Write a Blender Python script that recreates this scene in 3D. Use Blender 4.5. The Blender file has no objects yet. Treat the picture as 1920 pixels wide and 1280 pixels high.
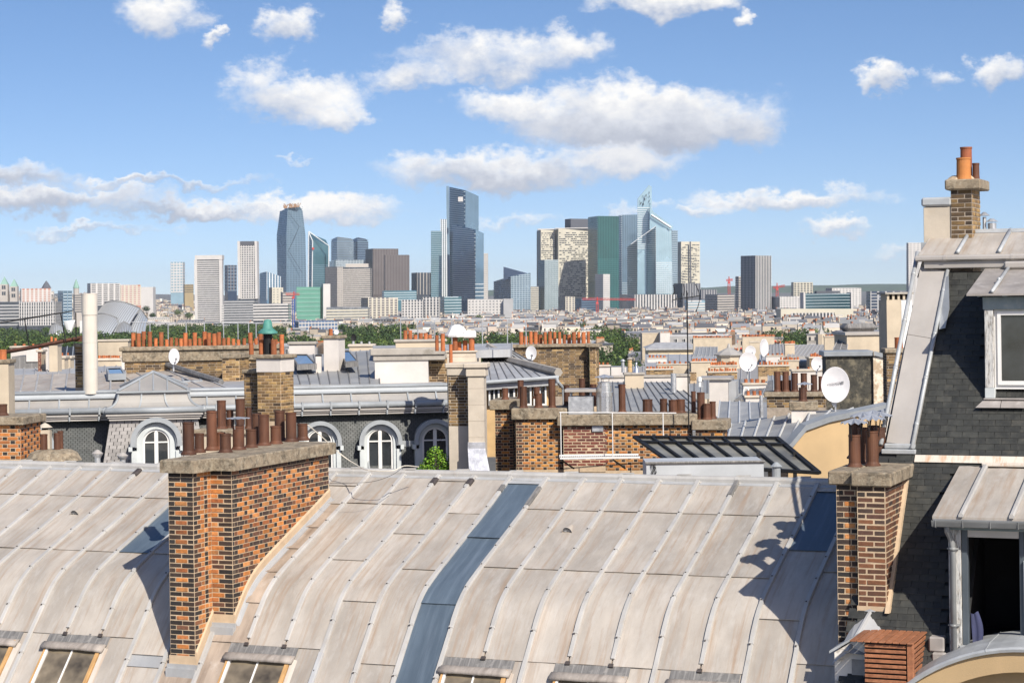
import bpy, math, random
from mathutils import Vector, Matrix
random.seed(7)
sc = bpy.context.scene
COL = sc.collection
R = math.radians
EYE = 54.0

# ---------------------------------------------------------------- camera
F = 3850.0                      # focal length in photograph pixels (1920 wide)
ROLL = R(0.79)
CR, SR = math.cos(ROLL), math.sin(ROLL)
PPX, PPY = 960.0, 547.0
cam = bpy.data.cameras.new('camera')
cam.sensor_width = 36.0
cam.lens = F / 1920 * 36.0
cam.shift_y = -(640 - PPY) / 1920
cam.clip_start = 0.5
cam.clip_end = 60000
camo = bpy.data.objects.new('camera', cam)
COL.objects.link(camo)
camo.matrix_world = Matrix.Translation((0, 0, EYE)) @ Matrix.Rotation(R(90), 4, 'X') @ Matrix.Rotation(-ROLL, 4, 'Z')
sc.camera = camo

# ---------------------------------------------------------------- sun and sky
SUN_TO = Vector((0.99, -2.05, 1.86)).normalized()       # towards the sun
sun = bpy.data.lights.new('sun', 'SUN')
sun.energy = 5.0
sun.angle = R(0.5)
sun.color = (1.0, 0.935, 0.83)
suno = bpy.data.objects.new('sun', sun)
COL.objects.link(suno)
suno.rotation_euler = SUN_TO.to_track_quat('Z', 'Y').to_euler()
suno.location = (30, -60, EYE + 60)
sc.view_settings.view_transform = 'Standard'
sc.view_settings.look = 'None'
sc.view_settings.exposure = 0.36
sc.view_settings.gamma = 1.0
sc.view_settings.use_curve_mapping = False
sc.cycles.max_bounces = 6
sc.cycles.diffuse_bounces = 3
sc.cycles.glossy_bounces = 3
sc.cycles.transmission_bounces = 4
sc.cycles.volume_bounces = 0

world = bpy.data.worlds.new('World')
sc.world = world
world.use_nodes = True
try:
	world.cycles.sampling_method = 'MANUAL'
	world.cycles.sample_map_resolution = 512
except Exception:
	pass


SKY_LIFT = .072


def build_world():
	nt = world.node_tree
	N, L = nt.nodes, nt.links
	N.clear()
	out = N.new('ShaderNodeOutputWorld')
	bg = N.new('ShaderNodeBackground')
	bg.inputs[1].default_value = 0.079
	L.new(bg.outputs[0], out.inputs[0])
	sky = N.new('ShaderNodeTexSky')
	sky.sky_type = 'NISHITA'
	sky.sun_disc = False
	sky.sun_elevation = math.asin(SUN_TO.z)
	sky.sun_rotation = math.atan2(SUN_TO.x, SUN_TO.y)
	sky.altitude = 100
	sky.air_density = 1.0
	sky.dust_density = 1.0
	sky.ozone_density = 1.6

	def val(x):
		return x

	def M(op, a, b=None, c=None, clamp=False):
		n = N.new('ShaderNodeMath')
		n.operation = op
		n.use_clamp = clamp
		for i, x in enumerate((a, b, c)):
			if x is None:
				continue
			if isinstance(x, (int, float)):
				n.inputs[i].default_value = x
			else:
				L.new(x, n.inputs[i])
		return n.outputs[0]
	tc = N.new('ShaderNodeTexCoord')
	sep = N.new('ShaderNodeSeparateXYZ')
	L.new(tc.outputs['Generated'], sep.inputs[0])
	x, y, z = sep.outputs
	# clear summer air: the bright yellow horizon band of the model is lifted towards blue, all round
	cz = N.new('ShaderNodeCombineXYZ')
	L.new(x, cz.inputs[0])
	L.new(y, cz.inputs[1])
	L.new(M('ADD', M('MULTIPLY', M('MAXIMUM', z, -.02), 1.7), SKY_LIFT), cz.inputs[2])
	nv = N.new('ShaderNodeVectorMath')
	nv.operation = 'NORMALIZE'
	L.new(cz.outputs[0], nv.inputs[0])
	L.new(nv.outputs[0], sky.inputs[0])
	az = M('ARCTAN2', x, y)
	hor = M('SQRT', M('ADD', M('MULTIPLY', x, x), M('MULTIPLY', y, y)))
	el = M('ARCTAN2', z, hor)
	comb = N.new('ShaderNodeCombineXYZ')
	L.new(az, comb.inputs[0])
	L.new(el, comb.inputs[1])
	# wind-torn edges: domain warp, then two octaves of detail
	def ncol(scale, detail, amt, off):
		mp = N.new('ShaderNodeMapping')
		mp.inputs['Location'].default_value = (off, off * .6, 0)
		mp.inputs['Scale'].default_value = (1, 1.35, 1)
		L.new(comb.outputs[0], mp.inputs[0])
		n = N.new('ShaderNodeTexNoise')
		n.inputs['Scale'].default_value = scale
		n.inputs['Detail'].default_value = detail
		n.inputs['Roughness'].default_value = .6
		L.new(mp.outputs[0], n.inputs['Vector'])
		v = N.new('ShaderNodeVectorMath')
		v.operation = 'MULTIPLY_ADD'
		L.new(n.outputs['Color'], v.inputs[0])
		v.inputs[1].default_value = (amt, amt * .8, 0)
		v.inputs[2].default_value = (-amt / 2, -amt * .4, 0)
		return v.outputs[0]
	w1, w2 = ncol(38, 5, .034, 1.3), ncol(130, 5, .016, 7.7)
	va = N.new('ShaderNodeVectorMath')
	L.new(w1, va.inputs[0])
	L.new(w2, va.inputs[1])
	vb = N.new('ShaderNodeVectorMath')
	L.new(va.outputs[0], vb.inputs[0])
	L.new(comb.outputs[0], vb.inputs[1])
	sw = N.new('ShaderNodeSeparateXYZ')
	L.new(vb.outputs[0], sw.inputs[0])
	waz, wel = sw.outputs[0], sw.outputs[1]
	def noise(vec, scale, detail, rough, sx=1.0, sy=1.0, off=0.0):
		mp = N.new('ShaderNodeMapping')
		mp.inputs['Scale'].default_value = (sx, sy, 1)
		mp.inputs['Location'].default_value = (off, off * .7, off * .3)
		L.new(vec, mp.inputs[0])
		n = N.new('ShaderNodeTexNoise')
		n.inputs['Scale'].default_value = scale
		n.inputs['Detail'].default_value = detail
		n.inputs['Roughness'].default_value = rough
		L.new(mp.outputs[0], n.inputs['Vector'])
		return n.outputs['Fac']
	nA = noise(comb.outputs[0], 22, 9, .62, 1.0, 1.7)
	nB = noise(comb.outputs[0], 60, 7, .62, 1.0, 1.5, 3.1)
	nz = M('ADD', M('MULTIPLY', M('SUBTRACT', nA, .5), 2.1), M('MULTIPLY', M('SUBTRACT', nB, .5), 1.1))
	# cloud banks in this part of the sky: (az, el, half width, half height) in units of 1/3850 rad
	C = [(1200, 222, 300, 78, 1.25), (1385, 235, 105, 58, 1.0), (985, 205, 150, 45, .9), (940, 322, 250, 44, 1.0), (1150, 300, 170, 40, .9),
		 (930, 108, 210, 52, .75), (1060, 88, 80, 46, .8), (765, 150, 95, 38, .7), (830, 85, 60, 30, .6),
		 (545, 190, 140, 50, .9), (625, 220, 75, 34, .8), (480, 150, 65, 45, .7),
		 (300, 38, 90, 48, .85), (538, 46, 66, 46, .9), (735, 30, 40, 28, .8), (400, 82, 26, 18, .7),
		 (1255, 8, 160, 34, .95), (1386, 42, 20, 16, .6), (1655, 156, 54, 36, 1.0), (1875, 145, 66, 40, .95), (1750, 156, 36, 24, .5),
		 (20, 335, 130, 34, .9), (110, 382, 270, 30, .9), (270, 349, 240, 13, .7), (340, 395, 220, 22, .9), (640, 402, 160, 22, .7), (600, 388, 190, 30, .95), (170, 432, 180, 10, .5),
		 (1470, 372, 200, 26, .9), (1565, 428, 85, 20, .7), (1180, 386, 70, 14, .6), (1310, 395, 60, 16, .6), (1690, 476, 70, 14, .4), (560, 298, 30, 8, .4), (960, 415, 120, 14, .4)]
	dens = None
	num = None
	den = None
	for (px, py, rx, ry, w) in C:
		dx, dy = px - PPX, py - PPY
		a0 = math.atan((CR * dx - SR * dy) / F)
		e0 = math.atan(-(SR * dx + CR * dy) / F)
		u = M('MULTIPLY', M('SUBTRACT', waz, a0), F / rx)
		v = M('MULTIPLY', M('SUBTRACT', wel, e0), F / ry)
		r2 = M('ADD', M('MULTIPLY', u, u), M('MULTIPLY', v, v))
		d = M('MULTIPLY', M('SUBTRACT', 1.0, r2), w)
		d = M('MAXIMUM', d, -1.2)
		dens = d if dens is None else M('MAXIMUM', dens, d)
		ww = M('MAXIMUM', M('ADD', d, .35), 0.0)
		ww = M('MULTIPLY', ww, ww)
		vs = M('ADD', v, -.40) if px < 460 and py > 300 else (M('ADD', v, -.25) if w > .99 and rx > 200 else v)
		num = M('MULTIPLY', ww, vs) if num is None else M('MULTIPLY_ADD', ww, vs, num)
		den = ww if den is None else M('ADD', den, ww)
	vloc = M('DIVIDE', num, M('ADD', den, .02))
	# everywhere else: the same scattered fair-weather cumulus
	g = noise(comb.outputs[0], 5.5, 4, .55, 1.0, 2.4, 5.7)
	gen = M('MULTIPLY', M('SUBTRACT', g, .64), 7.0)
	inside = M('MULTIPLY', M('MULTIPLY', M('SUBTRACT', .34, M('ABSOLUTE', az)), 12.0, clamp=True), M('MULTIPLY', M('MULTIPLY', M('SUBTRACT', .24, el), 12.0, clamp=True), M('GREATER_THAN', y, 0)))
	base = M('ADD', M('MULTIPLY', dens, inside), M('MULTIPLY', gen, M('SUBTRACT', 1.0, inside)))
	field = M('ADD', base, M('MULTIPLY', nz, .75))
	alpha = N.new('ShaderNodeMapRange')
	alpha.interpolation_type = 'SMOOTHSTEP'
	alpha.inputs['From Min'].default_value = -.10
	alpha.inputs['From Max'].default_value = .95
	L.new(field, alpha.inputs['Value'])
	up = M('MULTIPLY', alpha.outputs[0], M('MULTIPLY', M('ADD', el, .012), 55.0, clamp=True))
	# lit tops, blue-grey bases, soft modelling from the fine noise
	lit = M('ADD', M('MULTIPLY', vloc, .75), M('MULTIPLY', nz, .55))
	lit = M('ADD', lit, .55)
	thin = M('SUBTRACT', 1.0, M('MULTIPLY', field, .8), clamp=True)
	lit = M('ADD', lit, M('MULTIPLY', thin, .35), clamp=True)
	ramp = N.new('ShaderNodeValToRGB')
	cr = ramp.color_ramp
	cr.elements[0].position = .05
	cr.elements[0].color = (4.7, 5.1, 6.1, 1)
	cr.elements[1].position = .95
	cr.elements[1].color = (10.4, 10.25, 10.0, 1)
	e = cr.elements.new(.5)
	e.color = (7.3, 7.6, 8.3, 1)
	L.new(lit, ramp.inputs[0])
	mix = N.new('ShaderNodeMix')
	mix.data_type = 'RGBA'
	L.new(up, mix.inputs['Factor'])
	hs = N.new('ShaderNodeHueSaturation')
	hs.inputs['Saturation'].default_value = 1.2
	hs.inputs['Value'].default_value = 1.0
	L.new(sky.outputs[0], hs.inputs['Color'])
	tint = N.new('ShaderNodeMix')
	tint.data_type = 'RGBA'
	tint.blend_type = 'MULTIPLY'
	tint.inputs['Factor'].default_value = 1
	tint.inputs['B'].default_value = (1.50, 1.38, 1.44, 1)
	L.new(hs.outputs[0], tint.inputs['A'])
	L.new(tint.outputs['Result'], mix.inputs['A'])
	L.new(ramp.outputs[0], mix.inputs['B'])
	L.new(mix.outputs['Result'], bg.inputs[0])


build_world()


# ---------------------------------------------------------------- helpers
def P(px, py, Y):
	"""photograph pixel at distance Y -> world point"""
	dx, dy = px - PPX, py - PPY
	return Vector(((CR * dx - SR * dy) / F * Y, Y, EYE - (SR * dx + CR * dy) / F * Y))


def ray(px, py):
	dx, dy = px - PPX, py - PPY
	return Vector(((CR * dx - SR * dy) / F, 1.0, -(SR * dx + CR * dy) / F))


class MB:
	def __init__(s):
		s.v, s.f, s.m, s.c = [], [], [], []
		s.cur = (1, 1, 1)

	def face(s, pts, mi=0):
		b = len(s.v)
		s.v.extend([tuple(p) for p in pts])
		s.f.append(tuple(range(b, b + len(pts))))
		s.m.append(mi)
		s.c.append(s.cur)

	def add(s, verts, faces, mi=0):
		b = len(s.v)
		s.v.extend([tuple(p) for p in verts])
		for f in faces:
			s.f.append(tuple(i + b for i in f))
			s.m.append(mi)
			s.c.append(s.cur)
		return s

	def box(s, x0, x1, y0, y1, z0, z1, mi=0, bottom=True):
		v = [(x0, y0, z0), (x1, y0, z0), (x1, y1, z0), (x0, y1, z0), (x0, y0, z1), (x1, y0, z1), (x1, y1, z1), (x0, y1, z1)]
		f = [(4, 5, 6, 7), (0, 1, 5, 4), (1, 2, 6, 5), (2, 3, 7, 6), (3, 0, 4, 7)]
		if bottom:
			f.append((3, 2, 1, 0))
		return s.add(v, f, mi)

	def bbox(s, x0, x1, y0, y1, z0, z1, b=.01, mi=0):
		"""box with chamfered edges"""
		b = min(b, (x1 - x0) * .45, (y1 - y0) * .45, (z1 - z0) * .45)
		v, f = [], []
		for (zz, i) in ((z0, b), (z0 + b, 0), (z1 - b, 0), (z1, b)):
			xs = (x0 + i, x1 - i)
			ys = (y0 + i, y1 - i)
			k = b if i == 0 else 0
			v += [(xs[0] + k, ys[0], zz), (xs[1] - k, ys[0], zz), (xs[1], ys[0] + k, zz), (xs[1], ys[1] - k, zz),
				  (xs[1] - k, ys[1], zz), (xs[0] + k, ys[1], zz), (xs[0], ys[1] - k, zz), (xs[0], ys[0] + k, zz)]
		for j in range(3):
			for i in range(8):
				a, c = j * 8 + i, j * 8 + (i + 1) % 8
				f.append((a, c, c + 8, a + 8))
		f.append(tuple(range(7, -1, -1)))
		f.append(tuple(range(24, 32)))
		return s.add(v, f, mi)

	def prism(s, poly, z0, z1, mi=0, top=None):
		"""vertical prism over an xy polygon; z1 may be a list of heights per corner"""
		n = len(poly)
		zs = z1 if isinstance(z1, (list, tuple)) else [z1] * n
		v = [(p[0], p[1], z0) for p in poly] + [(p[0], p[1], zs[i]) for i, p in enumerate(poly)]
		a = sum(poly[i][0] * poly[(i + 1) % n][1] - poly[(i + 1) % n][0] * poly[i][1] for i in range(n))
		f = []
		for i in range(n):
			j = (i + 1) % n
			f.append((i, j, j + n, i + n) if a > 0 else (j, i, i + n, j + n))
		s.add(v, f, mi)
		s.add(v[n:], [tuple(range(n)) if a > 0 else tuple(range(n - 1, -1, -1))], mi if top is None else top)
		return s

	def extr(s, poly, x0, x1, mi=0, cap=True):
		"""profile in (y, z) swept along x"""
		n = len(poly)
		v = [(x0, p[0], p[1]) for p in poly] + [(x1, p[0], p[1]) for p in poly]
		a = sum(poly[i][0] * poly[(i + 1) % n][1] - poly[(i + 1) % n][0] * poly[i][1] for i in range(n))
		f = []
		for i in range(n):
			j = (i + 1) % n
			f.append((i, j, j + n, i + n) if a > 0 else (j, i, i + n, j + n))
		if cap:
			f += [tuple(range(n - 1, -1, -1)), tuple(range(n, 2 * n))] if a > 0 else [tuple(range(n)), tuple(range(2 * n - 1, n - 1, -1))]
		return s.add(v, f, mi)

	def cyl(s, cx, cy, z0, z1, r, r2=None, n=16, mi=0, cap=True, hollow=0):
		r2 = r if r2 is None else r2
		ring = lambda rr, z: [(cx + rr * math.cos(2 * math.pi * i / n), cy + rr * math.sin(2 * math.pi * i / n), z) for i in range(n)]
		v = ring(r, z0) + ring(r2, z1)
		f = [(i, (i + 1) % n, n + (i + 1) % n, n + i) for i in range(n)]
		if hollow:
			v += ring(r2 - hollow, z1) + ring(r2 - hollow, z1 - min(.25, (z1 - z0) * .8))
			for i in range(n):
				j = (i + 1) % n
				f += [(n + i, n + j, 2 * n + j, 2 * n + i), (2 * n + i, 2 * n + j, 3 * n + j, 3 * n + i)]
			f.append(tuple(range(3 * n, 4 * n)))
		elif cap:
			f.append(tuple(range(n, 2 * n)))
		if cap:
			f.append(tuple(range(n - 1, -1, -1)))
		return s.add(v, f, mi)

	def lathe(s, cx, cy, prof, n=16, mi=0):
		v = []
		for (r, z) in prof:
			v += [(cx + r * math.cos(2 * math.pi * i / n), cy + r * math.sin(2 * math.pi * i / n), z) for i in range(n)]
		f = []
		for k in range(len(prof) - 1):
			for i in range(n):
				j = (i + 1) % n
				f.append((k * n + i, k * n + j, (k + 1) * n + j, (k + 1) * n + i))
		return s.add(v, f, mi)

	def tube(s, pts, r, n=6, mi=0):
		pts = [Vector(p) for p in pts]
		v, f = [], []
		for k, p in enumerate(pts):
			d = (pts[min(k + 1, len(pts) - 1)] - pts[max(k - 1, 0)]).normalized()
			a = d.cross(Vector((0, 0, 1)))
			if a.length < 1e-3:
				a = Vector((1, 0, 0))
			a.normalize()
			b = d.cross(a)
			rr = r[k] if isinstance(r, (list, tuple)) else r
			for i in range(n):
				t = 2 * math.pi * i / n
				v.append(p + a * (rr * math.cos(t)) + b * (rr * math.sin(t)))
		for k in range(len(pts) - 1):
			for i in range(n):
				j = (i + 1) % n
				f.append((k * n + i, (k + 1) * n + i, (k + 1) * n + j, k * n + j))
		f.append(tuple(range(n)))
		f.append(tuple(range(len(pts) * n - 1, (len(pts) - 1) * n - 1, -1)))
		return s.add(v, f, mi)

	def strip(s, secs, mi=0, cap=True, close=True):
		"""loft through sections (equal-length lists of points)"""
		n = len(secs[0])
		v = [p for sec in secs for p in sec]
		f = []
		for k in range(len(secs) - 1):
			for i in range(n if close else n - 1):
				j = (i + 1) % n
				f.append((k * n + i, k * n + j, (k + 1) * n + j, (k + 1) * n + i))
		if cap and close:
			f.append(tuple(range(n - 1, -1, -1)))
			f.append(tuple(range((len(secs) - 1) * n, len(secs) * n)))
		return s.add(v, f, mi)

	def mesh(s, name, mats, smooth=False, col=False):
		me = bpy.data.meshes.new(name)
		me.from_pydata(s.v, [], s.f)
		for m in (mats if isinstance(mats, (list, tuple)) else [mats]):
			me.materials.append(m)
		if any(s.m):
			me.polygons.foreach_set('material_index', s.m)
		if smooth:
			me.polygons.foreach_set('use_smooth', [True] * len(s.f))
		if col:
			at = me.color_attributes.new('Col', 'FLOAT_COLOR', 'CORNER')
			data = []
			for f, c in zip(s.f, s.c):
				data += [c[0], c[1], c[2], 1.0] * len(f)
			at.data.foreach_set('color', data)
		me.update()
		return me


def tag(o, label=None, cat=None, group=None, kind=None):
	if label:
		o['label'] = label
	if cat:
		o['category'] = cat
	if group:
		o['group'] = group
	if kind:
		o['kind'] = kind
	return o


def obj(name, mb, mats, parent=None, loc=None, rz=0.0, smooth=False, col=False, kind=None, label=None):
	me = mb if isinstance(mb, bpy.types.Mesh) else mb.mesh(name, mats, smooth, col)
	o = bpy.data.objects.new(name, me)
	COL.objects.link(o)
	if parent is not None:
		o.parent = parent
	if loc is not None:
		o.location = loc
	if rz:
		o.rotation_euler = (0, 0, rz)
	if kind:
		o['kind'] = kind
	if label:
		o['label'] = label
	return o


def thing(name, label, cat, loc=(0, 0, 0), rz=0.0, group=None):
	o = bpy.data.objects.new(name, None)
	o.empty_display_size = .3
	COL.objects.link(o)
	o.location = loc
	o.rotation_euler = (0, 0, rz)
	return tag(o, label, cat, group)


def copy_tree(root, loc=None, rz=None, parent=None):
	r = root.copy()
	COL.objects.link(r)
	r.parent = parent if parent is not None else root.parent
	if loc is not None:
		r.location = loc
	if rz is not None:
		r.rotation_euler = (0, 0, rz)
	for ch in list(root.children):
		copy_tree(ch, parent=r)
	return r


# ---------------------------------------------------------------- materials
def nodes_of(name):
	m = bpy.data.materials.new(name)
	m.use_nodes = True
	nt = m.node_tree
	return m, nt, nt.nodes, nt.links, nt.nodes['Principled BSDF']


def lin(c):
	return tuple(((x / 255) / 12.92 if x / 255 <= .04045 else ((x / 255 + .055) / 1.055) ** 2.4) for x in c)


def mat(name, col, rough=.7, metal=0.0, var=.25, scale=3.0, stretch=(1, 1, 1), spots=None, spot_scale=8.0, spot_w=(.55, .68),
		bump=0.0, bump_scale=30.0, src='fixed', coord='Object', streak=None, spec=.5, rand=0.0, detail=6, spot_stretch=(1, 1, 1)):
	"""wear-and-weather material: base colour with broad mottling, optional stain spots, run-off streaks and fine relief"""
	m, nt, N, L, B = nodes_of(name)
	tc = N.new('ShaderNodeTexCoord')
	if coord == 'World':
		g = N.new('ShaderNodeNewGeometry')
		vec = g.outputs['Position']
	else:
		vec = tc.outputs['Object']
		if src == 'obj' or rand:
			oi = N.new('ShaderNodeObjectInfo')
			ad = N.new('ShaderNodeVectorMath')
			ad.operation = 'MULTIPLY_ADD'
			L.new(oi.outputs['Random'], ad.inputs[0])
			ad.inputs[1].default_value = (37, 53, 71)
			L.new(vec, ad.inputs[2])
			vec = ad.outputs[0]

	def noise(scale, st, detail=6, rough=.6):
		mp = N.new('ShaderNodeMapping')
		mp.inputs['Scale'].default_value = st
		L.new(vec, mp.inputs[0])
		n = N.new('ShaderNodeTexNoise')
		n.inputs['Scale'].default_value = scale
		n.inputs['Detail'].default_value = detail
		n.inputs['Roughness'].default_value = rough
		L.new(mp.outputs[0], n.inputs['Vector'])
		return n.outputs['Fac']

	def mixc(fac, a, b, mode='MIX'):
		x = N.new('ShaderNodeMix')
		x.data_type = 'RGBA'
		x.blend_type = mode
		for k, v in (('Factor', fac), ('A', a), ('B', b)):
			if isinstance(v, tuple):
				x.inputs[k].default_value = v if len(v) == 4 else (*v, 1)
			elif isinstance(v, (int, float)):
				x.inputs[k].default_value = v
			else:
				L.new(v, x.inputs[k])
		return x.outputs['Result']

	def rng(v, a, b, c, d):
		r = N.new('ShaderNodeMapRange')
		L.new(v, r.inputs[0])
		for i, q in enumerate((a, b, c, d)):
			r.inputs[i + 1].default_value = q
		return r.outputs[0]
	if src == 'obj':
		o2 = N.new('ShaderNodeObjectInfo')
		base = o2.outputs['Color']
	elif src == 'vc':
		at = N.new('ShaderNodeVertexColor')
		at.layer_name = 'Col'
		base = at.outputs['Color']
	else:
		base = (*col, 1)
	n1 = noise(scale, stretch, detail)
	f1 = rng(n1, .3, .7, 1 - var, 1 + var)
	cmb = N.new('ShaderNodeCombineColor')
	for i in range(3):
		L.new(f1, cmb.inputs[i])
	c = mixc(1.0, base, cmb.outputs[0], 'MULTIPLY')
	if rand:
		o3 = N.new('ShaderNodeObjectInfo')
		f3 = rng(o3.outputs['Random'], 0, 1, 1 - rand, 1 + rand)
		cm = N.new('ShaderNodeCombineColor')
		for i in range(3):
			L.new(f3, cm.inputs[i])
		c = mixc(1.0, c, cm.outputs[0], 'MULTIPLY')
	if streak:
		scol, sst, amount = streak
		ns = noise(1.0, sst, 5, .65)
		c = mixc(rng(ns, .5, .74, 0, amount), c, (*scol, 1))
	if spots:
		for k, (scol, amount) in enumerate(spots):
			ns = noise(spot_scale * (1 + .9 * k), spot_stretch, 8, .7)
			c = mixc(rng(ns, spot_w[0], spot_w[1], 0, amount), c, (*scol, 1))
	L.new(c, B.inputs['Base Color'])
	B.inputs['Metallic'].default_value = metal
	B.inputs['Specular IOR Level'].default_value = spec
	L.new(rng(n1, .3, .7, max(.05, rough - .1), min(1, rough + .1)), B.inputs['Roughness'])
	if bump:
		nb = noise(bump_scale, (1, 1, 1), 5, .65)
		bn = N.new('ShaderNodeBump')
		bn.inputs['Strength'].default_value = bump
		bn.inputs['Distance'].default_value = .02
		L.new(nb, bn.inputs['Height'])
		L.new(bn.outputs[0], B.inputs['Normal'])
	return m


def glass_mat(name, col, rough=.08, metal=.0, spec=.9, var=.25, scale=2.0, coord='Object', bumpy=0.0):
	m, nt, N, L, B = nodes_of(name)
	tc = N.new('ShaderNodeTexCoord')
	n = N.new('ShaderNodeTexNoise')
	n.inputs['Scale'].default_value = scale
	n.inputs['Detail'].default_value = 3
	L.new(tc.outputs['Object'], n.inputs['Vector'])
	r = N.new('ShaderNodeMapRange')
	L.new(n.outputs[0], r.inputs[0])
	for i, q in enumerate((.3, .7, 1 - var, 1 + var)):
		r.inputs[i + 1].default_value = q
	x = N.new('ShaderNodeMix')
	x.data_type = 'RGBA'
	x.blend_type = 'MULTIPLY'
	x.inputs['Factor'].default_value = 1
	x.inputs['A'].default_value = (*col, 1)
	cm = N.new('ShaderNodeCombineColor')
	for i in range(3):
		L.new(r.outputs[0], cm.inputs[i])
	L.new(cm.outputs[0], x.inputs['B'])
	L.new(x.outputs['Result'], B.inputs['Base Color'])
	B.inputs['Roughness'].default_value = rough
	B.inputs['Metallic'].default_value = metal
	B.inputs['Specular IOR Level'].default_value = spec
	if bumpy:
		bn = N.new('ShaderNodeBump')
		bn.inputs['Strength'].default_value = bumpy
		L.new(n.outputs[0], bn.inputs['Height'])
		L.new(bn.outputs[0], B.inputs['Normal'])
	return m


ZINC = mat('zinc_weathered', (.362, .326, .285), .62, 0, .2, 1.6, (1, .5, .5), streak=((.27, .175, .105), (10, .45, .45), .7),
		   spots=[((.48, .46, .435), .45), ((.26, .215, .175), .28)], spot_scale=4.5, spot_stretch=(1.8, .45, .45), spot_w=(.5, .72), bump=.08, bump_scale=14, rand=.10)
ZINC_BAT = mat('zinc_batten', (.385, .375, .36), .55, 0, .14, 3.0, (1, .5, .5), spots=[((.33, .27, .21), .35)], spot_scale=4, bump=.05, rand=.05)
ZINC_DIRTY = mat('zinc_stained', (.33, .265, .21), .62, 0, .25, 2.2, (2, .6, .6), streak=((.16, .11, .075), (6, .8, .8), .6), spots=[((.5, .45, .4), .5)], spot_scale=3, bump=.06, rand=.08)
ZINC_BLUE = mat('zinc_new_blue', (.095, .128, .165), .45, .2, .16, 2.5, (2, .4, .4), streak=((.22, .27, .33), (11, .5, .5), .35), bump=.04, bump_scale=12, rand=.06)
ZINC_GREY = mat('zinc_grey', (.36, .365, .37), .55, .1, .16, 1.5, (1, .6, .6), streak=((.25, .21, .18), (3, .8, .8), .35), spots=[((.5, .49, .47), .4)], spot_scale=1.8, bump=.05, rand=.08)
ZINC_COOL = mat('zinc_cool', (.30, .32, .335), .55, .05, .16, 1.6, streak=((.24, .25, .26), (3, .8, .8), .35), bump=.05, rand=.06)
LEAD = mat('lead_apron', (.155, .15, .145), .7, .1, .3, 3.0, (8, 1, 1), streak=((.42, .40, .38), (16, .5, .5), .6), spots=[((.35, .33, .31), .45)], spot_scale=7, bump=.25, bump_scale=22)
BRICK = mat('brick', (1, 1, 1), .85, 0, .28, 14.0, src='obj', spots=[((.05, .035, .03), .38)], spot_scale=16, spot_w=(.5, .75), bump=.35, bump_scale=60)
BRICK_VC = mat('brick_joined', (1, 1, 1), .85, 0, .28, 9.0, src='vc', spots=[((.05, .035, .03), .35)], spot_scale=10, bump=.3, bump_scale=50)
MORTAR = mat('mortar', (.46, .35, .235), .9, 0, .2, 6.0, bump=.3, bump_scale=60)
MORTAR_DK = mat('mortar_sooty', (.30, .25, .20), .9, 0, .3, 6.0, bump=.3)
RENDER = mat('sand_render', (.48, .36, .24), .9, 0, .14, 5.0, bump=.25, bump_scale=80)
CAP = mat('lichen_concrete', (.245, .195, .135), .92, 0, .22, 2.5, spots=[((.085, .07, .05), .85), ((.42, .37, .28), .5)], spot_scale=6.0, spot_w=(.48, .62), bump=.6, bump_scale=40)
RUST = mat('rusty_iron', (.090, .035, .018), .68, .1, .35, 4.0, (1, 1, .5), streak=((.17, .072, .032), (9, 9, 1.2), .5), spots=[((.05, .02, .012), .5)], spot_scale=5, bump=.12, bump_scale=40, rand=.3)
TERRA = mat('terracotta', (.37, .115, .040), .8, 0, .3, 5.0, spots=[((.12, .055, .03), .6)], spot_scale=4, bump=.1, rand=.35)
SLATE = mat('slate', (.026, .027, .024), .6, 0, .25, 6.0, src='fixed', streak=((.10, .095, .08), (9, 2, .8), .25), spots=[((.07, .06, .045), .4)], spot_scale=3.0, bump=.15, bump_scale=30, rand=.22)
SLATE_BASE = mat('slate_bed', (.016, .017, .018), .7, 0, .2, 4)
STONE = mat('pale_stone', (.48, .42, .34), .85, 0, .14, 2.2, spots=[((.40, .33, .25), .35)], spot_scale=4, bump=.15, bump_scale=40, rand=.05)
PLASTER = mat('white_plaster', (.56, .52, .48), .9, 0, .1, 1.5, spots=[((.45, .40, .36), .4)], spot_scale=2.0, bump=.12)
PLASTER_Y = mat('yellow_plaster', (.43, .305, .165), .9, 0, .1, 1.0, streak=((.52, .36, .20), (2.5, 2.5, .4), .4), bump=.2, bump_scale=60)
WHITE = mat('white_paint', (.68, .67, .65), .45, 0, .06, 3.0, spots=[((.6, .56, .5), .25)], spot_scale=5)
GREYP = mat('pale_grey_paint', (.50, .53, .53), .55, 0, .1, 2.0, spots=[((.36, .37, .36), .35)], spot_scale=3)
DARKM = mat('dark_metal', (.012, .012, .013), .6, 0, .2, 5, spec=.25)
STEEL = mat('stainless_steel', (.75, .75, .75), .28, .85, .04, 1.0)
GALV = mat('galvanised', (.46, .47, .48), .42, .55, .2, 9.0, spots=[((.33, .33, .34), .5)], spot_scale=14)
BLUEHAT = mat('blued_metal_cowl', (.30, .32, .36), .4, .3, .2, 6.0)
WOOD = mat('red_cedar', (.27, .108, .05), .65, 0, .3, 5.0, (3, 3, 3), streak=((.17, .055, .025), (4, 30, 30), .6), spots=[((.55, .27, .15), .35)], spot_scale=7, bump=.15, rand=.22)
WOODP = mat('flaking_grey_wood', (.46, .46, .45), .8, 0, .2, 5.0, (5, 5, 1), spots=[((.13, .115, .10), .85), ((.62, .58, .52), .5)], spot_scale=9, spot_stretch=(3, 3, .5), spot_w=(.5, .58), bump=.3)
TEAL_WOOD = mat('grey_teal_paint', (.19, .235, .25), .7, 0, .25, 4.0, spots=[((.32, .32, .30), .4)], spot_scale=8, bump=.15)
OCHRE = mat('old_pine_frame', (.46, .27, .11), .6, 0, .25, 4, (6, 1, 1), bump=.1)
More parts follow.
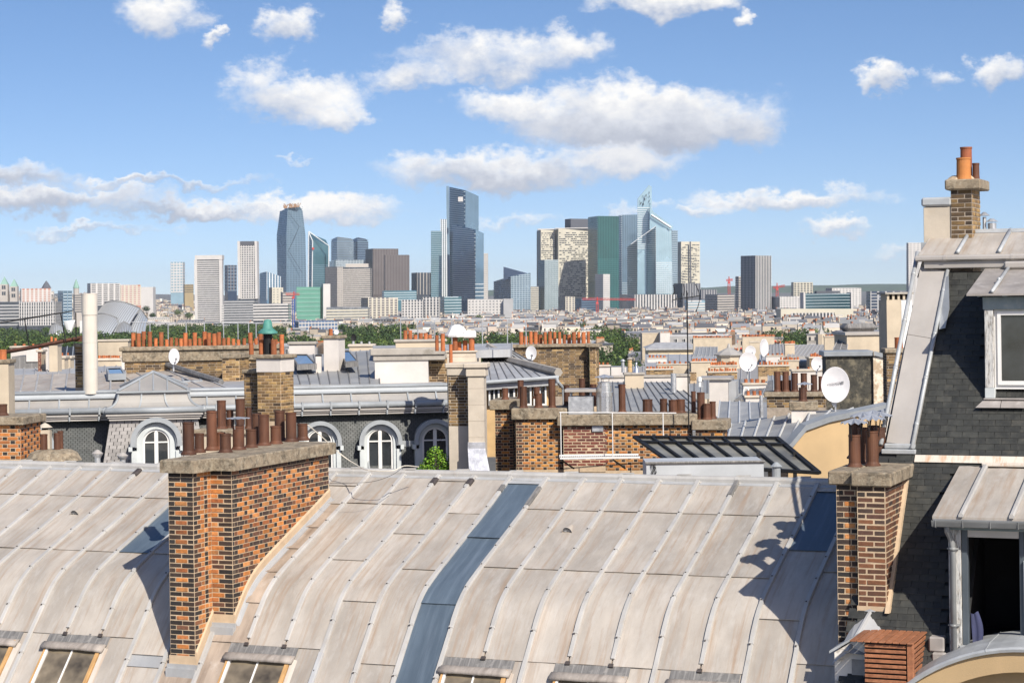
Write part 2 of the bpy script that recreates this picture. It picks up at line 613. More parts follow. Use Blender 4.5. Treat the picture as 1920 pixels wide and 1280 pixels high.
GLASS_DK = glass_mat('window_glass_dark', (.028, .032, .036), .04, 0, .8, .5, 2.5)
GLASS_WARM = glass_mat('skylight_glass', (.16, .13, .09), .07, 0, .9, .8, 2.2)
GLASS_CAN = glass_mat('canopy_glass', (.20, .19, .155), .4, 0, .5, .4, .8)
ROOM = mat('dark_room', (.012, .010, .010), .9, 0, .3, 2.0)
CLOTH = mat('lavender_cloth', (.04, .045, .10), .85, 0, .2, 6)
COPPER = mat('verdigris_copper', (.065, .22, .185), .65, .1, .3, 5.0, spots=[((.12, .30, .25), .5)], spot_scale=9, bump=.1)
DISH = mat('dish_white', (.62, .61, .62), .5, 0, .08, 3.0, spots=[((.45, .43, .42), .25)], spot_scale=4)
MOSSY = mat('mossy_black_wall', (.055, .052, .042), .95, 0, .4, 2.5, spots=[((.19, .165, .115), .7), ((.02, .02, .018), .7)], spot_scale=3.2, spot_w=(.47, .6), bump=.5, bump_scale=20)
PEEL = mat('peeling_plaster', (.68, .60, .48), .92, 0, .15, 3.0, spots=[((.36, .26, .16), .85)], spot_scale=2.6, spot_w=(.5, .57), bump=.4, bump_scale=20)
TAPE = mat('bitumen_tape', (.055, .045, .042), .6, 0, .3, 12)
CORD = mat('white_cable', (.62, .58, .5), .6)
BLKCAB = mat('black_cable', (.02, .02, .02), .6)


def brick_colour(kind):
	r = random.random()
	if kind == 'orange':
		c = random.choice([(.60, .225, .058), (.55, .20, .050), (.50, .18, .055), (.38, .125, .040), (.64, .28, .095), (.56, .23, .075)])
	elif kind == 'dark':
		c = random.choice([(.040, .030, .026), (.055, .036, .028), (.03, .027, .026), (.075, .045, .032)])
	elif kind == 'brown':
		c = random.choice([(.15, .068, .04), (.11, .053, .037), (.18, .078, .042), (.075, .046, .035), (.22, .09, .042)])
	elif kind == 'yellow':
		c = random.choice([(.44, .28, .11), (.38, .235, .10), (.33, .20, .085), (.48, .32, .14), (.26, .165, .08)])
	elif kind == 'soot':
		c = random.choice([(.15, .095, .042), (.11, .07, .035), (.20, .125, .05), (.075, .05, .03), (.25, .16, .065)])
	elif kind == 'amber':
		c = random.choice([(.66, .29, .06), (.60, .24, .055), (.54, .25, .075), (.46, .17, .045), (.42, .19, .06)])
	else:
		c = random.choice([(.19, .05, .035), (.22, .06, .04), (.16, .045, .035), (.25, .08, .05)])
	k = .52 + .40 * random.random()
	return tuple(x * k for x in c)


BRICK_MESH = {}


def brick_mesh(w, d, h):
	key = (round(w, 3), round(d, 3), round(h, 3))
	if key not in BRICK_MESH:
		mb = MB()
		mb.bbox(-w / 2, w / 2, 0, d, -h / 2, h / 2, .005)
		BRICK_MESH[key] = mb.mesh('brick', BRICK)
	return BRICK_MESH[key]


class Bricks:
	"""lays bricks on faces of one stack: the first `lim` as objects, the rest joined"""

	def __init__(s, parent, lim=300):
		s.parent, s.lim, s.n = parent, lim, 0
		s.rest = MB()

	def lay(s, o, ang, u0, u1, z, h, depth, kind, proud=.006):
		"""one brick on the face through o (x, y) running along angle ang, outward normal = right-hand side"""
		c, sn = math.cos(ang), math.sin(ang)
		w = u1 - u0
		if w < .015:
			return
		um = (u0 + u1) / 2
		nx, ny = sn, -c                       # outward
		x = o[0] + c * um + nx * proud
		y = o[1] + sn * um + ny * proud
		col = brick_colour(kind)
		if s.n < s.lim:
			j = random.uniform(-.004, .003)
			b = obj('brick', brick_mesh(w, depth, h), None, s.parent, (x + nx * j, y + ny * j, z + random.uniform(-.0015, .0015)), ang)
			b.color = (*col, 1)
			b.rotation_euler = (random.uniform(-.012, .012), random.uniform(-.012, .012), ang + random.uniform(-.014, .014))
			b.scale = (random.uniform(.965, 1.0), 1, random.uniform(.93, 1.03))
			s.n += 1
		else:
			s.rest.cur = col
			v0 = len(s.rest.v)
			s.rest.bbox(-w / 2, w / 2, 0, depth, -h / 2, h / 2, .005)
			for i in range(v0, len(s.rest.v)):
				a, b, cz = s.rest.v[i]
				s.rest.v[i] = (x + c * a - sn * b, y + sn * a + c * b, z + cz)

	def done(s):
		if s.rest.v:
			obj('brickwork', s.rest, BRICK_VC, s.parent, col=True, kind='stuff')


def pot(parent, x, y, z, h, r, m, name='chimney_pot', flange=True, n=16):
	mb = MB()
	if flange:
		mb.lathe(x, y, [(r * 1.34, z - .01), (r * 1.34, z + .012), (r * 1.12, z + .035), (r * 1.0, z + .06)], n)
	mb.cyl(x, y, z, z + h, r, r * .97, n=n, hollow=.012)
	mb.lathe(x, y, [(r * .97, z + h - .035), (r * 1.035, z + h - .025), (r * 1.035, z + h - .002)], n)
	return obj(name, mb, m, parent, smooth=False)
# ================================================================ ground and hills
def ground_h(x, y):
	def sm(a, b, t):
		t = max(0, min(1, (t - a) / (b - a)))
		return t * t * (3 - 2 * t)
	h = 24 - 12 * sm(150, 750, y) - 8 * sm(700, 1600, y) - 4 * sm(1500, 2600, y)
	u = x / max(y, 1)
	h += 62 * sm(2600, 6500, y) * sm(-.10, -.26, u)            # the western heights on the left
	h += 40 * sm(9000, 15000, y) + 10 * sm(9000, 15000, y) * math.sin(u * 31)
	return h


def build_ground():
	mb = MB()
	ys = [-120, -20, 40, 100, 150, 200, 280, 380, 500, 620, 760, 900, 1100, 1300, 1600, 1900, 2300, 2700, 3200, 3800, 4500, 5300, 6200, 7200, 8500, 10000, 12000, 14000, 17000, 24000]
	us = [-1.6, -1.0, -.6, -.45, -.36, -.32, -.29, -.26, -.23, -.2, -.17, -.14, -.11, -.08, -.04, 0, .04, .08, .12, .16, .2, .24, .28, .33, .4, .55, .8, 1.2, 1.7]
	for y in ys:
		for u in us:
			x = u * max(y, 160)
			mb.v.append((x, y, ground_h(x, y)))
	n = len(us)
	for j in range(len(ys) - 1):
		for i in range(n - 1):
			mb.f.append((j * n + i, j * n + i + 1, (j + 1) * n + i + 1, (j + 1) * n + i))
			mb.m.append(0)
			mb.c.append((1, 1, 1))
	m = mat('city_ground', (.10, .095, .085), .95, 0, .4, .02, coord='World', spots=[((.05, .075, .03), .7)], spot_scale=.01)
	tag(obj('ground', mb, m, smooth=True), kind='structure')
	# low wooded hills on the horizon
	mb = MB()
	hm = mat('hill_woods', (.045, .075, .04), .95, 0, .4, .01, coord='World')
	rnd = random.Random(3)
	secs = []
	for k in range(81):
		u = -.42 + .84 * k / 80
		hgt = 52 + 16 * math.sin(u * 17 + 1) + 9 * math.sin(u * 43) + 5 * rnd.random() + (14 if u > .1 else 0)
		secs.append([(u * 13000, 13000, 0), (u * 13200, 13200, hgt * .8), (u * 14000, 14000, hgt + 6), (u * 16000, 16000, 10)])
	mb.strip(secs, close=False)
	tag(obj('hills', mb, hm, smooth=True), kind='structure')


build_ground()

# ================================================================ the near zinc roof
PHI = R(22.1)
OX, OY = -.0476, 35.768           # a point on the ridge
ZB = 30.0                         # height of the eye level above the near ground
SP = .68                          # batten spacing
HB = EYE - ZB


class Frame:
	def __init__(s, ox, oy, rz, base=HB):
		s.o = Vector((ox, oy, base))
		s.rz = rz
		s.c, s.s = math.cos(rz), math.sin(rz)

	def inv(s, p):
		d = Vector(p) - s.o
		return Vector((s.c * d.x + s.s * d.y, -s.s * d.x + s.c * d.y, d.z))

	def ray(s, px, py):
		o = s.inv((0, 0, EYE))
		d = ray(px, py)
		return o, Vector((s.c * d.x + s.s * d.y, -s.s * d.x + s.c * d.y, d.z))

	def at_y(s, px, py, y):
		o, d = s.ray(px, py)
		return o + d * ((y - o.y) / d.y)

	def at_z(s, px, py, z):
		o, d = s.ray(px, py)
		return o + d * ((z - o.z) / d.z)

	def at_plane(s, px, py, p0, n):
		o, d = s.ray(px, py)
		return o + d * ((Vector(p0) - o).dot(n) / d.dot(n))

	def world(s, p):
		return Vector((s.o.x + s.c * p[0] - s.s * p[1], s.o.y + s.s * p[0] + s.c * p[1], s.o.z + p[2]))


FR = Frame(OX, OY, -PHI)
PROF = [(-.12, -3.17), (0, -3.21), (.55, -3.435), (1.08, -3.655), (2.0, -4.01), (3.0, -4.39), (3.35, -4.53), (3.62, -4.655), (3.87, -4.82), (4.08, -5.02), (4.30, -5.265), (4.56, -5.555), (4.88, -5.905), (5.6, -6.71), (6.6, -7.83)]


def zr(t):
	T = PROF
	for i in range(len(T) - 1):
		if t <= T[i + 1][0] or i == len(T) - 2:
			break
	(t1, z1), (t2, z2) = T[i], T[i + 1]
	m = lambda k: (T[min(k + 1, len(T) - 1)][1] - T[max(k - 1, 0)][1]) / (T[min(k + 1, len(T) - 1)][0] - T[max(k - 1, 0)][0])
	h = t2 - t1
	u = (t - t1) / h
	return ((2 * u ** 3 - 3 * u ** 2 + 1) * z1 + (u ** 3 - 2 * u ** 2 + u) * h * m(i) + (-2 * u ** 3 + 3 * u ** 2) * z2 + (u ** 3 - u ** 2) * h * m(i + 1))


def rp(s, t, off=0.0):
	"""point on the roof surface, lifted along the roof normal"""
	d = (zr(t + .01) - zr(t - .01)) / .02
	l = math.hypot(1, d)
	# normal in (t, z): (-d, 1)/l
	return (s, -(t + off * (-d) / l), ZB + zr(t) + off * 1 / l)


roof = thing('zinc_roofed_house', 'house with long sunlit zinc roof filling the foreground', 'house', (OX, OY, HB), -PHI)
SEAMS = {}
for k in range(-18, 10):
	SEAMS[k] = [1.09, 2.99, 4.55]
SEAMS[-5] = [.49, 1.10, 1.93, 2.65, 3.39, 4.02, 4.53]
SEAMS[-4] = [1.06, 4.55]
SEAMS[-3] = [1.07, 2.95, 4.55]
SEAMS[-2] = [.24, 2.04, 3.93]
SEAMS[-1] = [1.30, 3.15, 4.69]
SEAMS[0] = [.28, 2.08, 3.91]
SEAMS[8] = [.30, 2.13, 3.90]
SEAMS[9] = [1.1, 2.74, 4.4]
SEAMS[-7] = [1.09, 2.99, 4.75, 4.90]
SKY = [(-12.0, -10.2), (-9.45, -7.72), (-4.42, -2.62), (1.05, 2.76), (3.72, 5.45), (6.36, 7.9)]


def in_sky(n, pad=.0):
	return any(a - pad < n < b + pad for a, b in SKY)


def build_roof():
	rnd = random.Random(11)
	for k in range(-18, 10):
		cuts = [.07] + SEAMS[k] + [6.5]
		for i in range(len(cuts) - 1):
			a, b = cuts[i], cuts[i + 1]
			mb = MB()
			x0, x1 = k * SP + .012, (k + 1) * SP - .012
			nt = max(2, int((b - a) / .13))
			ph, amp = rnd.uniform(0, 6), rnd.uniform(.002, .005)
			dent = [(rnd.random(), rnd.random(), rnd.uniform(-.006, .006)) for _ in range(5)]
			rows = []
			for j in range(nt + 1):
				q = j / nt
				t = a - (.03 if i else 0) + (b - a + (.03 if i else 0)) * q
				row = []
				for c in range(8):
					w = c / 7
					x = x0 + (x1 - x0) * w
					e = math.sin(math.pi * w)
					lift = .003 + .021 * q ** 6 + amp * e * math.sin(3.1 * t + ph) * .8
					lift += sum(dz * math.exp(-((q - dq) ** 2) * 14 - ((w - dw) ** 2) * 10) for dq, dw, dz in dent) * e
					row.append(rp(x, t, lift))
				rows.append(row)
			low = [(p[0], p[1] + .001, p[2] - .006) for p in rows[-1]]
			rows.append(low)
			mb.strip(rows[:-1], close=False)
			mb.strip(rows[-2:], close=False)
			m = ZINC
			if (k == 0 and i > 0) or (k == 8 and i == 1) or (k == -9 and i == 1):
				m = ZINC_BLUE
			elif k == 0 and i == 0:
				m = ZINC_GREY
			elif k in (-5,) and i >= 2 or (k in (-4, -5, -6) and i == len(cuts) - 2) or (k == -5 and i >= 4):
				m = ZINC_DIRTY
			elif k == -7 and i == 3:
				m = ZINC_GREY
			obj('zinc_panel', mb, m, roof, smooth=True)
	# deck under the sheets
	mb = MB()
	ts = [0, .5, 1, 2, 3, 3.4, 3.7, 4, 4.3, 4.6, 5.2, 6.0, 6.5]
	mb.strip([[rp(-18 * SP, t, -.012), rp(9.98 * SP, t, -.012)] for t in ts], close=False)
	mb.box(-18 * SP, 9.98 * SP, 2.0, 9.0, 0, ZB - 4.6)
	mb.box(-18 * SP, 9.98 * SP, -6.45, 2.0, 0, ZB - 7.9)
	mb.add([(-18 * SP, .02, ZB - 3.26), (9.98 * SP, .02, ZB - 3.26), (9.98 * SP, 9.2, ZB - 5.2), (-18 * SP, 9.2, ZB - 5.2)], [(0, 1, 2, 3)])
	mb.add([(9.98 * SP, -6.4, ZB - 7.9), (9.98 * SP, 2.0, ZB - 7.9), (9.98 * SP, 2.0, ZB - 3.8), (9.98 * SP, 0, ZB - 3.24), (9.98 * SP, -3, ZB - 4.4), (9.98 * SP, -4.5, ZB - 5.5)], [tuple(range(6))])
	obj('roof_deck', mb, ZINC_DIRTY, roof)
	# battens
	for n in range(-17, 11):
		if n in (-5,) or n == 10:
			pass
		s = n * SP
		tend = 4.53 if in_sky(n) else 6.4
		mb = MB()
		secs = []
		t = .06
		nxt = .62 + .03 * rnd.random()
		while t <= tend + 1e-6:
			fr = 1.0
			secs.append((t, 1.0))
			t += .07
		L = []
		jl = [.52 + .55 * 0, ]
		j = .47
		joints = []
		while j < tend:
			joints.append(j + rnd.uniform(-.02, .02))
			j += .62
		secl = []
		for (t, sc_) in secs:
			w = .0
			for q in joints:
				if q - .62 < t <= q:
					w = (t - (q - .62)) / .62
			g = 1.0 + .14 * w
			jig = rnd.uniform(-.0012, .0012)
			bw, tw, h = .036 * g, .027 * g, .045 * g
			secl.append([rp(s - bw + jig, t, .0), rp(s - bw + jig, t, .022), rp(s - tw + jig, t, h), rp(s + tw + jig, t, h), rp(s + bw + jig, t, .022), rp(s + bw + jig, t, .0)])
		mb.strip(secl)
		m = ZINC_BAT
		b = obj('batten', mb, m, roof)
		# overlapping clips at the cover joints
		mc = MB()
		for q in joints:
			if q + .02 < tend:
				g = 1.17
				mc.strip([[rp(s - .036 * g, t, 0), rp(s - .036 * g, t, .026), rp(s - .027 * g, t, .053), rp(s + .027 * g, t, .053), rp(s + .036 * g, t, .026), rp(s + .036 * g, t, 0)] for t in (q, q + .018)], 0)
				mc.strip([[rp(s - .018, t, .05), rp(s - .018, t, .06), rp(s + .0, t, .06), rp(s + .0, t, .05)] for t in (q + .016, q + .034)], 1)
		if mc.v:
			obj('cover_clip', mc, [ZINC_BAT, TAPE], b, kind='stuff')
		if in_sky(n):
			me = MB()
			me.strip([[rp(s - .034, t, 0), rp(s - .034, t, .05), rp(s + .034, t, .05), rp(s + .034, t, 0)] for t in (tend, tend + .04)])
			obj('batten_end', me, TAPE, b)
	# bitumen patches and grey repair sleeves on some battens
	for (n, a, b, m) in ((-11, .12, .32, TAPE), (-2, .2, .38, TAPE), (-1, .2, .38, TAPE), (0, .38, .58, LEAD), (1, .42, 1.02, LEAD), (6, .06, .52, LEAD), (-2, 4.6, 6.2, ZINC_GREY)):
		mb = MB()
		s = n * SP
		w = .062 if m is TAPE else .041
		mb.strip([[rp(s - w, t, .006), rp(s - w, t, .034), rp(s - .032, t, .060), rp(s + .032, t, .060), rp(s + w, t, .034), rp(s + w, t, .006)] for t in [a + (b - a) * i / 6 for i in range(7)]])
		obj('batten_patch', mb, m, roof)
	# ridge roll in lengths, with overlapping ends and little stop tabs
	x = -18 * SP
	i = 0
	while x < 9.9 * SP:
		x2 = min(x + 1.02, 9.95 * SP)
		mb = MB()
		jz = rnd.uniform(-.004, .004)
		pr = [(-.075, -3.245), (-.078, -3.175), (-.05, -3.135), (0, -3.122), (.05, -3.135), (.075, -3.175), (.07, -3.245)]
		mb.extr([(a, ZB + z + jz) for a, z in pr], x, x2 - .004)
		mb.extr([(a * 1.07, ZB + z + jz + .006) for a, z in pr], x2 - .05, x2 + .02)
		r = obj('ridge_roll', mb, ZINC_BAT if x < 7.1 * SP - .6 else ZINC_GREY, roof)
		mt = MB()
		a = rnd.uniform(-.05, .05)
		mt.add([(x2 - .03, -.02 + a, ZB - 3.108), (x2 + .2, .01 + a, ZB - 3.098), (x2 + .2, .05 + a, ZB - 3.102), (x2 - .03, .03 + a, ZB - 3.106), (x2 - .03, -.02 + a, ZB - 3.125), (x2 + .2, .01 + a, ZB - 3.125), (x2 + .2, .05 + a, ZB - 3.125), (x2 - .03, .03 + a, ZB - 3.125)],
			   [(0, 1, 2, 3), (4, 5, 1, 0), (5, 6, 2, 1), (6, 7, 3, 2), (7, 4, 0, 3)])
		obj('ridge_tab', mt, ZINC_BAT, r)
		x = x2
	mb = MB()
	mb.strip([[rp(-18 * SP, t, .012), rp(9.95 * SP, t, .012)] for t in (.0, .05, .10, .155)], close=False)
	mb.strip([[rp(-18 * SP, t, o), rp(9.95 * SP, t, o)] for t, o in ((.155, .012), (.157, .0))], close=False)
	obj('ridge_flashing', mb, ZINC_GREY, roof)
	mb = MB()
	for n in range(-17, 10):
		s = n * SP
		mb.strip([[rp(s - .06, t, .013), rp(s - .05, t, .03), rp(s + .05, t, .03), rp(s + .06, t, .013)] for t in (.07, .12)])
	obj('saddle_pieces', mb, ZINC_BAT, roof, kind='stuff')
	# vents
	for (n, t0) in ((-11.5, 1.76), (2.49, 1.80)):
		s = n * SP
		hood, gr = MB(), MB()
		rad = .082
		rows = []
		for j in range(6):
			q = j / 5
			t = t0 - .27 * q
			r = rad * (1 - q) ** .75
			rows.append([rp(s + r * math.cos(math.pi * i / 10), t, .006 + r * 1.05 * math.sin(math.pi * i / 10)) for i in range(11)])
		hood.strip(rows, close=False)
		hood.strip([[rp(s + (rad + .012) * math.cos(math.pi * i / 10), t0 + d, .006 + (rad + .012) * 1.05 * math.sin(math.pi * i / 10)) for i in range(11)] for d in (0, .012)], close=False)
		v = obj('roof_vent', hood, ZINC, roof, smooth=True)
		gr.face([rp(s + rad * .97 * math.cos(math.pi * i / 10), t0 - .02, .004 + rad * math.sin(math.pi * i / 10)) for i in range(11)], 0)
		for i in range(1, 10):
			a = math.pi * i / 10
			for (r0, r1) in ((.2, .97),):
				p0, p1 = rp(s + rad * r0 * math.cos(a), t0 - .012, .006 + rad * r0 * math.sin(a)), rp(s + rad * r1 * math.cos(a), t0 - .012, .006 + rad * r1 * math.sin(a))
				gr.tube([p0, p1], .005, 4, 1)
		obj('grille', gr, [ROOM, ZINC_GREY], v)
	# skylights set in the steep lower slope
	for (a, b) in SKY:
		s0, s1 = a * SP, b * SP
		root = bpy.data.objects.new('skylight', None)
		COL.objects.link(root)
		root.parent = roof
		root.location = rp((s0 + s1) / 2, 4.6)
		lx, ly, lz = root.location

		def rel(p):
			return (p[0] - lx, p[1] - ly, p[2] - lz)
		mb = MB()
		jit = [rnd.uniform(-.004, .006) for _ in range(13)]
		for i in range(12):
			u0, u1 = s0 + (s1 - s0) * i / 12, s0 + (s1 - s0) * (i + 1) / 12
			mb.strip([[rel(rp(u0, t, .018 + jit[i] + .02 * (t - 4.56))), rel(rp(u1, t, .018 + jit[i + 1] + .02 * (t - 4.56)))] for t in (4.53, 4.60, 4.67)], close=False)
		obj('lead_apron', mb, LEAD, root)
		mb = MB()
		# hood: bulging overhanging roll
		secs = []
		for i in range(9):
			u = s0 - .03 + (s1 - s0 + .02) * i / 8
			e = .75 if i in (0, 8) else 1.0
			w = rnd.uniform(-.006, .006)
			secs.append([rel(rp(u, 4.655, .01)), rel(rp(u, 4.66, .045 * e)), rel(rp(u, 4.70, .085 * e + w)), rel(rp(u, 4.745 + w, .105 * e)), rel(rp(u, 4.775 + w, .085 * e)), rel(rp(u, 4.765, .06 * e)), rel(rp(u, 4.72, .03))])
		mb.strip(secs)
		obj('hood', mb, mat_hood(), root, smooth=True)
		g0, g1 = s0 + .12, s1 - .13
		for i in range(2):
			u0, u1 = g0 + (g1 - g0) * i / 2 + .008, g0 + (g1 - g0) * (i + 1) / 2 - .008
			mb = MB()
			mb.strip([[rel(rp(u0, t, .02)), rel(rp(u1, t, .02))] for t in (4.70, 5.1, 5.6, 6.2)], close=False)
			obj('pane', mb, GLASS_WARM, root)
		mb = MB()
		gm = (g0 + g1) / 2
		mb.strip([[rel(rp(gm - .012, t, .018)), rel(rp(gm - .012, t, .04)), rel(rp(gm + .012, t, .04)), rel(rp(gm + .012, t, .018))] for t in (4.70, 6.2)])
		obj('glazing_bar', mb, WHITE, root)
		for (u0, u1, m) in ((g0 - .035, g0, WHITE), (g1, g1 + .07, OCHRE), (g0 - .075, g0 - .037, OCHRE)):
			mb = MB()
			mb.strip([[rel(rp(u0, t, .0)), rel(rp(u0, t, .055)), rel(rp(u1, t, .055)), rel(rp(u1, t, .0))] for t in (4.68, 6.2)])
			obj('frame_rail', mb, m, root)
		mb = MB()
		mb.strip([[rel(rp(g1 + .07, t, .0)), rel(rp(g1 + .09, t, .05)), rel(rp(g1 + .15, t, .012)), rel(rp(g1 + .17, t, 0))] for t in (4.70, 5.4, 6.2)])
		obj('side_flashing', mb, ZINC, root)


_hm = []


def mat_hood():
	if not _hm:
		_hm.append(mat('hood_zinc', (.30, .265, .235), .65, 0, .25, 3.0, (4, 1, 1), streak=((.15, .12, .10), (9, 1, 1), .6), spots=[((.5, .46, .42), .5)], spot_scale=6, bump=.25))
	return _hm[0]


build_roof()

# ================================================================ big brick chimney on the near roof
CH = Frame(*FR.world((-3.5, -3.0, 0))[:2], -PHI)
chim = thing('brick_chimney', 'tall orange and black brick chimney crowded with rusty pots, on the foreground roof', 'chimney', CH.o, -PHI)


def build_left_chimney():
	so, to = -3.5, 3.0                      # frame origin
	X = lambda s: s - so
	Yy = lambda t: -(t - to)
	zt = ZB - 2.80
	co = .0757
	mb = MB()
	bot = ZB - 6.1
	mb.prism([(X(-3.93), Yy(.95)), (X(-3.93), Yy(4.87)), (X(-3.475), Yy(4.87)), (X(-3.475), Yy(4.33)), (X(-3.085), Yy(4.33)), (X(-3.085), Yy(.95))], bot, zt + .01)
	obj('mortar_core', mb, MORTAR, chim)
	br = Bricks(chim, 300)
	h = co - .012
	n = 41
	for i in range(n):
		z = zt - co * (i + .5)
		if i == 0:
			pass
		# front face, 0.455 wide
		o = (X(-3.93), Yy(4.87))
		g = .006
		W = .455
		dk = 'dark'
		if i % 2 == 0:
			parts = [(0, .115, 'dark'), (.115, .34, 'orange' if random.random() < .93 else 'brown'), (.34, W, 'dark')]
		else:
			parts = [(0, W / 2, 'dark'), (W / 2, W, 'dark')]
		if i < 1:
			parts = [(0, W / 2, 'dark'), (W / 2, W, 'dark')]
		for a, b, k in parts:
			br.lay(o, 0, a + g, b - g, z, h, .05, k)
		# return face of the front block, 0.54 deep
		o = (X(-3.475), Yy(4.87))
		if i % 2 == 0:
			parts = [(0, .115, 'dark'), (.115, .335, 'orange'), (.335, .44, 'dark' if i % 4 else 'orange'), (.44, .54, 'orange')]
		else:
			parts = [(0, .22, 'dark' if i % 4 == 1 else 'brown'), (.22, .325, 'orange'), (.325, .43, 'dark'), (.43, .54, 'orange')]
		for a, b, k in parts:
			br.lay(o, R(90), a + g, b - g, z, h, .05, k)
		if z > ZB - 5.45:
			# front face of the wider block, 0.39 wide, dark quoin on the right
			o = (X(-3.475), Yy(4.33))
			k1 = 'orange' if random.random() < .8 else 'brown'
			if i % 2 == 0:
				parts = [(0, .235, k1), (.235, .39, 'dark')]
			else:
				parts = [(0, .13, k1), (.13, .39, 'dark')]
			if i == 0:
				parts = [(0, .2, 'dark'), (.2, .39, 'dark')]
			for a, b, k in parts:
				br.lay(o, 0, a + g, b - g, z, h, .05, k)
	# long side: Flemish bond, dark headers
	o = (X(-3.085), Yy(4.33))
	Lg = 3.38
	todo = []
	for i in range(n):
		z = zt - co * (i + .5)
		u = [.0, .165][i % 2]
		first = True
		x = -u
		seq = 0
		while x < Lg:
			w = .105 if seq % 2 else .225
			a, b = max(0, x), min(Lg, x + w)
			t = 4.33 - (a + b) / 2
			if b - a > .03 and z > ZB + zr(t) + .02:
				k = ('dark' if random.random() < .85 else 'brown') if seq % 2 else ('orange' if random.random() < .66 else 'brown')
				if a < .02:
					k = 'dark'
				if k == 'orange' and random.random() < .75 - .17 * i:
					k = 'brown'
				if i == 0:
					k = 'dark' if random.random() < .6 else 'brown'
				if b > Lg - .12:
					k = 'dark' if i % 2 else 'brown'
				if seq % 2 == 0 or random.random() < .94:
					pass
				todo.append((a, b, z, k))
			x += w
			seq += 1
	todo.sort(key=lambda q: q[0])
	for a, b, z, k in todo:
		br.lay(o, R(90), a + .006, b - .006, z, h, .05, k)
	br.done()
	# render skirt and zinc flashing following the roof
	mb, mz = MB(), MB()
	ts = [4.33 - 3.38 * i / 24 for i in range(25)]
	x = X(-3.085)
	mb.strip([[(x, Yy(t), ZB + zr(t)), (x + .03, Yy(t), ZB + zr(t)), (x + .03, Yy(t), ZB + zr(t) + .17), (x + .012, Yy(t), ZB + zr(t) + .20), (x, Yy(t), ZB + zr(t) + .20)] for t in ts])
	mz.strip([[(x + .03, Yy(t), ZB + zr(t) + .055), (x + .05, Yy(t), ZB + zr(t) + .05), (x + .06, Yy(t), ZB + zr(t) + .02), (x + .11, Yy(t), ZB + zr(t) + .012), (x + .11, Yy(t), ZB + zr(t) - .02), (x + .03, Yy(t), ZB + zr(t) - .02)] for t in ts])
	ts = [4.87 - .54 * i / 6 for i in range(7)]
	x = X(-3.475)
	mb.strip([[(x, Yy(t), ZB + zr(t)), (x + .03, Yy(t), ZB + zr(t)), (x + .03, Yy(t), ZB + zr(t) + .24), (x + .012, Yy(t), ZB + zr(t) + .27), (x, Yy(t), ZB + zr(t) + .27)] for t in ts])
	mz.strip([[(x + .03, Yy(t), ZB + zr(t) + .055), (x + .05, Yy(t), ZB + zr(t) + .05), (x + .06, Yy(t), ZB + zr(t) + .02), (x + .1, Yy(t), ZB + zr(t) + .012), (x + .1, Yy(t), ZB + zr(t) - .02), (x + .03, Yy(t), ZB + zr(t) - .02)] for t in ts])
	for (s0, s1, t) in ((-3.94, -3.44, 4.87), (-3.475, -3.05, 4.33)):
		z0 = ZB + zr(t)
		mb.box(X(s0), X(s1) + .001, Yy(t) - .032, Yy(t), z0 - .1, z0 + .19)
		mz.box(X(s0) - .02, X(s1) + .03, Yy(t) - .075, Yy(t) - .033, z0 - .1, z0 + .06)
		mz.box(X(s0) - .01, X(s1) + .02, Yy(t) - .13, Yy(t) - .076, z0 - .15, z0 + .0)
	obj('render_skirt', mb, RENDER, chim)
	obj('flashing', mz, ZINC_GREY, chim)
	# cap slab
	mb = MB()
	out = [(-4.03, .85), (-4.03, 4.96), (-3.40, 4.96), (-3.36, 4.44), (-2.985, 4.43), (-2.985, .85)]
	poly = [(X(s), Yy(t)) for s, t in out]
	ch = .02
	inn = [(X(s + (ch if s < -3.5 else -ch)), Yy(t + (ch if t < 2 else -ch))) for s, t in out]
	mb.prism(poly, zt, zt + .185)
	mb.strip([[(p[0], p[1], zt + .185) for p in poly], [(p[0], p[1], zt + .205) for p in inn]], cap=False)
	mb.face([(p[0], p[1], zt + .205) for p in inn])
	# mortar flaunching humps
	obj('cap_slab', mb, CAP, chim)
	zc = zt + .2
	pots = [(353.7, 853, 793, 22), (374, 849, 814, 18), (397.5, 845, 772, 20), (423, 850, 814.5, 21), (447.5, 845, 800, 22), (471, 841, 806, 20), (495, 837, 779, 20.5),
			(517.5, 834, 800, 20.5), (546, 830, 775, 20.5), (567.5, 826, 796, 20), (525, 828, 772, 19.5), (481, 834, 777, 18), (414, 844, 812, 18)]
	for i, (px, pb, ptop, w) in enumerate(pots):
		p = CH.at_z(px, pb - 2, zc)
		Yw = CH.world(p).y
		hh = (pb - ptop) / F * Yw
		q = pot(chim, p.x, p.y, zc, hh, w / 2 / F * Yw, RUST, n=24)
		if i == 4:
			mb = MB()
			zz = zc + hh
			r = w / 2 / F * Yw
			for k in range(3):
				a = k * 2.1 + .4
				mb.tube([(p.x + r * math.cos(a), p.y + r * math.sin(a), zz - .05), (p.x + r * 1.1 * math.cos(a), p.y + r * 1.1 * math.sin(a), zz + .12)], .006, 4)
			n = 12
			ctr = (p.x, p.y, zz + .155)
			for k in range(n):
				a0, a1 = 2 * math.pi * k / n, 2 * math.pi * (k + 1) / n
				am = (a0 + a1) / 2
				rr = .205
				e0, e1, em = [(p.x + rr * math.cos(a), p.y + rr * math.sin(a), zz + .12 + dz) for a, dz in ((a0, 0), (a1, 0), (am, .012))]
				mb.add([ctr, e0, em, e1], [(0, 1, 2), (0, 2, 3)])
			obj('cowl', mb, GALV, q)


build_left_chimney()
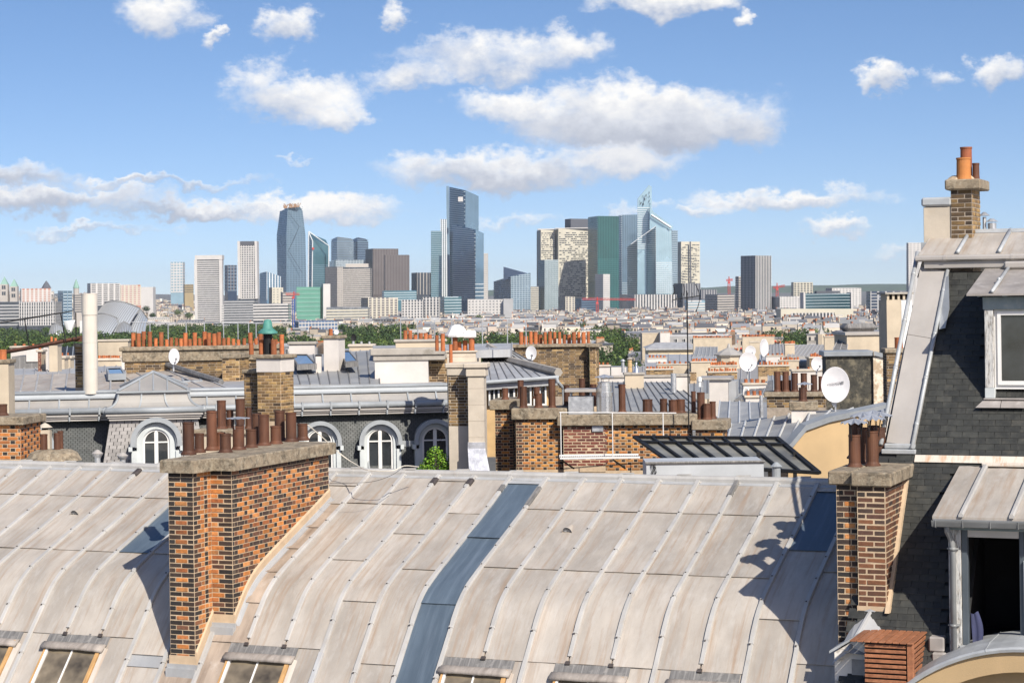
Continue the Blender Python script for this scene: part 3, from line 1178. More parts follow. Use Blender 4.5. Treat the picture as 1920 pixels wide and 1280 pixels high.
# ================================================================ slate house on the right
RB = Frame(*FR.world((7.6, -5.0, 0))[:2], -PHI)
slate_house = thing('slate_mansard_house', 'tall house with dark slate mansard and two dormers at the right edge', 'house', RB.o, -PHI)
SL0 = Vector((0, -.02, ZB - 4.42))
SLK = .83
SLN = Vector((0, 1, -SLK)).normalized()       # points inward/up along y


def sp_(px, py):
	return RB.at_plane(px, py, SL0, SLN)


def sl_y(z):
	return SL0.y + SLK * (z - SL0.z)


def part_box(parent, name, m, x0, x1, y0, y1, z0, z1, b=.006):
	mb = MB()
	mb.bbox(x0, x1, y0, y1, z0, z1, b)
	return obj(name, mb, m, parent)


def sub(name, parent, loc=(0, 0, 0)):
	o = bpy.data.objects.new(name, None)
	o.empty_display_size = .2
	COL.objects.link(o)
	o.parent = parent
	o.location = loc
	return o


def window_on(parent, x0, x1, z0, z1, y, fm, bars=1, fw=.05, gm=None, depth=.06, name='window'):
	"""casement in a wall plane y (outside is -y): frame, panes"""
	w = sub(name, parent, ((x0 + x1) / 2, y, z0))
	cx = (x0 + x1) / 2
	mb = MB()
	a, b = x0 - cx, x1 - cx
	h = z1 - z0
	mb.box(a, a + fw, -depth / 2, depth / 2, 0, h)
	mb.box(b - fw, b, -depth / 2, depth / 2, 0, h)
	mb.box(a + fw, b - fw, -depth / 2 + .002, depth / 2, 0, fw * 1.2)
	mb.box(a + fw, b - fw, -depth / 2 + .002, depth / 2, h - fw, h)
	iw = (b - a - 2 * fw)
	for i in range(1, bars + 1):
		xx = a + fw + iw * i / (bars + 1)
		mb.box(xx - fw * .4, xx + fw * .4, -depth / 2 + .004, depth / 2, fw * 1.2, h - fw)
	obj('frame', mb, fm, w)
	for i in range(bars + 1):
		xa, xb = a + fw + iw * i / (bars + 1), a + fw + iw * (i + 1) / (bars + 1)
		mb = MB()
		mb.box(xa, xb, .004, .012, fw, h - fw)
		obj('pane', mb, gm or GLASS_DK, w)
	return w


def build_slate_house():
	rnd = random.Random(5)
	H = slate_house
	ztop = sp_(1820, 512).z
	zbot = ZB - 6.4
	xl = sp_(1700, 870).x - .42
	xr = 7.0
	# slate bed, body of the house and upper roof
	dyf = sp_(1800, 1225).y + .02
	dz0, dz1 = RB.at_y(1860, 1208, dyf).z, RB.at_y(1860, 990, dyf).z
	dx0, dx1 = RB.at_y(1812, 1100, dyf).x - .02, RB.at_y(1911, 1100, dyf).x + .2
	va, vb = sp_(1726, 500), sp_(1657, 838)
	mb = MB()

	def bedq(q):
		mb.face([(x, sl_y(z) + .02, z) for x, z in q])
	bedq([(va.x, ztop), (vb.x, vb.z), (xr, vb.z), (xr, ztop)])
	bedq([(xl, vb.z), (xl, dz1), (xr, dz1), (xr, vb.z)])
	bedq([(xl, dz1), (xl, dz0 - .1), (dx0, dz0 - .1), (dx0, dz1)])
	bedq([(dx1, dz1), (dx1, dz0 - .1), (xr, dz0 - .1), (xr, dz1)])
	bedq([(xl, dz0 - .1), (xl, zbot), (xr, zbot), (xr, dz0 - .1)])
	obj('slate_bed', mb, SLATE_BASE, H)
	mb = MB()
	mb.box(xl + .02, xr, sl_y(zbot) + .03, 12, 0, zbot)
	xq = xl + .02
	mb.add([(xq, sl_y(zbot) + .03, zbot), (xq, 12, zbot), (va.x, 12, ztop), (va.x, sl_y(ztop) + .03, ztop), (vb.x, vb.y + .03, vb.z), (xq, vb.y + .03, vb.z)], [(0, 5, 4, 3, 2, 1)])
	obj('wall', mb, PLASTER, H)
	# slates
	e = .106
	W = .228
	ang = math.atan2(1, SLK)
	sm = MB()
	sm.bbox(-W / 2 + .0025, W / 2 - .0025, 0, .165, 0, .007, .0025)
	sme = sm.mesh('slate', SLATE)
	rows = int((ztop - zbot) / (e * math.sin(ang)))
	xv0, xv1 = sp_(1779, 515), sp_(1712, 846)
	cnt = 0
	rest = MB()
	spots_ = []
	for r in range(rows):
		z = ztop - .02 - (r + 1) * e * math.sin(ang)
		# left limit: right edge of the zinc verge above, chimney/party line below
		if z > xv1.z:
			k = (z - xv1.z) / (xv0.z - xv1.z)
			lim = xv1.x + (xv0.x - xv1.x) * k
		else:
			lim = xl + .05
		x = -1.2 + (W / 2 if r % 2 else 0) + rnd.uniform(-.012, .012)
		while x < 4.0:
			if x + W * .42 > lim and x < 3.2:
				spots_.append((x, z))
			x += W
	pw = lambda x, z: (RB.world((x, sl_y(z), z)))
	def vis(x, z):
		p = pw(x, z)
		u = F * p.x / p.y
		return u < 975
	for (x, z) in spots_:
		if not vis(x, z):
			continue
		pq = RB.world((x, sl_y(z), z))
		ux, uy = F * pq.x / pq.y, F * (EYE - pq.z) / pq.y
		ipx, ipy = PPX + CR * ux + SR * uy, PPY - SR * ux + CR * uy
		if (ipx > 1850 and 505 < ipy < 735) or (ipx > 1800 - (ipy - 872) * .4 and 885 < ipy <= 975) or (ipx > 1776 and 975 < ipy < 1225) or (ipx < 1668 and ipy < 1125):
			continue
		rot = (ang - .055 + rnd.uniform(-.006, .006), 0, rnd.uniform(-.006, .006))
		loc = (x, sl_y(z) - .016, z)
		if cnt < 300:
			o = obj('slate', sme, None, H, loc)
			o.rotation_euler = rot
			cnt += 1
		else:
			g_ = .026 * rnd.uniform(.75, 1.25)
			rest.cur = (g_, g_ * 1.05, g_ * 1.03)
			v0 = len(rest.v)
			rest.bbox(-W / 2 + .0025, W / 2 - .0025, 0, .165, 0, .007, .0025)
			ca, sa = math.cos(rot[0]), math.sin(rot[0])
			for i in range(v0, len(rest.v)):
				a_, b_, c_ = rest.v[i]
				rest.v[i] = (loc[0] + a_, loc[1] + b_ * ca - c_ * sa, loc[2] + b_ * sa + c_ * ca)
	obj('slate_courses', rest, SLATE_VC, H, col=True, kind='stuff')
	# verge: zinc strip with rolls
	lift = -SLN * .045
	A, Bq, C, D = sp_(1727, 503), sp_(1779, 513), sp_(1716, 838), sp_(1663, 832)
	k = .40
	m1, m2 = A.lerp(D, k), Bq.lerp(C, k)
	for q in ((A, Bq, m2, m1), (m1, m2, C, D)):
		mb = MB()
		top = [p + lift for p in q]
		if q[0] is m1:
			top[0] = q[0] + lift * .8
			top[1] = q[1] + lift * .8
		bot = [p + SLN * .01 for p in q]
		mb.add(top + bot, [(3, 2, 1, 0), (0, 1, 5, 4), (1, 2, 6, 5), (2, 3, 7, 6), (3, 0, 4, 7)])
		obj('verge_panel', mb, ZINC_PLAIN, H)
	for (a, b, r) in (((1722, 478), (1653, 838), .034), ((1778, 512), (1711, 846), .030)):
		pa, pb = sp_(*a) + lift * 1.5, sp_(*b) + lift * 1.5
		mb = MB()
		mb.tube([pa, pb], r, 10)
		for q in (.12, .37, .62, .87):
			pm = pa.lerp(pb, q)
			d = (pb - pa).normalized() * .03
			mb.tube([pm - d, pm + d], r * 1.13, 10)
		obj('verge_roll', mb, ZINC_COOLP, H, smooth=True)
	# foot of the verge
	pf0, pf1 = sp_(1655, 838), sp_(1716, 845)
	mb = MB()
	mb.bbox(pf0.x, pf1.x + .02, pf0.y - .12, pf0.y + .35, pf0.z - .09, pf0.z - .02, .012)
	mb.bbox(pf0.x + .03, pf1.x, pf0.y - .07, pf0.y + .35, pf0.z - .02, pf0.z + .06, .02)
	obj('verge_foot', mb, ZINC_COOLP, H)
	# bent zinc flap hanging beside the roll
	mb = MB()
	q = [(1769, 527), (1781, 526), (1783, 590), (1774, 622), (1762, 622), (1764, 575)]
	pts = [sp_(*a) + lift * 1.3 for a in q]
	pts[1] += lift * 1.5
	pts[2] += lift * 2.2
	pts[3] += lift * .8
	mb.add(pts + [p - lift * .25 for p in pts], [(5, 2, 1, 0), (5, 4, 3, 2), (0, 1, 7, 6), (1, 2, 8, 7), (2, 3, 9, 8)])
	obj('bent_flap', mb, ZINC_COOLP, H)
	# cornice at the top of the slates
	yt = sl_y(ztop)
	xe = sp_(1724, 500).x - .02
	za, zb_ = RB.at_y(1800, 500, yt).z, RB.at_y(1800, 490, yt).z
	zc = RB.at_y(1800, 478, yt).z
	part_box(H, 'cornice_flashing', ZINC_PLAIN, xe + .12, xr, yt - .07, yt + .2, za - .02, zb_ + .005)
	mb = MB()
	mb.extr([(yt - .10, zb_ + .006), (yt - .13, zb_ + .03), (yt - .13, zc - .03), (yt - .09, zc), (yt + .2, zc), (yt + .2, zb_ + .006)], xe, xr)
	for x in (RB.at_y(1774, 484, yt).x, RB.at_y(1900, 484, yt).x):
		mb.extr([(yt - .105, zb_ + .0), (yt - .138, zb_ + .028), (yt - .138, zc - .026), (yt - .09, zc + .006), (yt + .1, zc + .006), (yt + .1, zb_)], x - .025, x + .025)
	obj('cornice_roll', mb, ZINC_PLAIN, H)
	# low slope above, four visible sheets and battens
	rise = .36
	slp = [(yt - .03, zc + .0), (yt + 1.15, zc + rise)]
	xs = [xe + .03] + [RB.at_y(px, 472, yt + .05).x for px in (1797, 1875, 1955, 2035)] + [xr]
	for i in range(len(xs) - 1):
		mb = MB()
		rows_ = []
		for j in range(5):
			q = j / 4
			rows_.append([(xs[i] + (xs[i + 1] - xs[i]) * c / 4, slp[0][0] + (slp[1][0] - slp[0][0]) * q, slp[0][1] + .012 + (slp[1][1] - slp[0][1]) * q + rnd.uniform(-.004, .004)) for c in range(5)])
		mb.strip(rows_, close=False)
		mb.strip([rows_[0], [(p[0], p[1], p[2] - .05) for p in rows_[0]]], close=False)
		obj('upper_sheet', mb, ZINC, H, smooth=False)
		if 0 < i < 5:
			mb = MB()
			mb.tube([(xs[i], slp[0][0] - .01, slp[0][1] + .04), (xs[i], slp[1][0], slp[1][1] + .04)], .032, 8)
			obj('batten', mb, ZINC_COOLP, H, smooth=True)
	mb = MB()
	mb.extr([(slp[1][0] - .06, slp[1][1] + .0), (slp[1][0] - .05, slp[1][1] + .06), (slp[1][0] + .05, slp[1][1] + .06), (slp[1][0] + .06, slp[1][1])], xe, xr)
	obj('ridge_roll', mb, ZINC_COOLP, H)
	mb = MB()
	mb.add([(xe, slp[1][0], slp[1][1]), (xr, slp[1][0], slp[1][1]), (xr, 12, ztop - 1), (xe, 12, ztop - 1)], [(0, 1, 2, 3)])
	mb.add([(xe, yt, ztop - .05), (xe, slp[1][0], slp[1][1]), (xe, 12, ztop - 1)], [(0, 1, 2)])
	obj('rear_slope', mb, ZINC_GREY, H)

	# ---------------- upper dormer
	d = sub('dormer', H)
	yf = sp_(1850, 752).y + .02                       # front wall
	zs = RB.at_y(1850, 742, yf).z                     # sill level
	zt = RB.at_y(1850, 578, yf).z
	x0 = RB.at_y(1847, 650, yf).x
	x1 = x0 + 1.25
	# roof slab: eave corner and back edge
	ze = RB.at_y(1815, 551, yf - .22).z
	xe0 = RB.at_y(1812, 551, yf - .22).x
	yb = sl_y(ztop) - .05
	zk = RB.at_y(1850, 503, yb).z
	xk0 = RB.at_y(1851, 504, yb).x
	bx = [RB.at_y(1860, 547, yf - .22).x, x1 - .2]
	edges = [xe0] + bx + [x1 + .3]
	for i in range(len(edges) - 1):
		mb = MB()
		a, b = edges[i], edges[i + 1]
		v = [(a, yf - .22, ze), (b, yf - .22, ze), (b, yb, zk), (a, yb, zk)]
		w = [(p[0], p[1], p[2] - .03) for p in v]
		mb.add(v + w, [(0, 1, 2, 3), (4, 5, 1, 0), (5, 6, 2, 1), (7, 4, 0, 3), (7, 6, 5, 4)])
		obj('roof_sheet', mb, ZINC_DARKER, d)
	for x in bx:
		mb = MB()
		mb.tube([(x, yf - .23, ze + .03), (x, yb, zk + .03)], .028, 8)
		mb.tube([(x, yf + .42, ze + .03 + (zk - ze) * .45), (x, yf + .47, ze + .03 + (zk - ze) * .485)], .031, 8)
		obj('batten', mb, ZINC_COOLP, d, smooth=True)
	mb = MB()
	mb.bbox(xe0 + .3, x1 + .3, yb - .16, yb + .1, zk - .02, zk + .1, .03)
	obj('apron', mb, ZINC_PLAIN, d)
	mb = MB()
	mb.bbox(x0 - .02, x1, yf - .05, yf + .12, zt - .02, zt + .17, .01)
	for i in range(4):
		xx = x0 - .08 + i * .36
		mb.bbox(xx, xx + .07, yf - .2, yf + .1, zt + .172, zt + .215, .008)
	obj('eave_beam', mb, TEAL_WOOD, d)
	mb = MB()
	mb.add([(x0 + .0, yf + .0, zs - .05), (x0 + .0, yb, zs - .05), (x0 + .0, yb, zk - .02), (x0 + .0, yf, zt + .2)], [(0, 3, 2, 1)])
	mb.add([(x0, yf + .13, zt + .1), (x0 + 1.5, yf + .13, zt + .1), (x0 + 1.5, yf + .13, zt + .25), (x0, yf + .13, zt + .25)], [(0, 1, 2, 3)])
	obj('cheek', mb, SLATE_BASE, d)
	part_box(d, 'post', WOODP, x0, x0 + .125, yf - .04, yf + .08, zs + .12, zt - .02)
	part_box(d, 'post_foot', GREYP, x0 - .005, x0 + .14, yf - .05, yf + .08, zs - .03, zs + .118)
	wx0 = RB.at_y(1864, 650, yf).x
	w = window_on(d, wx0, wx0 + .62, zs + .1, zt - .01, yf + .06, WHITE, 0, .045)
	w2 = window_on(d, wx0 + .048, wx0 + .57, zs + .16, zt - .05, yf + .03, WHITE, 0, .05, name='sash')
	window_on(d, wx0 + .63, wx0 + 1.2, zs + .1, zt - .01, yf + .06, WHITE, 0, .05)
	mb = MB()
	n = 14
	mb.strip([[(wx0 + .16 + .25 * i / n, yf + .028 - .003, zs + .22), (wx0 + .16 + .25 * i / n, yf + .028 - .003, zs + .86 + .0 * i)] for i in range(n + 1)], close=False)
	mb = MB()
	mb.strip([[(wx0 - .1 + 1.5 * i / 30, yf + .35 + .03 * math.sin(i * 1.7), zs), (wx0 - .1 + 1.5 * i / 30, yf + .35 + .03 * math.sin(i * 1.7), zt)] for i in range(31)], close=False)
	obj('curtain', mb, PLASTER, d)
	part_box(d, 'sill', ZINC_DARKER, x0 - .02, x1, yf - .10, yf + .05, zs - .05, zs - .03)
	mb = MB()
	for i in range(4):
		xa = x0 - .12 + i * .36
		mb.add([(xa, yf - .2, zs - .16), (xa + .352, yf - .2, zs - .16), (xa + .352, yf - .06, zs - .052), (xa + (.1 if i == 0 else 0), yf - .06, zs - .052)], [(0, 1, 2, 3)])
	obj('sill_apron', mb, ZINC_DARKER, d)

	# ---------------- lower dormer
	d = sub('dormer', H)
	yf = sp_(1800, 1225).y + .02
	zs = RB.at_y(1860, 1208, yf).z
	zt = RB.at_y(1860, 990, yf).z
	x0 = RB.at_y(1780, 1100, yf).x
	x1 = x0 + 1.4
	ye = yf - .2
	ze = RB.at_y(1748, 967, ye).z
	xe0 = RB.at_y(1748, 967, ye).x
	pk = sp_(1797, 872)
	yb, zk = pk.y, pk.z
	bx = [RB.at_y(1802, 966, ye).x, RB.at_y(1897, 970, ye).x]
	edges = [xe0] + bx + [x1 + .2]
	for i in range(len(edges) - 1):
		a, b = edges[i], edges[i + 1]
		mb = MB()
		rows_ = []
		for j in range(6):
			q = j / 5
			rows_.append([(a + (b - a) * c / 5, ye + (yb - ye) * q, ze + (zk - ze) * q + rnd.uniform(-.003, .003)) for c in range(6)])
		mb.strip(rows_, close=False)
		mb.strip([[(p[0], p[1], p[2] - .045) for p in rows_[0]], rows_[0]], close=False)
		mb.add([(a, ye, ze - .05), (a, yb, zk - .05), (a, yb, zk), (a, ye, ze)], [(0, 3, 2, 1)])
		mb.add([(a, ye, ze - .05), (b, ye, ze - .05), (b, yb, zk - .05), (a, yb, zk - .05)], [(3, 2, 1, 0)])
		obj('roof_sheet', mb, ZINC, d, smooth=False)
	for x in bx:
		mb = MB()
		sec = lambda y, z, g=1: [(x - .032 * g, y, z), (x - .032 * g, y, z + .03 * g), (x - .018 * g, y, z + .052 * g), (x + .018 * g, y, z + .052 * g), (x + .032 * g, y, z + .03 * g), (x + .032 * g, y, z)]
		mb.strip([sec(ye - .03, ze), sec(ye + (yb - ye) * .45, ze + (zk - ze) * .45, 1.1)])
		mb.strip([sec(ye + (yb - ye) * .43, ze + (zk - ze) * .43, 1.15), sec(yb - .1, zk - .02, 1.15)])
		obj('batten', mb, ZINC_BAT, d)
	mb = MB()
	mb.bbox(xe0 + .33, x1 + .2, yb - .12, yb + .25, zk + .0, zk + .05, .01)
	mb.add([(sp_(1716, 860).x, sl_y(zk) + .04 - .06, zk + .04), (x1 + .2, sl_y(zk) - .03, zk + .04), (x1 + .2, sl_y(zk + .12) - .03, zk + .135), (sp_(1716, 860).x, sl_y(zk + .12) - .03, zk + .135)], [(0, 1, 2, 3)])
	obj('apron', mb, ZINC_STAIN, d)
	# gutter
	mb = MB()
	secs = []
	for x in (xe0 + .01, x1 + .2):
		secs.append([(x, ye - .005, ze - .035), (x, ye - .01, ze - .09), (x, ye - .05, ze - .125), (x, ye - .1, ze - .11), (x, ye - .125, ze - .06), (x, ye - .125, ze - .045), (x, ye - .14, ze - .04), (x, ye - .135, ze - .06), (x, ye - .105, ze - .125), (x, ye - .05, ze - .14), (x, ye, ze - .1), (x, ye + .005, ze - .035)])
	mb.strip(secs)
	for i in range(7):
		xx = xe0 + .06 + i * .36
		mb.tube([(xx, ye - .14, ze - .035), (xx, ye - .115, ze - .13), (xx, ye - .05, ze - .148), (xx, ye, ze - .1)], .008, 5)
	obj('gutter', mb, PIPE_GREY, d)
	part_box(d, 'eave_beam', TEAL_WOOD, x0 - .02, x1, yf - .04, yf + .14, zt - .03, ze - .06)
	mb = MB()
	mb.add([(x0, yf, zs - .5), (x0, yb, zs - .5), (x0, yb, zk - .06), (x0, yf, ze - .06)], [(0, 3, 2, 1)])
	obj('cheek', mb, TEAL_WOOD, d)
	xa = RB.at_y(1803, 1100, yf).x
	part_box(d, 'post', WOODP, x0, xa, yf - .03, yf + .1, zs - .28, zt - .03)
	part_box(d, 'frame_jamb', DARKGREY, xa + .004, xa + .085, yf + .0, yf + .12, zs - .02, zt - .03)
	xo0, xo1 = RB.at_y(1815, 1100, yf).x, RB.at_y(1911, 1100, yf).x
	part_box(d, 'frame_jamb', DARKGREY, xo1 + .003, xo1 + .06, yf + .02, yf + .12, zs - .02, zt - .03)
	part_box(d, 'blind_box', PLASTER, xo0 - .02, xo1, yf + .03, yf + .14, zt - .13, zt - .032)
	part_box(d, 'sash', GREYP, xo1 + .062, xo1 + .16, yf - .03, yf + .02, zs + .0, RB.at_y(1915, 1050, yf).z)
	part_box(d, 'window_sill', ZINC_COOLP, xa - .03, x1, yf - .07, yf + .12, zs - .06, zs - .021)
	part_box(d, 'sill_panel', GREYP, xa - .02, x1, yf - .02, yf + .1, zs - .5, zs - .061)
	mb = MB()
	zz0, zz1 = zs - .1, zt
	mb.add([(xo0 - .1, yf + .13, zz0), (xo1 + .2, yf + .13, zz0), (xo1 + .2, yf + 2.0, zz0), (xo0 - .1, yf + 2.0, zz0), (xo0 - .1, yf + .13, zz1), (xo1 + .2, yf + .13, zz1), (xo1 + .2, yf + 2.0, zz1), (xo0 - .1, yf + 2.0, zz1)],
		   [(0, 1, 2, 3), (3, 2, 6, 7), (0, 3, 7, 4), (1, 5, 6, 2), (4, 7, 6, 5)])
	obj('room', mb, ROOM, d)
	part_box(d, 'door_edge', OCHRE, xo1 - .16, xo1 - .1, yf + 1.4, yf + 1.5, zt - .55, zt - .14)
	# downpipe with swan neck and collars
	xp = RB.at_y(1787, 1100, yf - .12).x
	mb = MB()
	mb.tube([(xp - .05, ye - .04, ze - .12), (xp - .05, ye + .0, ze - .2), (xp - .03, yf - .13, ze - .28), (xp, yf - .11, ze - .37), (xp, yf - .11, ze - .5), (xp, yf - .11, zs - .75)], .040, 12)
	for z in (ze - .44, zs + .25):
		mb.tube([(xp, yf - .11, z - .02), (xp, yf - .11, z + .02)], .052, 12)
		mb.box(xp - .075, xp + .075, yf - .115, yf - .03, z - .008, z + .008)
	obj('downpipe', mb, PIPE_GREY, d, smooth=True)
	# zinc steps left of the sill
	mb = MB()
	pa = RB.at_y(1749, 1215, yf - .02)
	mb.bbox(pa.x, pa.x + .2, yf - .12, yf + .2, pa.z - .6, pa.z - .04, .02)
	mb.bbox(pa.x - .05, pa.x + .16, yf - .06, yf + .3, pa.z - .04, pa.z + .16, .02)
	obj('zinc_step', mb, ZINC_DARKER, d)
	# cloth hanging over the sill inside
	cl = MB()
	rows_ = []
	for j in range(11):
		q = j / 10
		w = .10 + .05 * math.sin(q * 2.6)
		rows_.append([(xo0 + .01 + w * i / 6 + .03 * q, yf + .11 - .012 * math.sin(i * 1.9 + q) - .02 * q, zs + .40 * (1 - q) - .02 * math.sin(i * .8)) for i in range(7)])
	cl.strip(rows_, close=False)
	o = obj('draped_garment', cl, CLOTH, None, RB.o, -PHI, smooth=True)
	tag(o, 'lavender blue garment hanging in the open dormer window', 'garment')

	# ---------------- arched pediment of the floor below
	ya = yf - .75
	a = sub('arched_pediment', H)
	ctr = RB.at_y(1932, 1578, ya)
	Rr = 366 / F * RB.world(ctr).y
	inner = Rr * 318 / 366
	mb = MB()
	secs, cop = [], []
	n = 40
	for i in range(n + 1):
		t = R(172 - 164 * i / n)
		c, s_ = math.cos(t), math.sin(t)
		pnt = lambda r, y: (ctr.x + r * c, y, ctr.z + r * s_)
		secs.append([pnt(inner, ya), pnt(Rr - .06, ya), pnt(Rr - .06, ya + 1.2), pnt(inner, ya + 1.2)])
		cop.append([pnt(Rr - .062, ya - .05), pnt(Rr - .025, ya - .06), pnt(Rr, ya - .03), pnt(Rr + .03, ya + .35), pnt(Rr + .02, ya + 1.25), pnt(Rr - .06, ya + 1.25)])
	mb.strip(secs)
	obj('render_arch', mb, PLASTER_Y, a)
	mb = MB()
	mb.strip(cop)
	for k in (8, 17, 26):
		q = [Vector(p) for p in cop[k]]
		q2 = [Vector(p) for p in cop[k + 1]]
		cc = Vector((ctr.x, 0, ctr.z))
		ex = lambda p: (p[0] + (p[0] - ctr.x) * .003, p[1] - .003, p[2] + (p[2] - ctr.z) * .003)
		mb.strip([[ex(p) for p in q], [ex(x.lerp(y, .06)) for x, y in zip(q, q2)]])
	obj('coping', mb, ZINC_COOLP, a)
	mb = MB()
	mb.face([(ctr.x + inner * math.cos(R(180 * i / 20)), ya + .25, ctr.z + inner * math.sin(R(180 * i / 20))) for i in range(21)])
	obj('tympanum', mb, PLASTER_Y, a)
	part_box(a, 'pier', PLASTER_Y, ctr.x - Rr + .02, ctr.x - inner, ya + .01, ya + 1.2, ctr.z - 3, ctr.z + .12)


SLATE_VC = mat('slate_joined', (1, 1, 1), .55, 0, .3, 6.0, src='vc', streak=((.12, .115, .10), (9, 2, .8), .25), bump=.15, bump_scale=30)
PIPE_GREY = mat('pipe_grey', (.20, .205, .205), .5, .1, .15, 3)
ZINC_PLAIN = mat('zinc_sheet_plain', (.36, .335, .31), .5, .1, .1, 1.2, streak=((.34, .29, .24), (5, 1, .5), .3), bump=.04, rand=.04)
ZINC_COOLP = mat('zinc_roll_pale', (.37, .385, .395), .48, .15, .12, 4.0, spots=[((.30, .29, .28), .3)], spot_scale=5)
ZINC_DARKER = mat('zinc_shelf', (.30, .275, .255), .6, .05, .2, 2.5, streak=((.2, .17, .14), (5, 2, 2), .5), spots=[((.5, .48, .46), .4)], spot_scale=5, bump=.05)
ZINC_STAIN = mat('zinc_rust_runs', (.55, .50, .43), .6, 0, .12, 2.0, streak=((.42, .20, .07), (14, 3, 3), .8), bump=.05)
DARKGREY = mat('anthracite_frame', (.07, .085, .10), .45, 0, .1, 3)
build_slate_house()


# ================================================================ chimney against the slate house
RC = Frame(*FR.world((7.2, -4.6, 0))[:2], -PHI)
rchim = thing('brick_chimney', 'brick chimney with lichen slab and rusty pots against the slate house', 'chimney', RC.o, -PHI)


def build_right_chimney():
	X = lambda s: s - 7.2
	Yy = lambda t: -(t - 4.6)
	H = rchim
	ztop = ZB - 2.745
	co = .0757
	f1, f2 = 4.92, 5.06               # front planes of the two blocks
	s0, s1, s2 = 6.885, 7.205, 7.60
	mb = MB()
	mb.box(X(s0), X(s1), Yy(f1), Yy(2.2), ZB - 6.8, ztop)
	mb.box(X(s1) + .002, X(s2), Yy(f2), Yy(2.6), ZB - 4.5, ztop)
	obj('mortar_core', mb, MORTAR, H)
	br = Bricks(H, 300)
	h = co - .012
	for i in range(42):
		z = ztop - co * (i + .5)
		W = s1 - s0
		g = .006
		if i % 2 == 1:
			parts = [(0, .105, 'dark'), (.105, .265, 'orange' if i > 1 else 'brown'), (.265, W, 'brown')]
		else:
			parts = [(0, .2, 'dark'), (.2, W, 'dark')]
		for a, b, k in parts:
			br.lay((X(s0), Yy(f1)), 0, a + g, b - g, z, h, .05, k)
		if z > ZB - 4.40:
			W = s2 - s1 - .002
			if i % 2:
				parts = [(0, .12, 'brown'), (.12, W, 'brown')]
			else:
				parts = [(0, .23, 'brown'), (.23, W, 'brown')]
			if i < 2:
				parts = [(a, b, 'dark') for a, b, k in parts]
			for a, b, k in parts:
				br.lay((X(s1) + .002, Yy(f2)), 0, a + .009, b - .009, z, h - .006, .05, k)
	for i in range(42):
		z = ztop - co * (i + .5)
		x = 0 if i % 2 else -.11
		yl = f2 - (5.02 - .83 * (z - ZB + 4.42)) - .04      # until the slate plane
		while x < min(yl, 1.7):
			w = .225 if (i % 2) else .115
			a, b = max(0, x), min(x + w, yl)
			if b - a > .03:
				br.lay((X(s2), Yy(f2)), R(90), a + .008, b - .008, z, h - .004, .05, 'brown')
			x += w
	br.done()
	# render fillet against the slates, render foot
	mb = MB()
	zs = [ZB - 2.75 - 1.72 * i / 10 for i in range(11)]
	tt = lambda z: 5.02 - .83 * (z - ZB + 4.42)
	mb.strip([[(X(s2) - .01, Yy(tt(z) + .10), z), (X(s2) + .05, Yy(tt(z) + .10), z), (X(s2) + .06, Yy(tt(z) - .02), z), (X(s2) - .01, Yy(tt(z) - .02), z)] for z in zs])
	mb.box(X(s1) - .012, X(s2) + .02, Yy(f2) - .015, Yy(f2) + .4, ZB - 4.56, ZB - 4.395)
	obj('render_skirt', mb, RENDER, H)
	# zinc saddle in front
	mb = MB()
	xm = (X(s1) + X(s2)) / 2 - .03
	zf = ZB - 4.56
	mb.add([(X(s1) - .03, Yy(f2) - .03, zf - .02), (xm, Yy(f2) - .03, zf + .07), (X(s2) + .05, Yy(f2) - .03, zf - .04),
			(X(s1) - .20, Yy(f2) - .75, zf - .52), (xm - .16, Yy(f2) - .75, zf - .36), (X(s2) + .02, Yy(f2) - .6, zf - .42),
			(X(s1) - .03, Yy(f2) - .02, zf + .05), (xm, Yy(f2) - .02, zf + .13), (X(s2) + .05, Yy(f2) - .02, zf + .02)],
		   [(0, 3, 4, 1), (1, 4, 5, 2), (6, 0, 1, 7), (7, 1, 2, 8)])
	mb.tube([(xm, Yy(f2) - .03, zf + .08), (xm - .16, Yy(f2) - .75, zf - .35)], .03, 6)
	obj('saddle_flashing', mb, ZINC_GREY, H)
	# cap
	mb = MB()
	mb.bbox(X(6.785), X(7.13), Yy(4.995), Yy(2.2), ztop, ztop + .195, .02)
	mb.bbox(X(7.133), X(7.70), Yy(5.13), Yy(2.6), ztop - .004, ztop + .192, .02)
	obj('cap_slab', mb, CAP, H)
	zc = ztop + .19
	for (px, pb, ptop, w) in ((1604.5, 860, 794, 25), (1621.5, 856, 819, 11)):
		p = RC.at_z(px, pb - 2, zc)
		Yw = RC.world(p).y
		pot(H, p.x, p.y, zc, (pb - ptop) / F * Yw, w / 2 / F * Yw, RUST, n=24)
	# row of flues behind, each under a folded metal cowl on stilts
	for (s_, t_, h, r) in ((7.0, 4.25, .46, .085), (7.2, 4.0, .5, .09), (7.0, 3.65, .52, .085), (7.15, 3.25, .5, .085), (6.98, 2.9, .5, .085), (7.1, 2.5, .5, .085)):
		x, y = X(s_), Yy(t_)
		pot(H, x, y, zc, h, r, RUST, n=20)
		mb = MB()
		n = 12
		rr = .2
		z = zc + h + .15
		for k in range(n):
			a0, a1 = 2 * math.pi * k / n, 2 * math.pi * (k + 1) / n
			am = (a0 + a1) / 2
			mb.add([(x, y, z + .085), (x + rr * math.cos(a0), y + rr * math.sin(a0), z), (x + rr * .93 * math.cos(am), y + rr * .93 * math.sin(am), z + .03), (x + rr * math.cos(a1), y + rr * math.sin(a1), z)], [(0, 1, 2), (0, 2, 3)])
		for k in range(3):
			a = 2.1 * k + .3
			mb.tube([(x + .12 * math.cos(a), y + .12 * math.sin(a), z + .02), (x + r * math.cos(a), y + r * math.sin(a), zc + h - .08)], .007, 4, 1)
		obj('cowl', mb, [BLUEHAT, DARKM], H)


build_right_chimney()

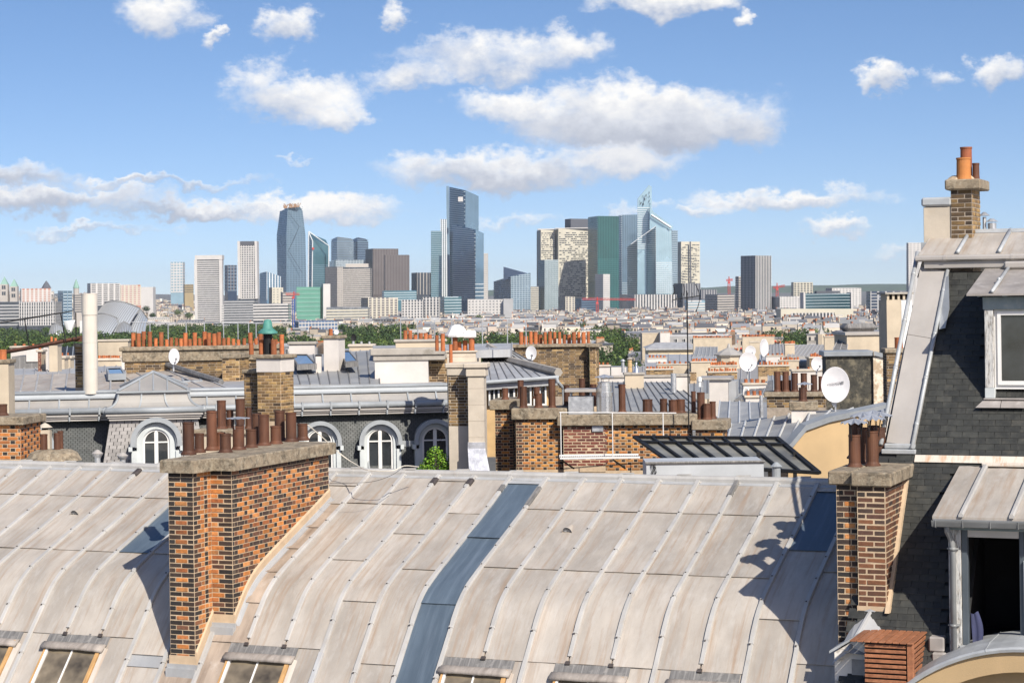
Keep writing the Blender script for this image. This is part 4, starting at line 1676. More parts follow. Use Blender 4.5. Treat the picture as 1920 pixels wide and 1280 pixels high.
# ================================================================ parapet, cedar box
PW = Frame(*FR.world((7.2, -5.7, 0))[:2], -PHI)
par = thing('parapet_wall', 'white plaster parapet with sloping zinc coping beside the cedar box', 'wall', PW.o, -PHI)


def build_parapet_box():
	yw = 0.0
	a, b = PW.at_y(1565, 1250, yw), PW.at_y(1622, 1250, yw)
	zt0, zt1 = PW.at_y(1565, 1222, yw).z, PW.at_y(1606, 1196, yw).z
	mb = MB()
	mb.add([(a.x, yw, 18), (b.x, yw, 18), (b.x, yw, zt1), (PW.at_y(1606, 1200, yw).x, yw, zt1), (a.x, yw, zt0),
			(a.x, yw + .5, 18), (b.x, yw + .5, 18), (b.x, yw + .5, zt1), (PW.at_y(1606, 1200, yw).x, yw + .5, zt1), (a.x, yw + .5, zt0)],
		   [(0, 1, 2, 3, 4), (0, 4, 9, 5), (4, 3, 8, 9), (3, 2, 7, 8), (1, 6, 7, 2)])
	obj('wall', mb, PEEL_W, par)
	mb = MB()
	q0, q1 = Vector((a.x - .06, yw - .05, zt0 - .01)), Vector((PW.at_y(1610, 1195, yw).x, yw - .05, zt1 + .03))
	for (u, v) in ((q0, q1),):
		up = Vector((0, 0, .035))
		bk = Vector((0, .6, 0))
		mb.add([u, v, v + bk, u + bk, u + up, v + up, v + bk + up, u + bk + up], [(4, 5, 6, 7), (0, 1, 5, 4), (3, 0, 4, 7), (1, 2, 6, 5), (3, 2, 1, 0)])
	obj('coping', mb, ZINC_COOLP, par)
	mb = MB()
	c0 = PW.at_y(1597, 1235, yw - .004)
	mb.box(c0.x, b.x, yw - .012, yw - .002, 20, c0.z)
	obj('shadow_patch', mb, mat('shadow_grey', (.30, .29, .28), .9, 0, .25, 4, bump=.3), par)  # grey sheet paints the shadow on this end of the white wall
	# cedar box
	BX = Frame(*FR.world((7.65, -6.2, 0))[:2], -PHI)
	box = thing('slatted_wood_box', 'red cedar slatted box in front of the slate house', 'box', BX.o, -PHI)
	y0 = 0.0
	p0, p1 = BX.at_y(1620, 1202, y0), BX.at_y(1712, 1206, y0)
	zt = BX.at_y(1660, 1202, y0).z
	Lx = p1.x - p0.x
	dep = 1.15
	xl = BX.at_y(1594, 1200, y0).x
	sm = MB()
	wS = .066
	n = int((p1.x - xl) / .086)
	st = (p1.x + .02 - xl) / n
	sm.bbox(0, st - .014, -.03, dep, 0, .02, .004)
	me = sm.mesh('top_slat', WOOD)
	for i in range(n):
		obj('top_slat', me, None, box, (xl + i * st, y0 + random.uniform(-.006, .006), zt - .02))
	fs = MB()
	fs.bbox(0, Lx - .1, 0, .02, 0, .043, .004)
	mf = fs.mesh('front_slat', WOOD)
	ss = MB()
	ss.bbox(0, .02, 0, dep - .05, 0, .043, .004)
	ms = ss.mesh('side_slat', WOOD)
	for i in range(18):
		z = zt - .09 - i * .066
		obj('front_slat', mf, None, box, (p0.x, y0 + .012, z))
		obj('side_slat', ms, None, box, (p1.x - .022, y0 + .03, z + random.uniform(-.003, .003)))
	for (x, y) in ((p1.x - .085, y0), (p0.x, y0 + dep - .08), (p1.x - .085, y0 + dep - .1)):
		part_box(box, 'corner_post', WOOD, x, x + .085 - .0, y, y + .085, zt - 1.4, zt - .022)
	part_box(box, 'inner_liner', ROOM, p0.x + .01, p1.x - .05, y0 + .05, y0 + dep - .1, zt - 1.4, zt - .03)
	part_box(box, 'base_frame', WOOD, p0.x, p1.x, y0, y0 + dep, 10, zt - 1.4)


PEEL_W = mat('chipped_white_plaster', (.70, .66, .60), .9, 0, .1, 3.0, spots=[((.40, .36, .32), .8)], spot_scale=2.0, spot_w=(.54, .58), bump=.3)
build_parapet_box()


# ================================================================ chimney on the slate house's ridge
TC = Frame(*FR.world((8.0, -.35, 0))[:2], -PHI)
tch = thing('yellow_brick_chimney', 'yellow brick chimney with two terracotta pots on the slate house roof', 'chimney', TC.o, -PHI)


def build_top_chimney():
	f = 0.0
	x0, xb, x1 = TC.at_y(1731, 400, f).x, TC.at_y(1783, 400, f).x, TC.at_y(1823, 400, f).x
	zb, zt = TC.at_y(1800, 452, f).z - .1, TC.at_y(1800, 356, f).z
	co = .070
	mb = MB()
	mb.box(xb, x1, f, f + .75, zb - .6, zt)
	obj('mortar_core', mb, MORTAR_DK, tch)
	br = Bricks(tch, 300)
	W = x1 - xb
	for i in range(13):
		z = zt - co * (i + .5)
		for a, b in ([(0, .22), (.22, W)] if i % 2 else [(0, .11), (.11, W)]):
			br.lay((xb, f), 0, a + .006, b - .006, z, co - .012, .05, 'soot')
		x = 0 if i % 2 else -.06
		while x < .75:
			a, b = max(0, x), min(x + .115, .75)
			if b - a > .03:
				br.lay((x1, f), R(90), a + .006, b - .006, z, co - .012, .05, 'yellow')
			x += .115
	br.done()
	part_box(tch, 'rendered_flue', STONE, x0, xb - .003, f + .02, f + .7, zb - .5, TC.at_y(1757, 388, f).z)
	part_box(tch, 'zinc_lid', ZINC_COOLP, x0 - .03, xb + .01, f - .02, f + .75, TC.at_y(1757, 387, f).z, TC.at_y(1757, 370, f).z, .03)
	c0, c1 = TC.at_y(1771, 345, f - .08), TC.at_y(1838, 345, f - .08)
	part_box(tch, 'cap_slab', CAP, c0.x, c1.x, f - .08, f + .83, zt, TC.at_y(1800, 336, f - .08).z, .02)
	part_box(tch, 'base_flashing', ZINC_COOLP, x0 - .03, x1 + .04, f - .05, f + .8, zb - .1, zb + .09)
	zc = TC.at_y(1800, 337, f).z
	mb = MB()
	mb.lathe(x1 - .22, f + .33, [(.26, zc - .01), (.2, zc + .05), (.15, zc + .08), (.0, zc + .085)], 14)
	obj('mortar_flaunching', mb, MORTAR, tch)
	for (px, top, w, dy, m) in ((1807, 296, 27, .2, TERRA_O), (1812, 276, 22, .46, TERRA_D), (1830, 306, 13, .34, RUST)):
		p = TC.at_y(px, 330, f + dy)
		Yw = TC.world(p).y
		mb = MB()
		r = w / 2 / F * Yw
		z1 = TC.at_y(px, top, f + dy).z
		mb.lathe(p.x, p.y, [(r * 1.15, zc), (r * 1.05, zc + .04), (r, zc + .08), (r * .96, z1 - .03), (r * 1.04, z1 - .025), (r * 1.04, z1), (r * .85, z1), (r * .85, z1 - .2)], 20)
		obj('chimney_pot', mb, m, tch, smooth=False)
	# small vents behind
	vt = TC.at_y(1846, 430, .9)
	mb = MB()
	mb.cyl(vt.x, vt.y, vt.z - .3, vt.z + .2, .03, n=8)
	mb.lathe(vt.x, vt.y, [(.09, vt.z + .22), (.02, vt.z + .28), (0, vt.z + .28)], 10)
	mb.cyl(vt.x + .12, vt.y, vt.z - .3, vt.z + .1, .07, n=10)
	mb.lathe(vt.x + .12, vt.y, [(.1, vt.z + .12), (.03, vt.z + .17), (0, vt.z + .17)], 10)
	o = obj('flue_vents', mb, GALV, tch)


TERRA_O = mat('terracotta_orange', (.40, .155, .042), .75, 0, .2, 5, spots=[((.3, .15, .06), .4)], spot_scale=6)
TERRA_D = mat('terracotta_red', (.26, .078, .032), .75, 0, .25, 5, spots=[((.15, .06, .03), .4)], spot_scale=6)
build_top_chimney()
# ================================================================ helpers for the roofs behind
def face_bricks(br, o, ang, W, zt, zb, co, style):
	h = co * .84
	g = co * .08
	n = int((zt - zb) / co)
	for i in range(n):
		z = zt - co * (i + .5)
		u = 0
		seq = 0
		x = -[0, .165][i % 2] if style != 'plain' else -[0, .11][i % 2]
		while x < W:
			if style == 'amber':
				w = .105 if seq % 2 else .225
				k = 'dark' if seq % 2 else 'amber'
				if x < .01 or x + w > W - .01:
					k = 'dark' if i % 2 else 'brown'
			elif style == 'orange':
				w = .105 if seq % 2 else .225
				k = 'dark' if seq % 2 else 'orange'
			elif style == 'red':
				w = .22
				k = 'red'
			elif style == 'soot':
				w = .22
				k = 'soot' if random.random() < .8 else 'yellow'
			else:
				w = .22
				k = 'yellow' if random.random() < .75 else 'soot'
			a, b = max(0, x), min(W, x + w)
			if b - a > .03:
				br.lay(o, ang, a + g, b - g, z, h, .05, k, proud=.008)
			x += w
			seq += 1


def stack(label, px0, px1, ytop, ybot, Y, depth, rz=0.0, style='plain', co=.0757, cap=(.07, .16), pots=(), potm=None, lim=0, cat='chimney', name='chimney_stack', side=True, mortar=None, capm=None, group=None, band=None):
	"""chimney stack seen at the given pixels and distance; pots = (px, base py or None, top py, width px, depth fraction)"""
	pm = P((px0 + px1) / 2, (ytop + ybot) / 2, Y)
	fr = Frame(pm.x, pm.y, rz)
	t = thing(name, label, cat, fr.o, rz, group)
	x0, x1 = fr.at_y(px0, (ytop + ybot) / 2, 0).x, fr.at_y(px1, (ytop + ybot) / 2, 0).x
	zt, zb = fr.at_y((px0 + px1) / 2, ytop, 0).z, fr.at_y((px0 + px1) / 2, ybot, 0).z
	mb = MB()
	mb.box(x0, x1, 0, depth, zb - 3, zt)
	smooth_ = style in ('stone', 'plaster', 'cream')
	core = obj('rendered_body' if smooth_ else 'mortar_core', mb, {'stone': STONE, 'plaster': PLASTER, 'cream': CREAM}.get(style) or mortar or MORTAR, t)
	if not smooth_:
		br = Bricks(t, lim)
		face_bricks(br, (x0, 0), 0, x1 - x0, zt, zb, co, style)
		if side:
			face_bricks(br, (x1, 0), R(90), depth, zt, zb, co, style)
			face_bricks(br, (x0, depth), R(-90), depth, zt, zb, co, style)
		br.done()
	elif style == 'stone':
		jm = MB()
		z = zt - .1
		while z > zb:
			jm.box(x0 - .004, x1 + .004, -.004, depth * .5, z - .006, z)
			z -= .42
		obj('joint_lines', jm, MORTAR_DK, t, kind='stuff')
	ztc = zt
	if cap:
		mb = MB()
		mb.bbox(x0 - cap[0], x1 + cap[0], -cap[0], depth + cap[0], zt, zt + cap[1], .02)
		if band:
			mb.bbox(x0 - cap[0] * .5, x1 + cap[0] * .5, -cap[0] * .5, depth + cap[0] * .5, zt - band, zt - .001, .02)
		obj('cap_slab', mb, capm or CAP, t)
		ztc = zt + cap[1]
	for (px, pt, w, fd) in pots:
		yy = depth * fd
		p = fr.at_y(px, pt, yy)
		r = w / 2 / F * Y
		m = potm or RUST
		pot(t, p.x, yy, ztc - .005, max(.1, p.z - ztc), r, m, n=12, flange=(m is RUST))
	t['_x'] = 0
	del t['_x']
	return t, fr, (x0, x1, zb, zt, ztc)


CREAM = mat('cream_render', (.47, .395, .295), .9, 0, .14, 1.2, spots=[((.45, .36, .26), .4)], spot_scale=2.5, bump=.15)


def zinc_plane(label, corners, n, m=None, name='zinc_roof', cat='roof', bm=None, thick=.25, br=.022, seams=(), lift=.035, group=None, parent=None):
	"""patch of roof between four (px, py, Y) corners: bottom-left, bottom-right, top-right, top-left; sheets and rolls run from bottom to top"""
	c = [P(*q) for q in corners]
	o = sum(c, Vector()) / 4
	if parent is None:
		t = thing(name, label, cat, (o.x, o.y, min(p.z for p in c)), 0, group)
		base = Vector(t.location)
	else:
		t = parent
		base = Vector(t.matrix_world.translation) if parent.parent is None else Vector((0, 0, 0))
		base = Vector(parent.location)
	c = [p - base for p in c]
	up = (c[1] - c[0]).cross(c[3] - c[0]).normalized()
	if up.z < 0:
		up = -up
	f = lambda u, v: (c[0].lerp(c[1], u)).lerp(c[3].lerp(c[2], u), v)
	cuts = [0] + list(seams) + [1]
	for i in range(n):
		for j in range(len(cuts) - 1):
			mb = MB()
			u0, u1, v0, v1 = i / n, (i + 1) / n, cuts[j], cuts[j + 1]
			q = [f(u0, v0) + up * .008, f(u1, v0) + up * .008, f(u1, v1), f(u0, v1)]
			w = [p - up * thick for p in q]
			mb.add(q + w, [(0, 1, 2, 3), (4, 5, 1, 0), (5, 6, 2, 1), (6, 7, 3, 2), (7, 4, 0, 3)])
			obj('zinc_panel', mb, m or ZINC_GREY, t)
	for i in range(n + 1):
		mb = MB()
		a, b = f(i / n, 0) + up * (br * .8), f(i / n, 1) + up * (br * .8)
		mb.tube([a, b], br, 5)
		obj('batten', mb, bm or ZINC_BAT, t)
	return t


def wall_box(name, label, cat, px0, px1, ytop, ybot, Y, depth, m, rz=0.0, group=None, down=4.0):
	pm = P((px0 + px1) / 2, (ytop + ybot) / 2, Y)
	fr = Frame(pm.x, pm.y, rz)
	t = thing(name, label, cat, fr.o, rz, group)
	ym = (ytop + ybot) / 2
	x0, x1 = fr.at_y(px0, ym, 0).x, fr.at_y(px1, ym, 0).x
	zt, zb = fr.at_y((px0 + px1) / 2, ytop, 0).z, fr.at_y((px0 + px1) / 2, ybot, 0).z
	mb = MB()
	mb.box(x0, x1, 0, depth, zb - down, zt)
	obj('wall', mb, m, t)
	return t, fr, (x0, x1, zb, zt)


# ================================================================ slate mansard with arched dormers
ZINC_SK = mat('zinc_grey_warm', (.315, .30, .28), .58, .05, .12, 1.3, streak=((.30, .26, .22), (4, 1, 1), .3), bump=.05, rand=.05)
SLATE_FAR = mat('slate_far', (.075, .08, .08), .6, 0, .25, 3.0, src='vc', bump=.1)


def slate_courses(mb, fr, q, e, w, base, lim=None):
	"""rows of small slates over a plane patch q = (bl, br, tr, tl) local points; each slate a thin lifted quad"""
	bl, br_, tr, tl = [Vector(p) for p in q]
	n = (br_ - bl).cross(tl - bl).normalized()
	rows = int((tl - bl).length / e)
	for r in range(rows):
		v0, v1 = r / rows, (r + 1) / rows
		a, b = bl.lerp(tl, v0), br_.lerp(tr, v0)
		a2, b2 = bl.lerp(tl, v1), br_.lerp(tr, v1)
		L = (b - a).length
		k = max(1, int(L / w))
		sh = .5 if r % 2 else 0
		for i in range(-1, k):
			u0, u1 = max(0, (i + sh) / k), min(1, (i + 1 + sh) / k)
			if u1 - u0 < .15 / k:
				continue
			g = random.uniform(.84, 1.16)
			mb.cur = tuple(c * g for c in base)
			gap = .05 / k
			p = [a.lerp(b, u0 + gap) + n * .009, a.lerp(b, u1 - gap) + n * .009, a2.lerp(b2, u1 - gap) + n * .004, a2.lerp(b2, u0 + gap) + n * .004]
			mb.face(p)
			lo = [a.lerp(b, u0 + gap) + n * .0, a.lerp(b, u1 - gap) + n * .0]
			mb.face([lo[0], lo[1], p[1], p[0]])


MF = Frame(*P(440, 765, 56)[:2], R(9.6))
mansard = thing('slate_mansard_building', 'grey slate mansard building with round-headed dormers across the courtyard', 'building', MF.o, R(9.6))


def arch_dormer(parent, fr, pxc, ytop, yspring, ro_px, rw_px, yfront, depth, zbase, openw=True):
	c = fr.at_y(pxc, yspring, yfront)
	Yw = fr.world(c).y
	ro = ro_px / F * Yw
	rw = rw_px / F * Yw
	d = sub('dormer', parent, (c.x, yfront, c.z))
	zb = zbase - c.z
	prof_mat = GREYP

	def arch(name, r0, r1, y0, y1, m, legs=True, n=16, parent_=d, zleg=None):
		mb = MB()
		secs = []
		if legs:
			z = zb if zleg is None else zleg
			secs.append([(r0, y0, z), (r1, y0, z), (r1, y1, z), (r0, y1, z)])
		for i in range(n + 1):
			t = math.pi * i / n
			cs, sn = math.cos(t), math.sin(t)
			secs.append([(r0 * cs, y0, r0 * sn), (r1 * cs, y0, r1 * sn), (r1 * cs, y1, r1 * sn), (r0 * cs, y1, r0 * sn)])
		if legs:
			secs.append([(-r0, y0, z), (-r1, y0, z), (-r1, y1, z), (-r0, y1, z)])
		mb.strip(secs)
		return obj(name, mb, m, parent_)
	arch('surround', rw, ro * .80, 0, depth, GREYP)
	arch('hood', ro * .80 + .001, ro, -.10, depth, ZINC_COOL, zleg=-.12)
	arch('hood_moulding', ro * .86, ro * 1.06, -.16, -.105, ZINC_COOL, zleg=-.10)
	w = sub('window', d, (0, 0, 0))
	arch('frame', rw - .055, rw - .002, .05, .12, WHITE, parent_=w)
	mb = MB()
	mb.box(-.028, .028, .052, .12, zb, rw - .05)
	mb.box(-rw + .05, -.051, .056, .11, -.018, .018)
	mb.box(.051, rw - .05, .056, .11, -.018, .018)
	for s in (-1, 1):
		xa, xb = (.029, .05) if s > 0 else (-.05, -.029)
		mb.box(xa, xb, .054, .11, zb, rw - .08)
	obj('glazing_bars', mb, WHITE, w)
	for s in (-1, 1):
		mb = MB()
		n = 8
		pts = [(0, .09, zb), (s * (rw - .05), .09, zb)] + [(s * (rw - .05) * math.cos(math.pi / 2 * i / n), .09, (rw - .05) * math.sin(math.pi / 2 * i / n)) for i in range(n + 1)]
		mb.face(pts if s > 0 else pts[::-1])
		obj('pane', mb, GLASS_DK, w)
	# small side returns and stepped foot of the hood
	for s in (-1, 1):
		mb = MB()
		xa, xb = sorted((s * ro * .98, s * ro * 1.14))
		mb.box(xa, xb, -.16, .2, -.22, -.10)
		xa, xb = sorted((s * ro * .80, s * ro * 1.02))
		mb.box(xa, xb, -.06, depth, zb, -.215)
		obj('hood_foot', mb, GREYP, d)
	return d


def build_mansard():
	H = mansard
	xl, xr = MF.at_y(-60, 770, 0).x, MF.at_y(858, 755, 0).x
	zg = MF.at_y(440, 764, 0).z            # gutter
	zlow = zg - 2.6
	lean = .28                              # slope of the slates
	yS = lambda z: .25 + (zg - .25 - z) * -lean
	# slates: lean back upward: y grows with z
	yS = lambda z: .30 - (zg - .35 - z) * lean
	mb = MB()
	z1 = zg - .22
	mb.add([(xl, yS(zlow) + .03, zlow), (xr, yS(zlow) + .03, zlow), (xr, yS(z1) + .03, z1), (xl, yS(z1) + .03, z1)], [(0, 1, 2, 3)])
	mb.box(xl, xr, yS(zlow) + .1, 9, 0, zlow)
	mb.add([(xr, yS(zlow) + .03, zlow), (xr, 9, zlow), (xr, 9, z1), (xr, yS(z1) + .03, z1)], [(0, 1, 2, 3)])
	obj('slate_bed', mb, SLATE_BASE, H)
	sl = MB()
	slate_courses(sl, MF, [(xl, yS(zlow), zlow), (xr, yS(zlow), zlow), (xr, yS(z1), z1), (xl, yS(z1), z1)], .056, .12, (.042, .047, .046))
	obj('slate_courses', sl, SLATE_FAR, H, col=True, kind='stuff')
	# gutter roll and cornice mouldings
	mb = MB()
	mb.tube([(xl, -.02, zg), (xr, -.02, zg)], .085, 10)
	obj('gutter_roll', mb, ZINC_COOL, H, smooth=True)
	mb = MB()
	for (dz, y, h) in ((-.10, .02, .045), (-.155, .06, .04), (-.215, .10, .05)):
		mb.box(xl, xr, y - .08, yS(z1) + .3, zg + dz - h, zg + dz)
	obj('cornice', mb, ZINC_PLAIN, H)
	mb = MB()
	x = xl + .3
	while x < xr:
		mb.box(x, x + .05, -.115, .2, zg - .1, zg + .1)
		mb.box(x - .01, x + .03, -.06, .2, zg - .27, zg - .1)
		x += .78
	obj('gutter_straps', mb, ZINC_COOL, H, kind='stuff')
	# zinc skirt above the gutter in sheets, then a cool upper strip
	z2 = MF.at_y(440, 741, .5).z
	z3 = MF.at_y(440, 729, .9).z
	x = xl
	while x < xr - .1:
		x2 = min(x + .79, xr)
		mb = MB()
		mb.strip([[(x + .004, .02, zg + .05), (x2 - .004, .02, zg + .05)], [(x + .004, .22, zg + .12), (x2 - .004, .22, zg + .12)], [(x + .004, .40, z2 - .05), (x2 - .004, .40, z2 - .05)], [(x + .004, .44, z2), (x2 - .004, .44, z2)]], close=False)
		obj('skirt_sheet', mb, ZINC_SK, H)
		mb = MB()
		mb.strip([[(x2 - .02, .01 + dy, zg + .05 + dz), (x2 - .02, -.02 + dy, zg + .07 + dz), (x2 + .02, -.02 + dy, zg + .07 + dz), (x2 + .02, .01 + dy, zg + .05 + dz)] for dy, dz in ((0, 0), (.2, .07), (.38, z2 - zg - .1), (.42, z2 - zg - .05))])
		obj('skirt_roll', mb, ZINC_COOL, H)
		x = x2
	mb = MB()
	mb.extr([(.36, z2), (.36, z2 + .03), (.5, z2 + .04), (.55, z3 - .02), (.58, z3), (.9, z3), (.9, z2)], xl, xr)
	obj('upper_strip', mb, ZINC_COOL, H)
	mb = MB()
	mb.tube([(xl, .56, z3 + .01), (xr, .56, z3 + .01)], .05, 8)
	obj('edge_roll', mb, ZINC_COOL, H, smooth=True)
	mb = MB()
	mb.add([(xl, .58, z3), (xr, .58, z3), (xr, 9, z3 - .1), (xl, 9, z3 - .1)], [(0, 1, 2, 3)])
	obj('flat_roof', mb, ZINC_GREY, H)
	for (pxc, ysp) in ((62, 838), (600, 829), (713, 827), (816, 825)):
		arch_dormer(H, MF, pxc, 788, ysp, 38, 24.5, yS(zg - 1.6) - .12, .9, zlow + .2)
	# zinc link between the two right dormers
	a, b = MF.at_y(752, 828, .1), MF.at_y(778, 828, .1)
	part_box(H, 'link_flashing', ZINC_COOL, a.x, b.x, yS(a.z) - .06, yS(a.z) + .1, a.z - .14, a.z + .03)
	# raking zinc rolls beside the dormers
	for (px, py, px2, py2) in ((688, 830, 692, 880), (748, 832, 753, 880), (790, 832, 792, 880), (845, 825, 853, 880), (636, 838, 634, 880)):
		mb = MB()
		pa, pb = MF.at_y(px, py, yS(MF.at_y(px, py, 0).z) - .06), MF.at_y(px2, py2, yS(MF.at_y(px2, py2, 0).z) - .06)
		mb.tube([pa, pb], .03, 6)
		obj('side_roll', mb, ZINC_COOL, H)
	# ---- projecting pavilion
	pv = sub('pavilion', H)
	yp = -.75
	ga, gb = MF.at_y(197, 771, yp), MF.at_y(382, 767, yp)
	zgp = ga.z
	mb = MB()
	mb.tube([(ga.x, yp, zgp), (gb.x, yp, zgp)], .085, 10)
	mb.tube([(ga.x, yp, zgp), (ga.x, .1, zgp)], .085, 10)
	mb.tube([(gb.x, yp, zgp), (gb.x, .1, zgp)], .085, 10)
	obj('gutter_roll', mb, ZINC_COOL, pv, smooth=True)
	mb = MB()
	for (dz, k, h) in ((-.09, .02, .045), (-.15, .06, .04), (-.21, .10, .05)):
		mb.box(ga.x + k, gb.x - k, yp + k - .04, .4, zgp + dz - h, zgp + dz)
	obj('cornice', mb, ZINC_PLAIN, pv)
	# slates in relief, direct sunlight put into their paler colour; flared foot
	wl, wr = MF.at_y(206, 800, yp + .2).x, MF.at_y(372, 800, yp + .2).x
	fl = MF.at_y(178, 880, yp - .1).x
	zt = zgp - .26
	mb = MB()
	P0 = [(fl, yp - .12, zlow), (wr + .4, yp - .12, zlow), (wr, yp + .18, zt), (wl, yp + .18, zt)]
	mb.face([(p[0], p[1] + .02, p[2]) for p in P0])
	mb.face([P0[0], P0[3], (wl, .5, zt), (fl, .5, zlow)][::-1])
	mb.face([P0[1], P0[2], (wr, .5, zt), (wr + .4, .5, zlow)])
	obj('slate_bed', mb, SLATE_BASE, pv)
	sl = MB()
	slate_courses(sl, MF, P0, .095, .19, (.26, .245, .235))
	obj('slate_courses', sl, SLATE_FAR, pv, col=True, kind='stuff')
	# flared zinc hip skirt and pyramid roof
	ta, tb = MF.at_y(222, 737, yp + .35), MF.at_y(353, 735, yp + .35)
	zsk = ta.z
	mb = MB()
	n = 6
	for side_ in range(1):
		secs = []
		for i in range(n + 1):
			q = i / n
			k = q ** 1.6
			zz = zgp + .06 + (zsk - zgp - .06) * k
			g = 1 - (1 - q) ** 2.0
			xa, xb = ga.x + .04 + (ta.x - ga.x - .04) * g, gb.x - .04 + (tb.x - gb.x + .04) * g
			yy = yp + .04 + .31 * g
			secs.append([(xa, 1.2, zz), (xa, yy, zz), (xb, yy, zz), (xb, 1.2, zz)])
		mb.strip(secs, close=False)
	obj('flared_skirt', mb, ZINC_SK, pv, smooth=False)
	mb = MB()
	for u in (.33, .66):
		secs = []
		for i in range(n + 1):
			q = i / n
			k, g = q ** 1.6, 1 - (1 - q) ** 2.0
			zz = zgp + .06 + (zsk - zgp - .06) * k
			xa, xb = ga.x + .04 + (ta.x - ga.x - .04) * g, gb.x - .04 + (tb.x - gb.x + .04) * g
			yy = yp + .04 + .31 * g
			x = xa + (xb - xa) * u
			secs.append([(x - .02, yy, zz), (x - .02, yy - .035, zz + .01), (x + .02, yy - .035, zz + .01), (x + .02, yy, zz)])
		mb.strip(secs)
		obj('skirt_roll', mb, ZINC_COOL, pv)
		mb = MB()
	mb.tube([(ga.x + .04, yp + .04, zgp + .06)] + [(ga.x + .04 + (ta.x - ga.x - .04) * (1 - (1 - q / n) ** 2), yp + .04 + .31 * (1 - (1 - q / n) ** 2), zgp + .06 + (zsk - zgp - .06) * (q / n) ** 1.6) for q in range(1, n + 1)], .035, 6)
	obj('skirt_roll', mb, ZINC_COOL, pv)
	mb = MB()
	mb.tube([(gb.x - .04, yp + .04, zgp + .06)] + [(gb.x - .04 + (tb.x - gb.x + .04) * (1 - (1 - q / n) ** 2), yp + .04 + .31 * (1 - (1 - q / n) ** 2), zgp + .06 + (zsk - zgp - .06) * (q / n) ** 1.6) for q in range(1, n + 1)], .035, 6)
	obj('skirt_roll', mb, ZINC_COOL, pv)
	mb = MB()
	mb.box(ta.x - .06, tb.x + .06, yp + .27, 1.2, zsk, zsk + .05)
	obj('roof_edge', mb, ZINC_COOL, pv)
	ap = MF.at_y(287, 698, 1.0)
	mb = MB()
	b0 = [(ta.x, yp + .32, zsk + .05), (tb.x, yp + .32, zsk + .05), (tb.x, 2.4, zsk + .05), (ta.x, 2.4, zsk + .05)]
	for i in range(4):
		mb.face([b0[i], b0[(i + 1) % 4], (ap.x, ap.y, ap.z)])
	obj('pyramid_roof', mb, ZINC_SK, pv)
	mb = MB()
	for p in b0:
		mb.tube([(p[0], p[1], p[2] + .02), (ap.x, ap.y, ap.z + .02)], .04, 6)
	for u in (.3, .5, .7):
		p = (ta.x + (tb.x - ta.x) * u, yp + .32, zsk + .06)
		q = Vector(p).lerp(ap, .97 if u == .5 else .42 * 1)
		if u != .5:
			q = Vector((p[0], p[1] + (ap.y - p[1]) * .58, p[2] + (ap.z - p[2]) * .58))
		mb.tube([p, q], .022, 5)
	obj('hip_rolls', mb, ZINC_COOL, pv)
	arch_dormer(pv, MF, 293, 790, 829, 45, 25, yp - .3, 1.2, zlow + .2)
	return zg


build_mansard()
# ================================================================ stacks, roofs and gear just behind the near ridge
def hat(parent, fr, px, py, yy, w, m=None, legs=.14, n=12):
	p = fr.at_y(px, py, yy)
	rr = w / 2 / F * fr.world(p).y
	mb = MB()
	for k in range(n):
		a0, a1 = 2 * math.pi * k / n, 2 * math.pi * (k + 1) / n
		am = (a0 + a1) / 2
		v = [(p.x, yy, p.z + rr * .35), (p.x + rr * math.cos(a0), yy + rr * math.sin(a0), p.z), (p.x + rr * .93 * math.cos(am), yy + rr * .93 * math.sin(am), p.z + rr * .09), (p.x + rr * math.cos(a1), yy + rr * math.sin(a1), p.z)]
		mb.add(v, [(0, 1, 2), (0, 2, 3)])
	for k in range(3):
		a = 2.1 * k + .3
		mb.tube([(p.x + rr * .5 * math.cos(a), yy + rr * .5 * math.sin(a), p.z), (p.x + rr * .42 * math.cos(a), yy + rr * .42 * math.sin(a), p.z - legs)], .007, 4, 1)
	return obj('cowl', mb, [m or BLUEHAT, DARKM], parent)


def railing(label, pts, Y, posts, ybot, rails=(0,), name='railing', m=None, r=.017):
	"""pts: (px, py) of the top rail ends at distance Y; posts: px list"""
	(xa, ya), (xb, yb) = pts
	a, b = P(xa, ya, Y), P(xb, yb, Y)
	t = thing(name, label, 'railing', ((a.x + b.x) / 2, Y, P((xa + xb) / 2, ybot, Y).z))
	o = Vector(t.location)
	for dz in rails:
		mb = MB()
		q0, q1 = P(xa, ya + dz, Y) - o, P(xb, yb + dz, Y) - o
		mb.tube([q0, q1], r, 6)
		obj('rail', mb, m or GALV, t)
	for px in posts:
		k = (px - xa) / (xb - xa)
		top = P(px, ya + (yb - ya) * k, Y) - o
		mb = MB()
		mb.tube([top, Vector((top.x, top.y, (P(px, ybot, Y) - o).z))], r, 6)
		obj('post', mb, m or GALV, t)
	return t


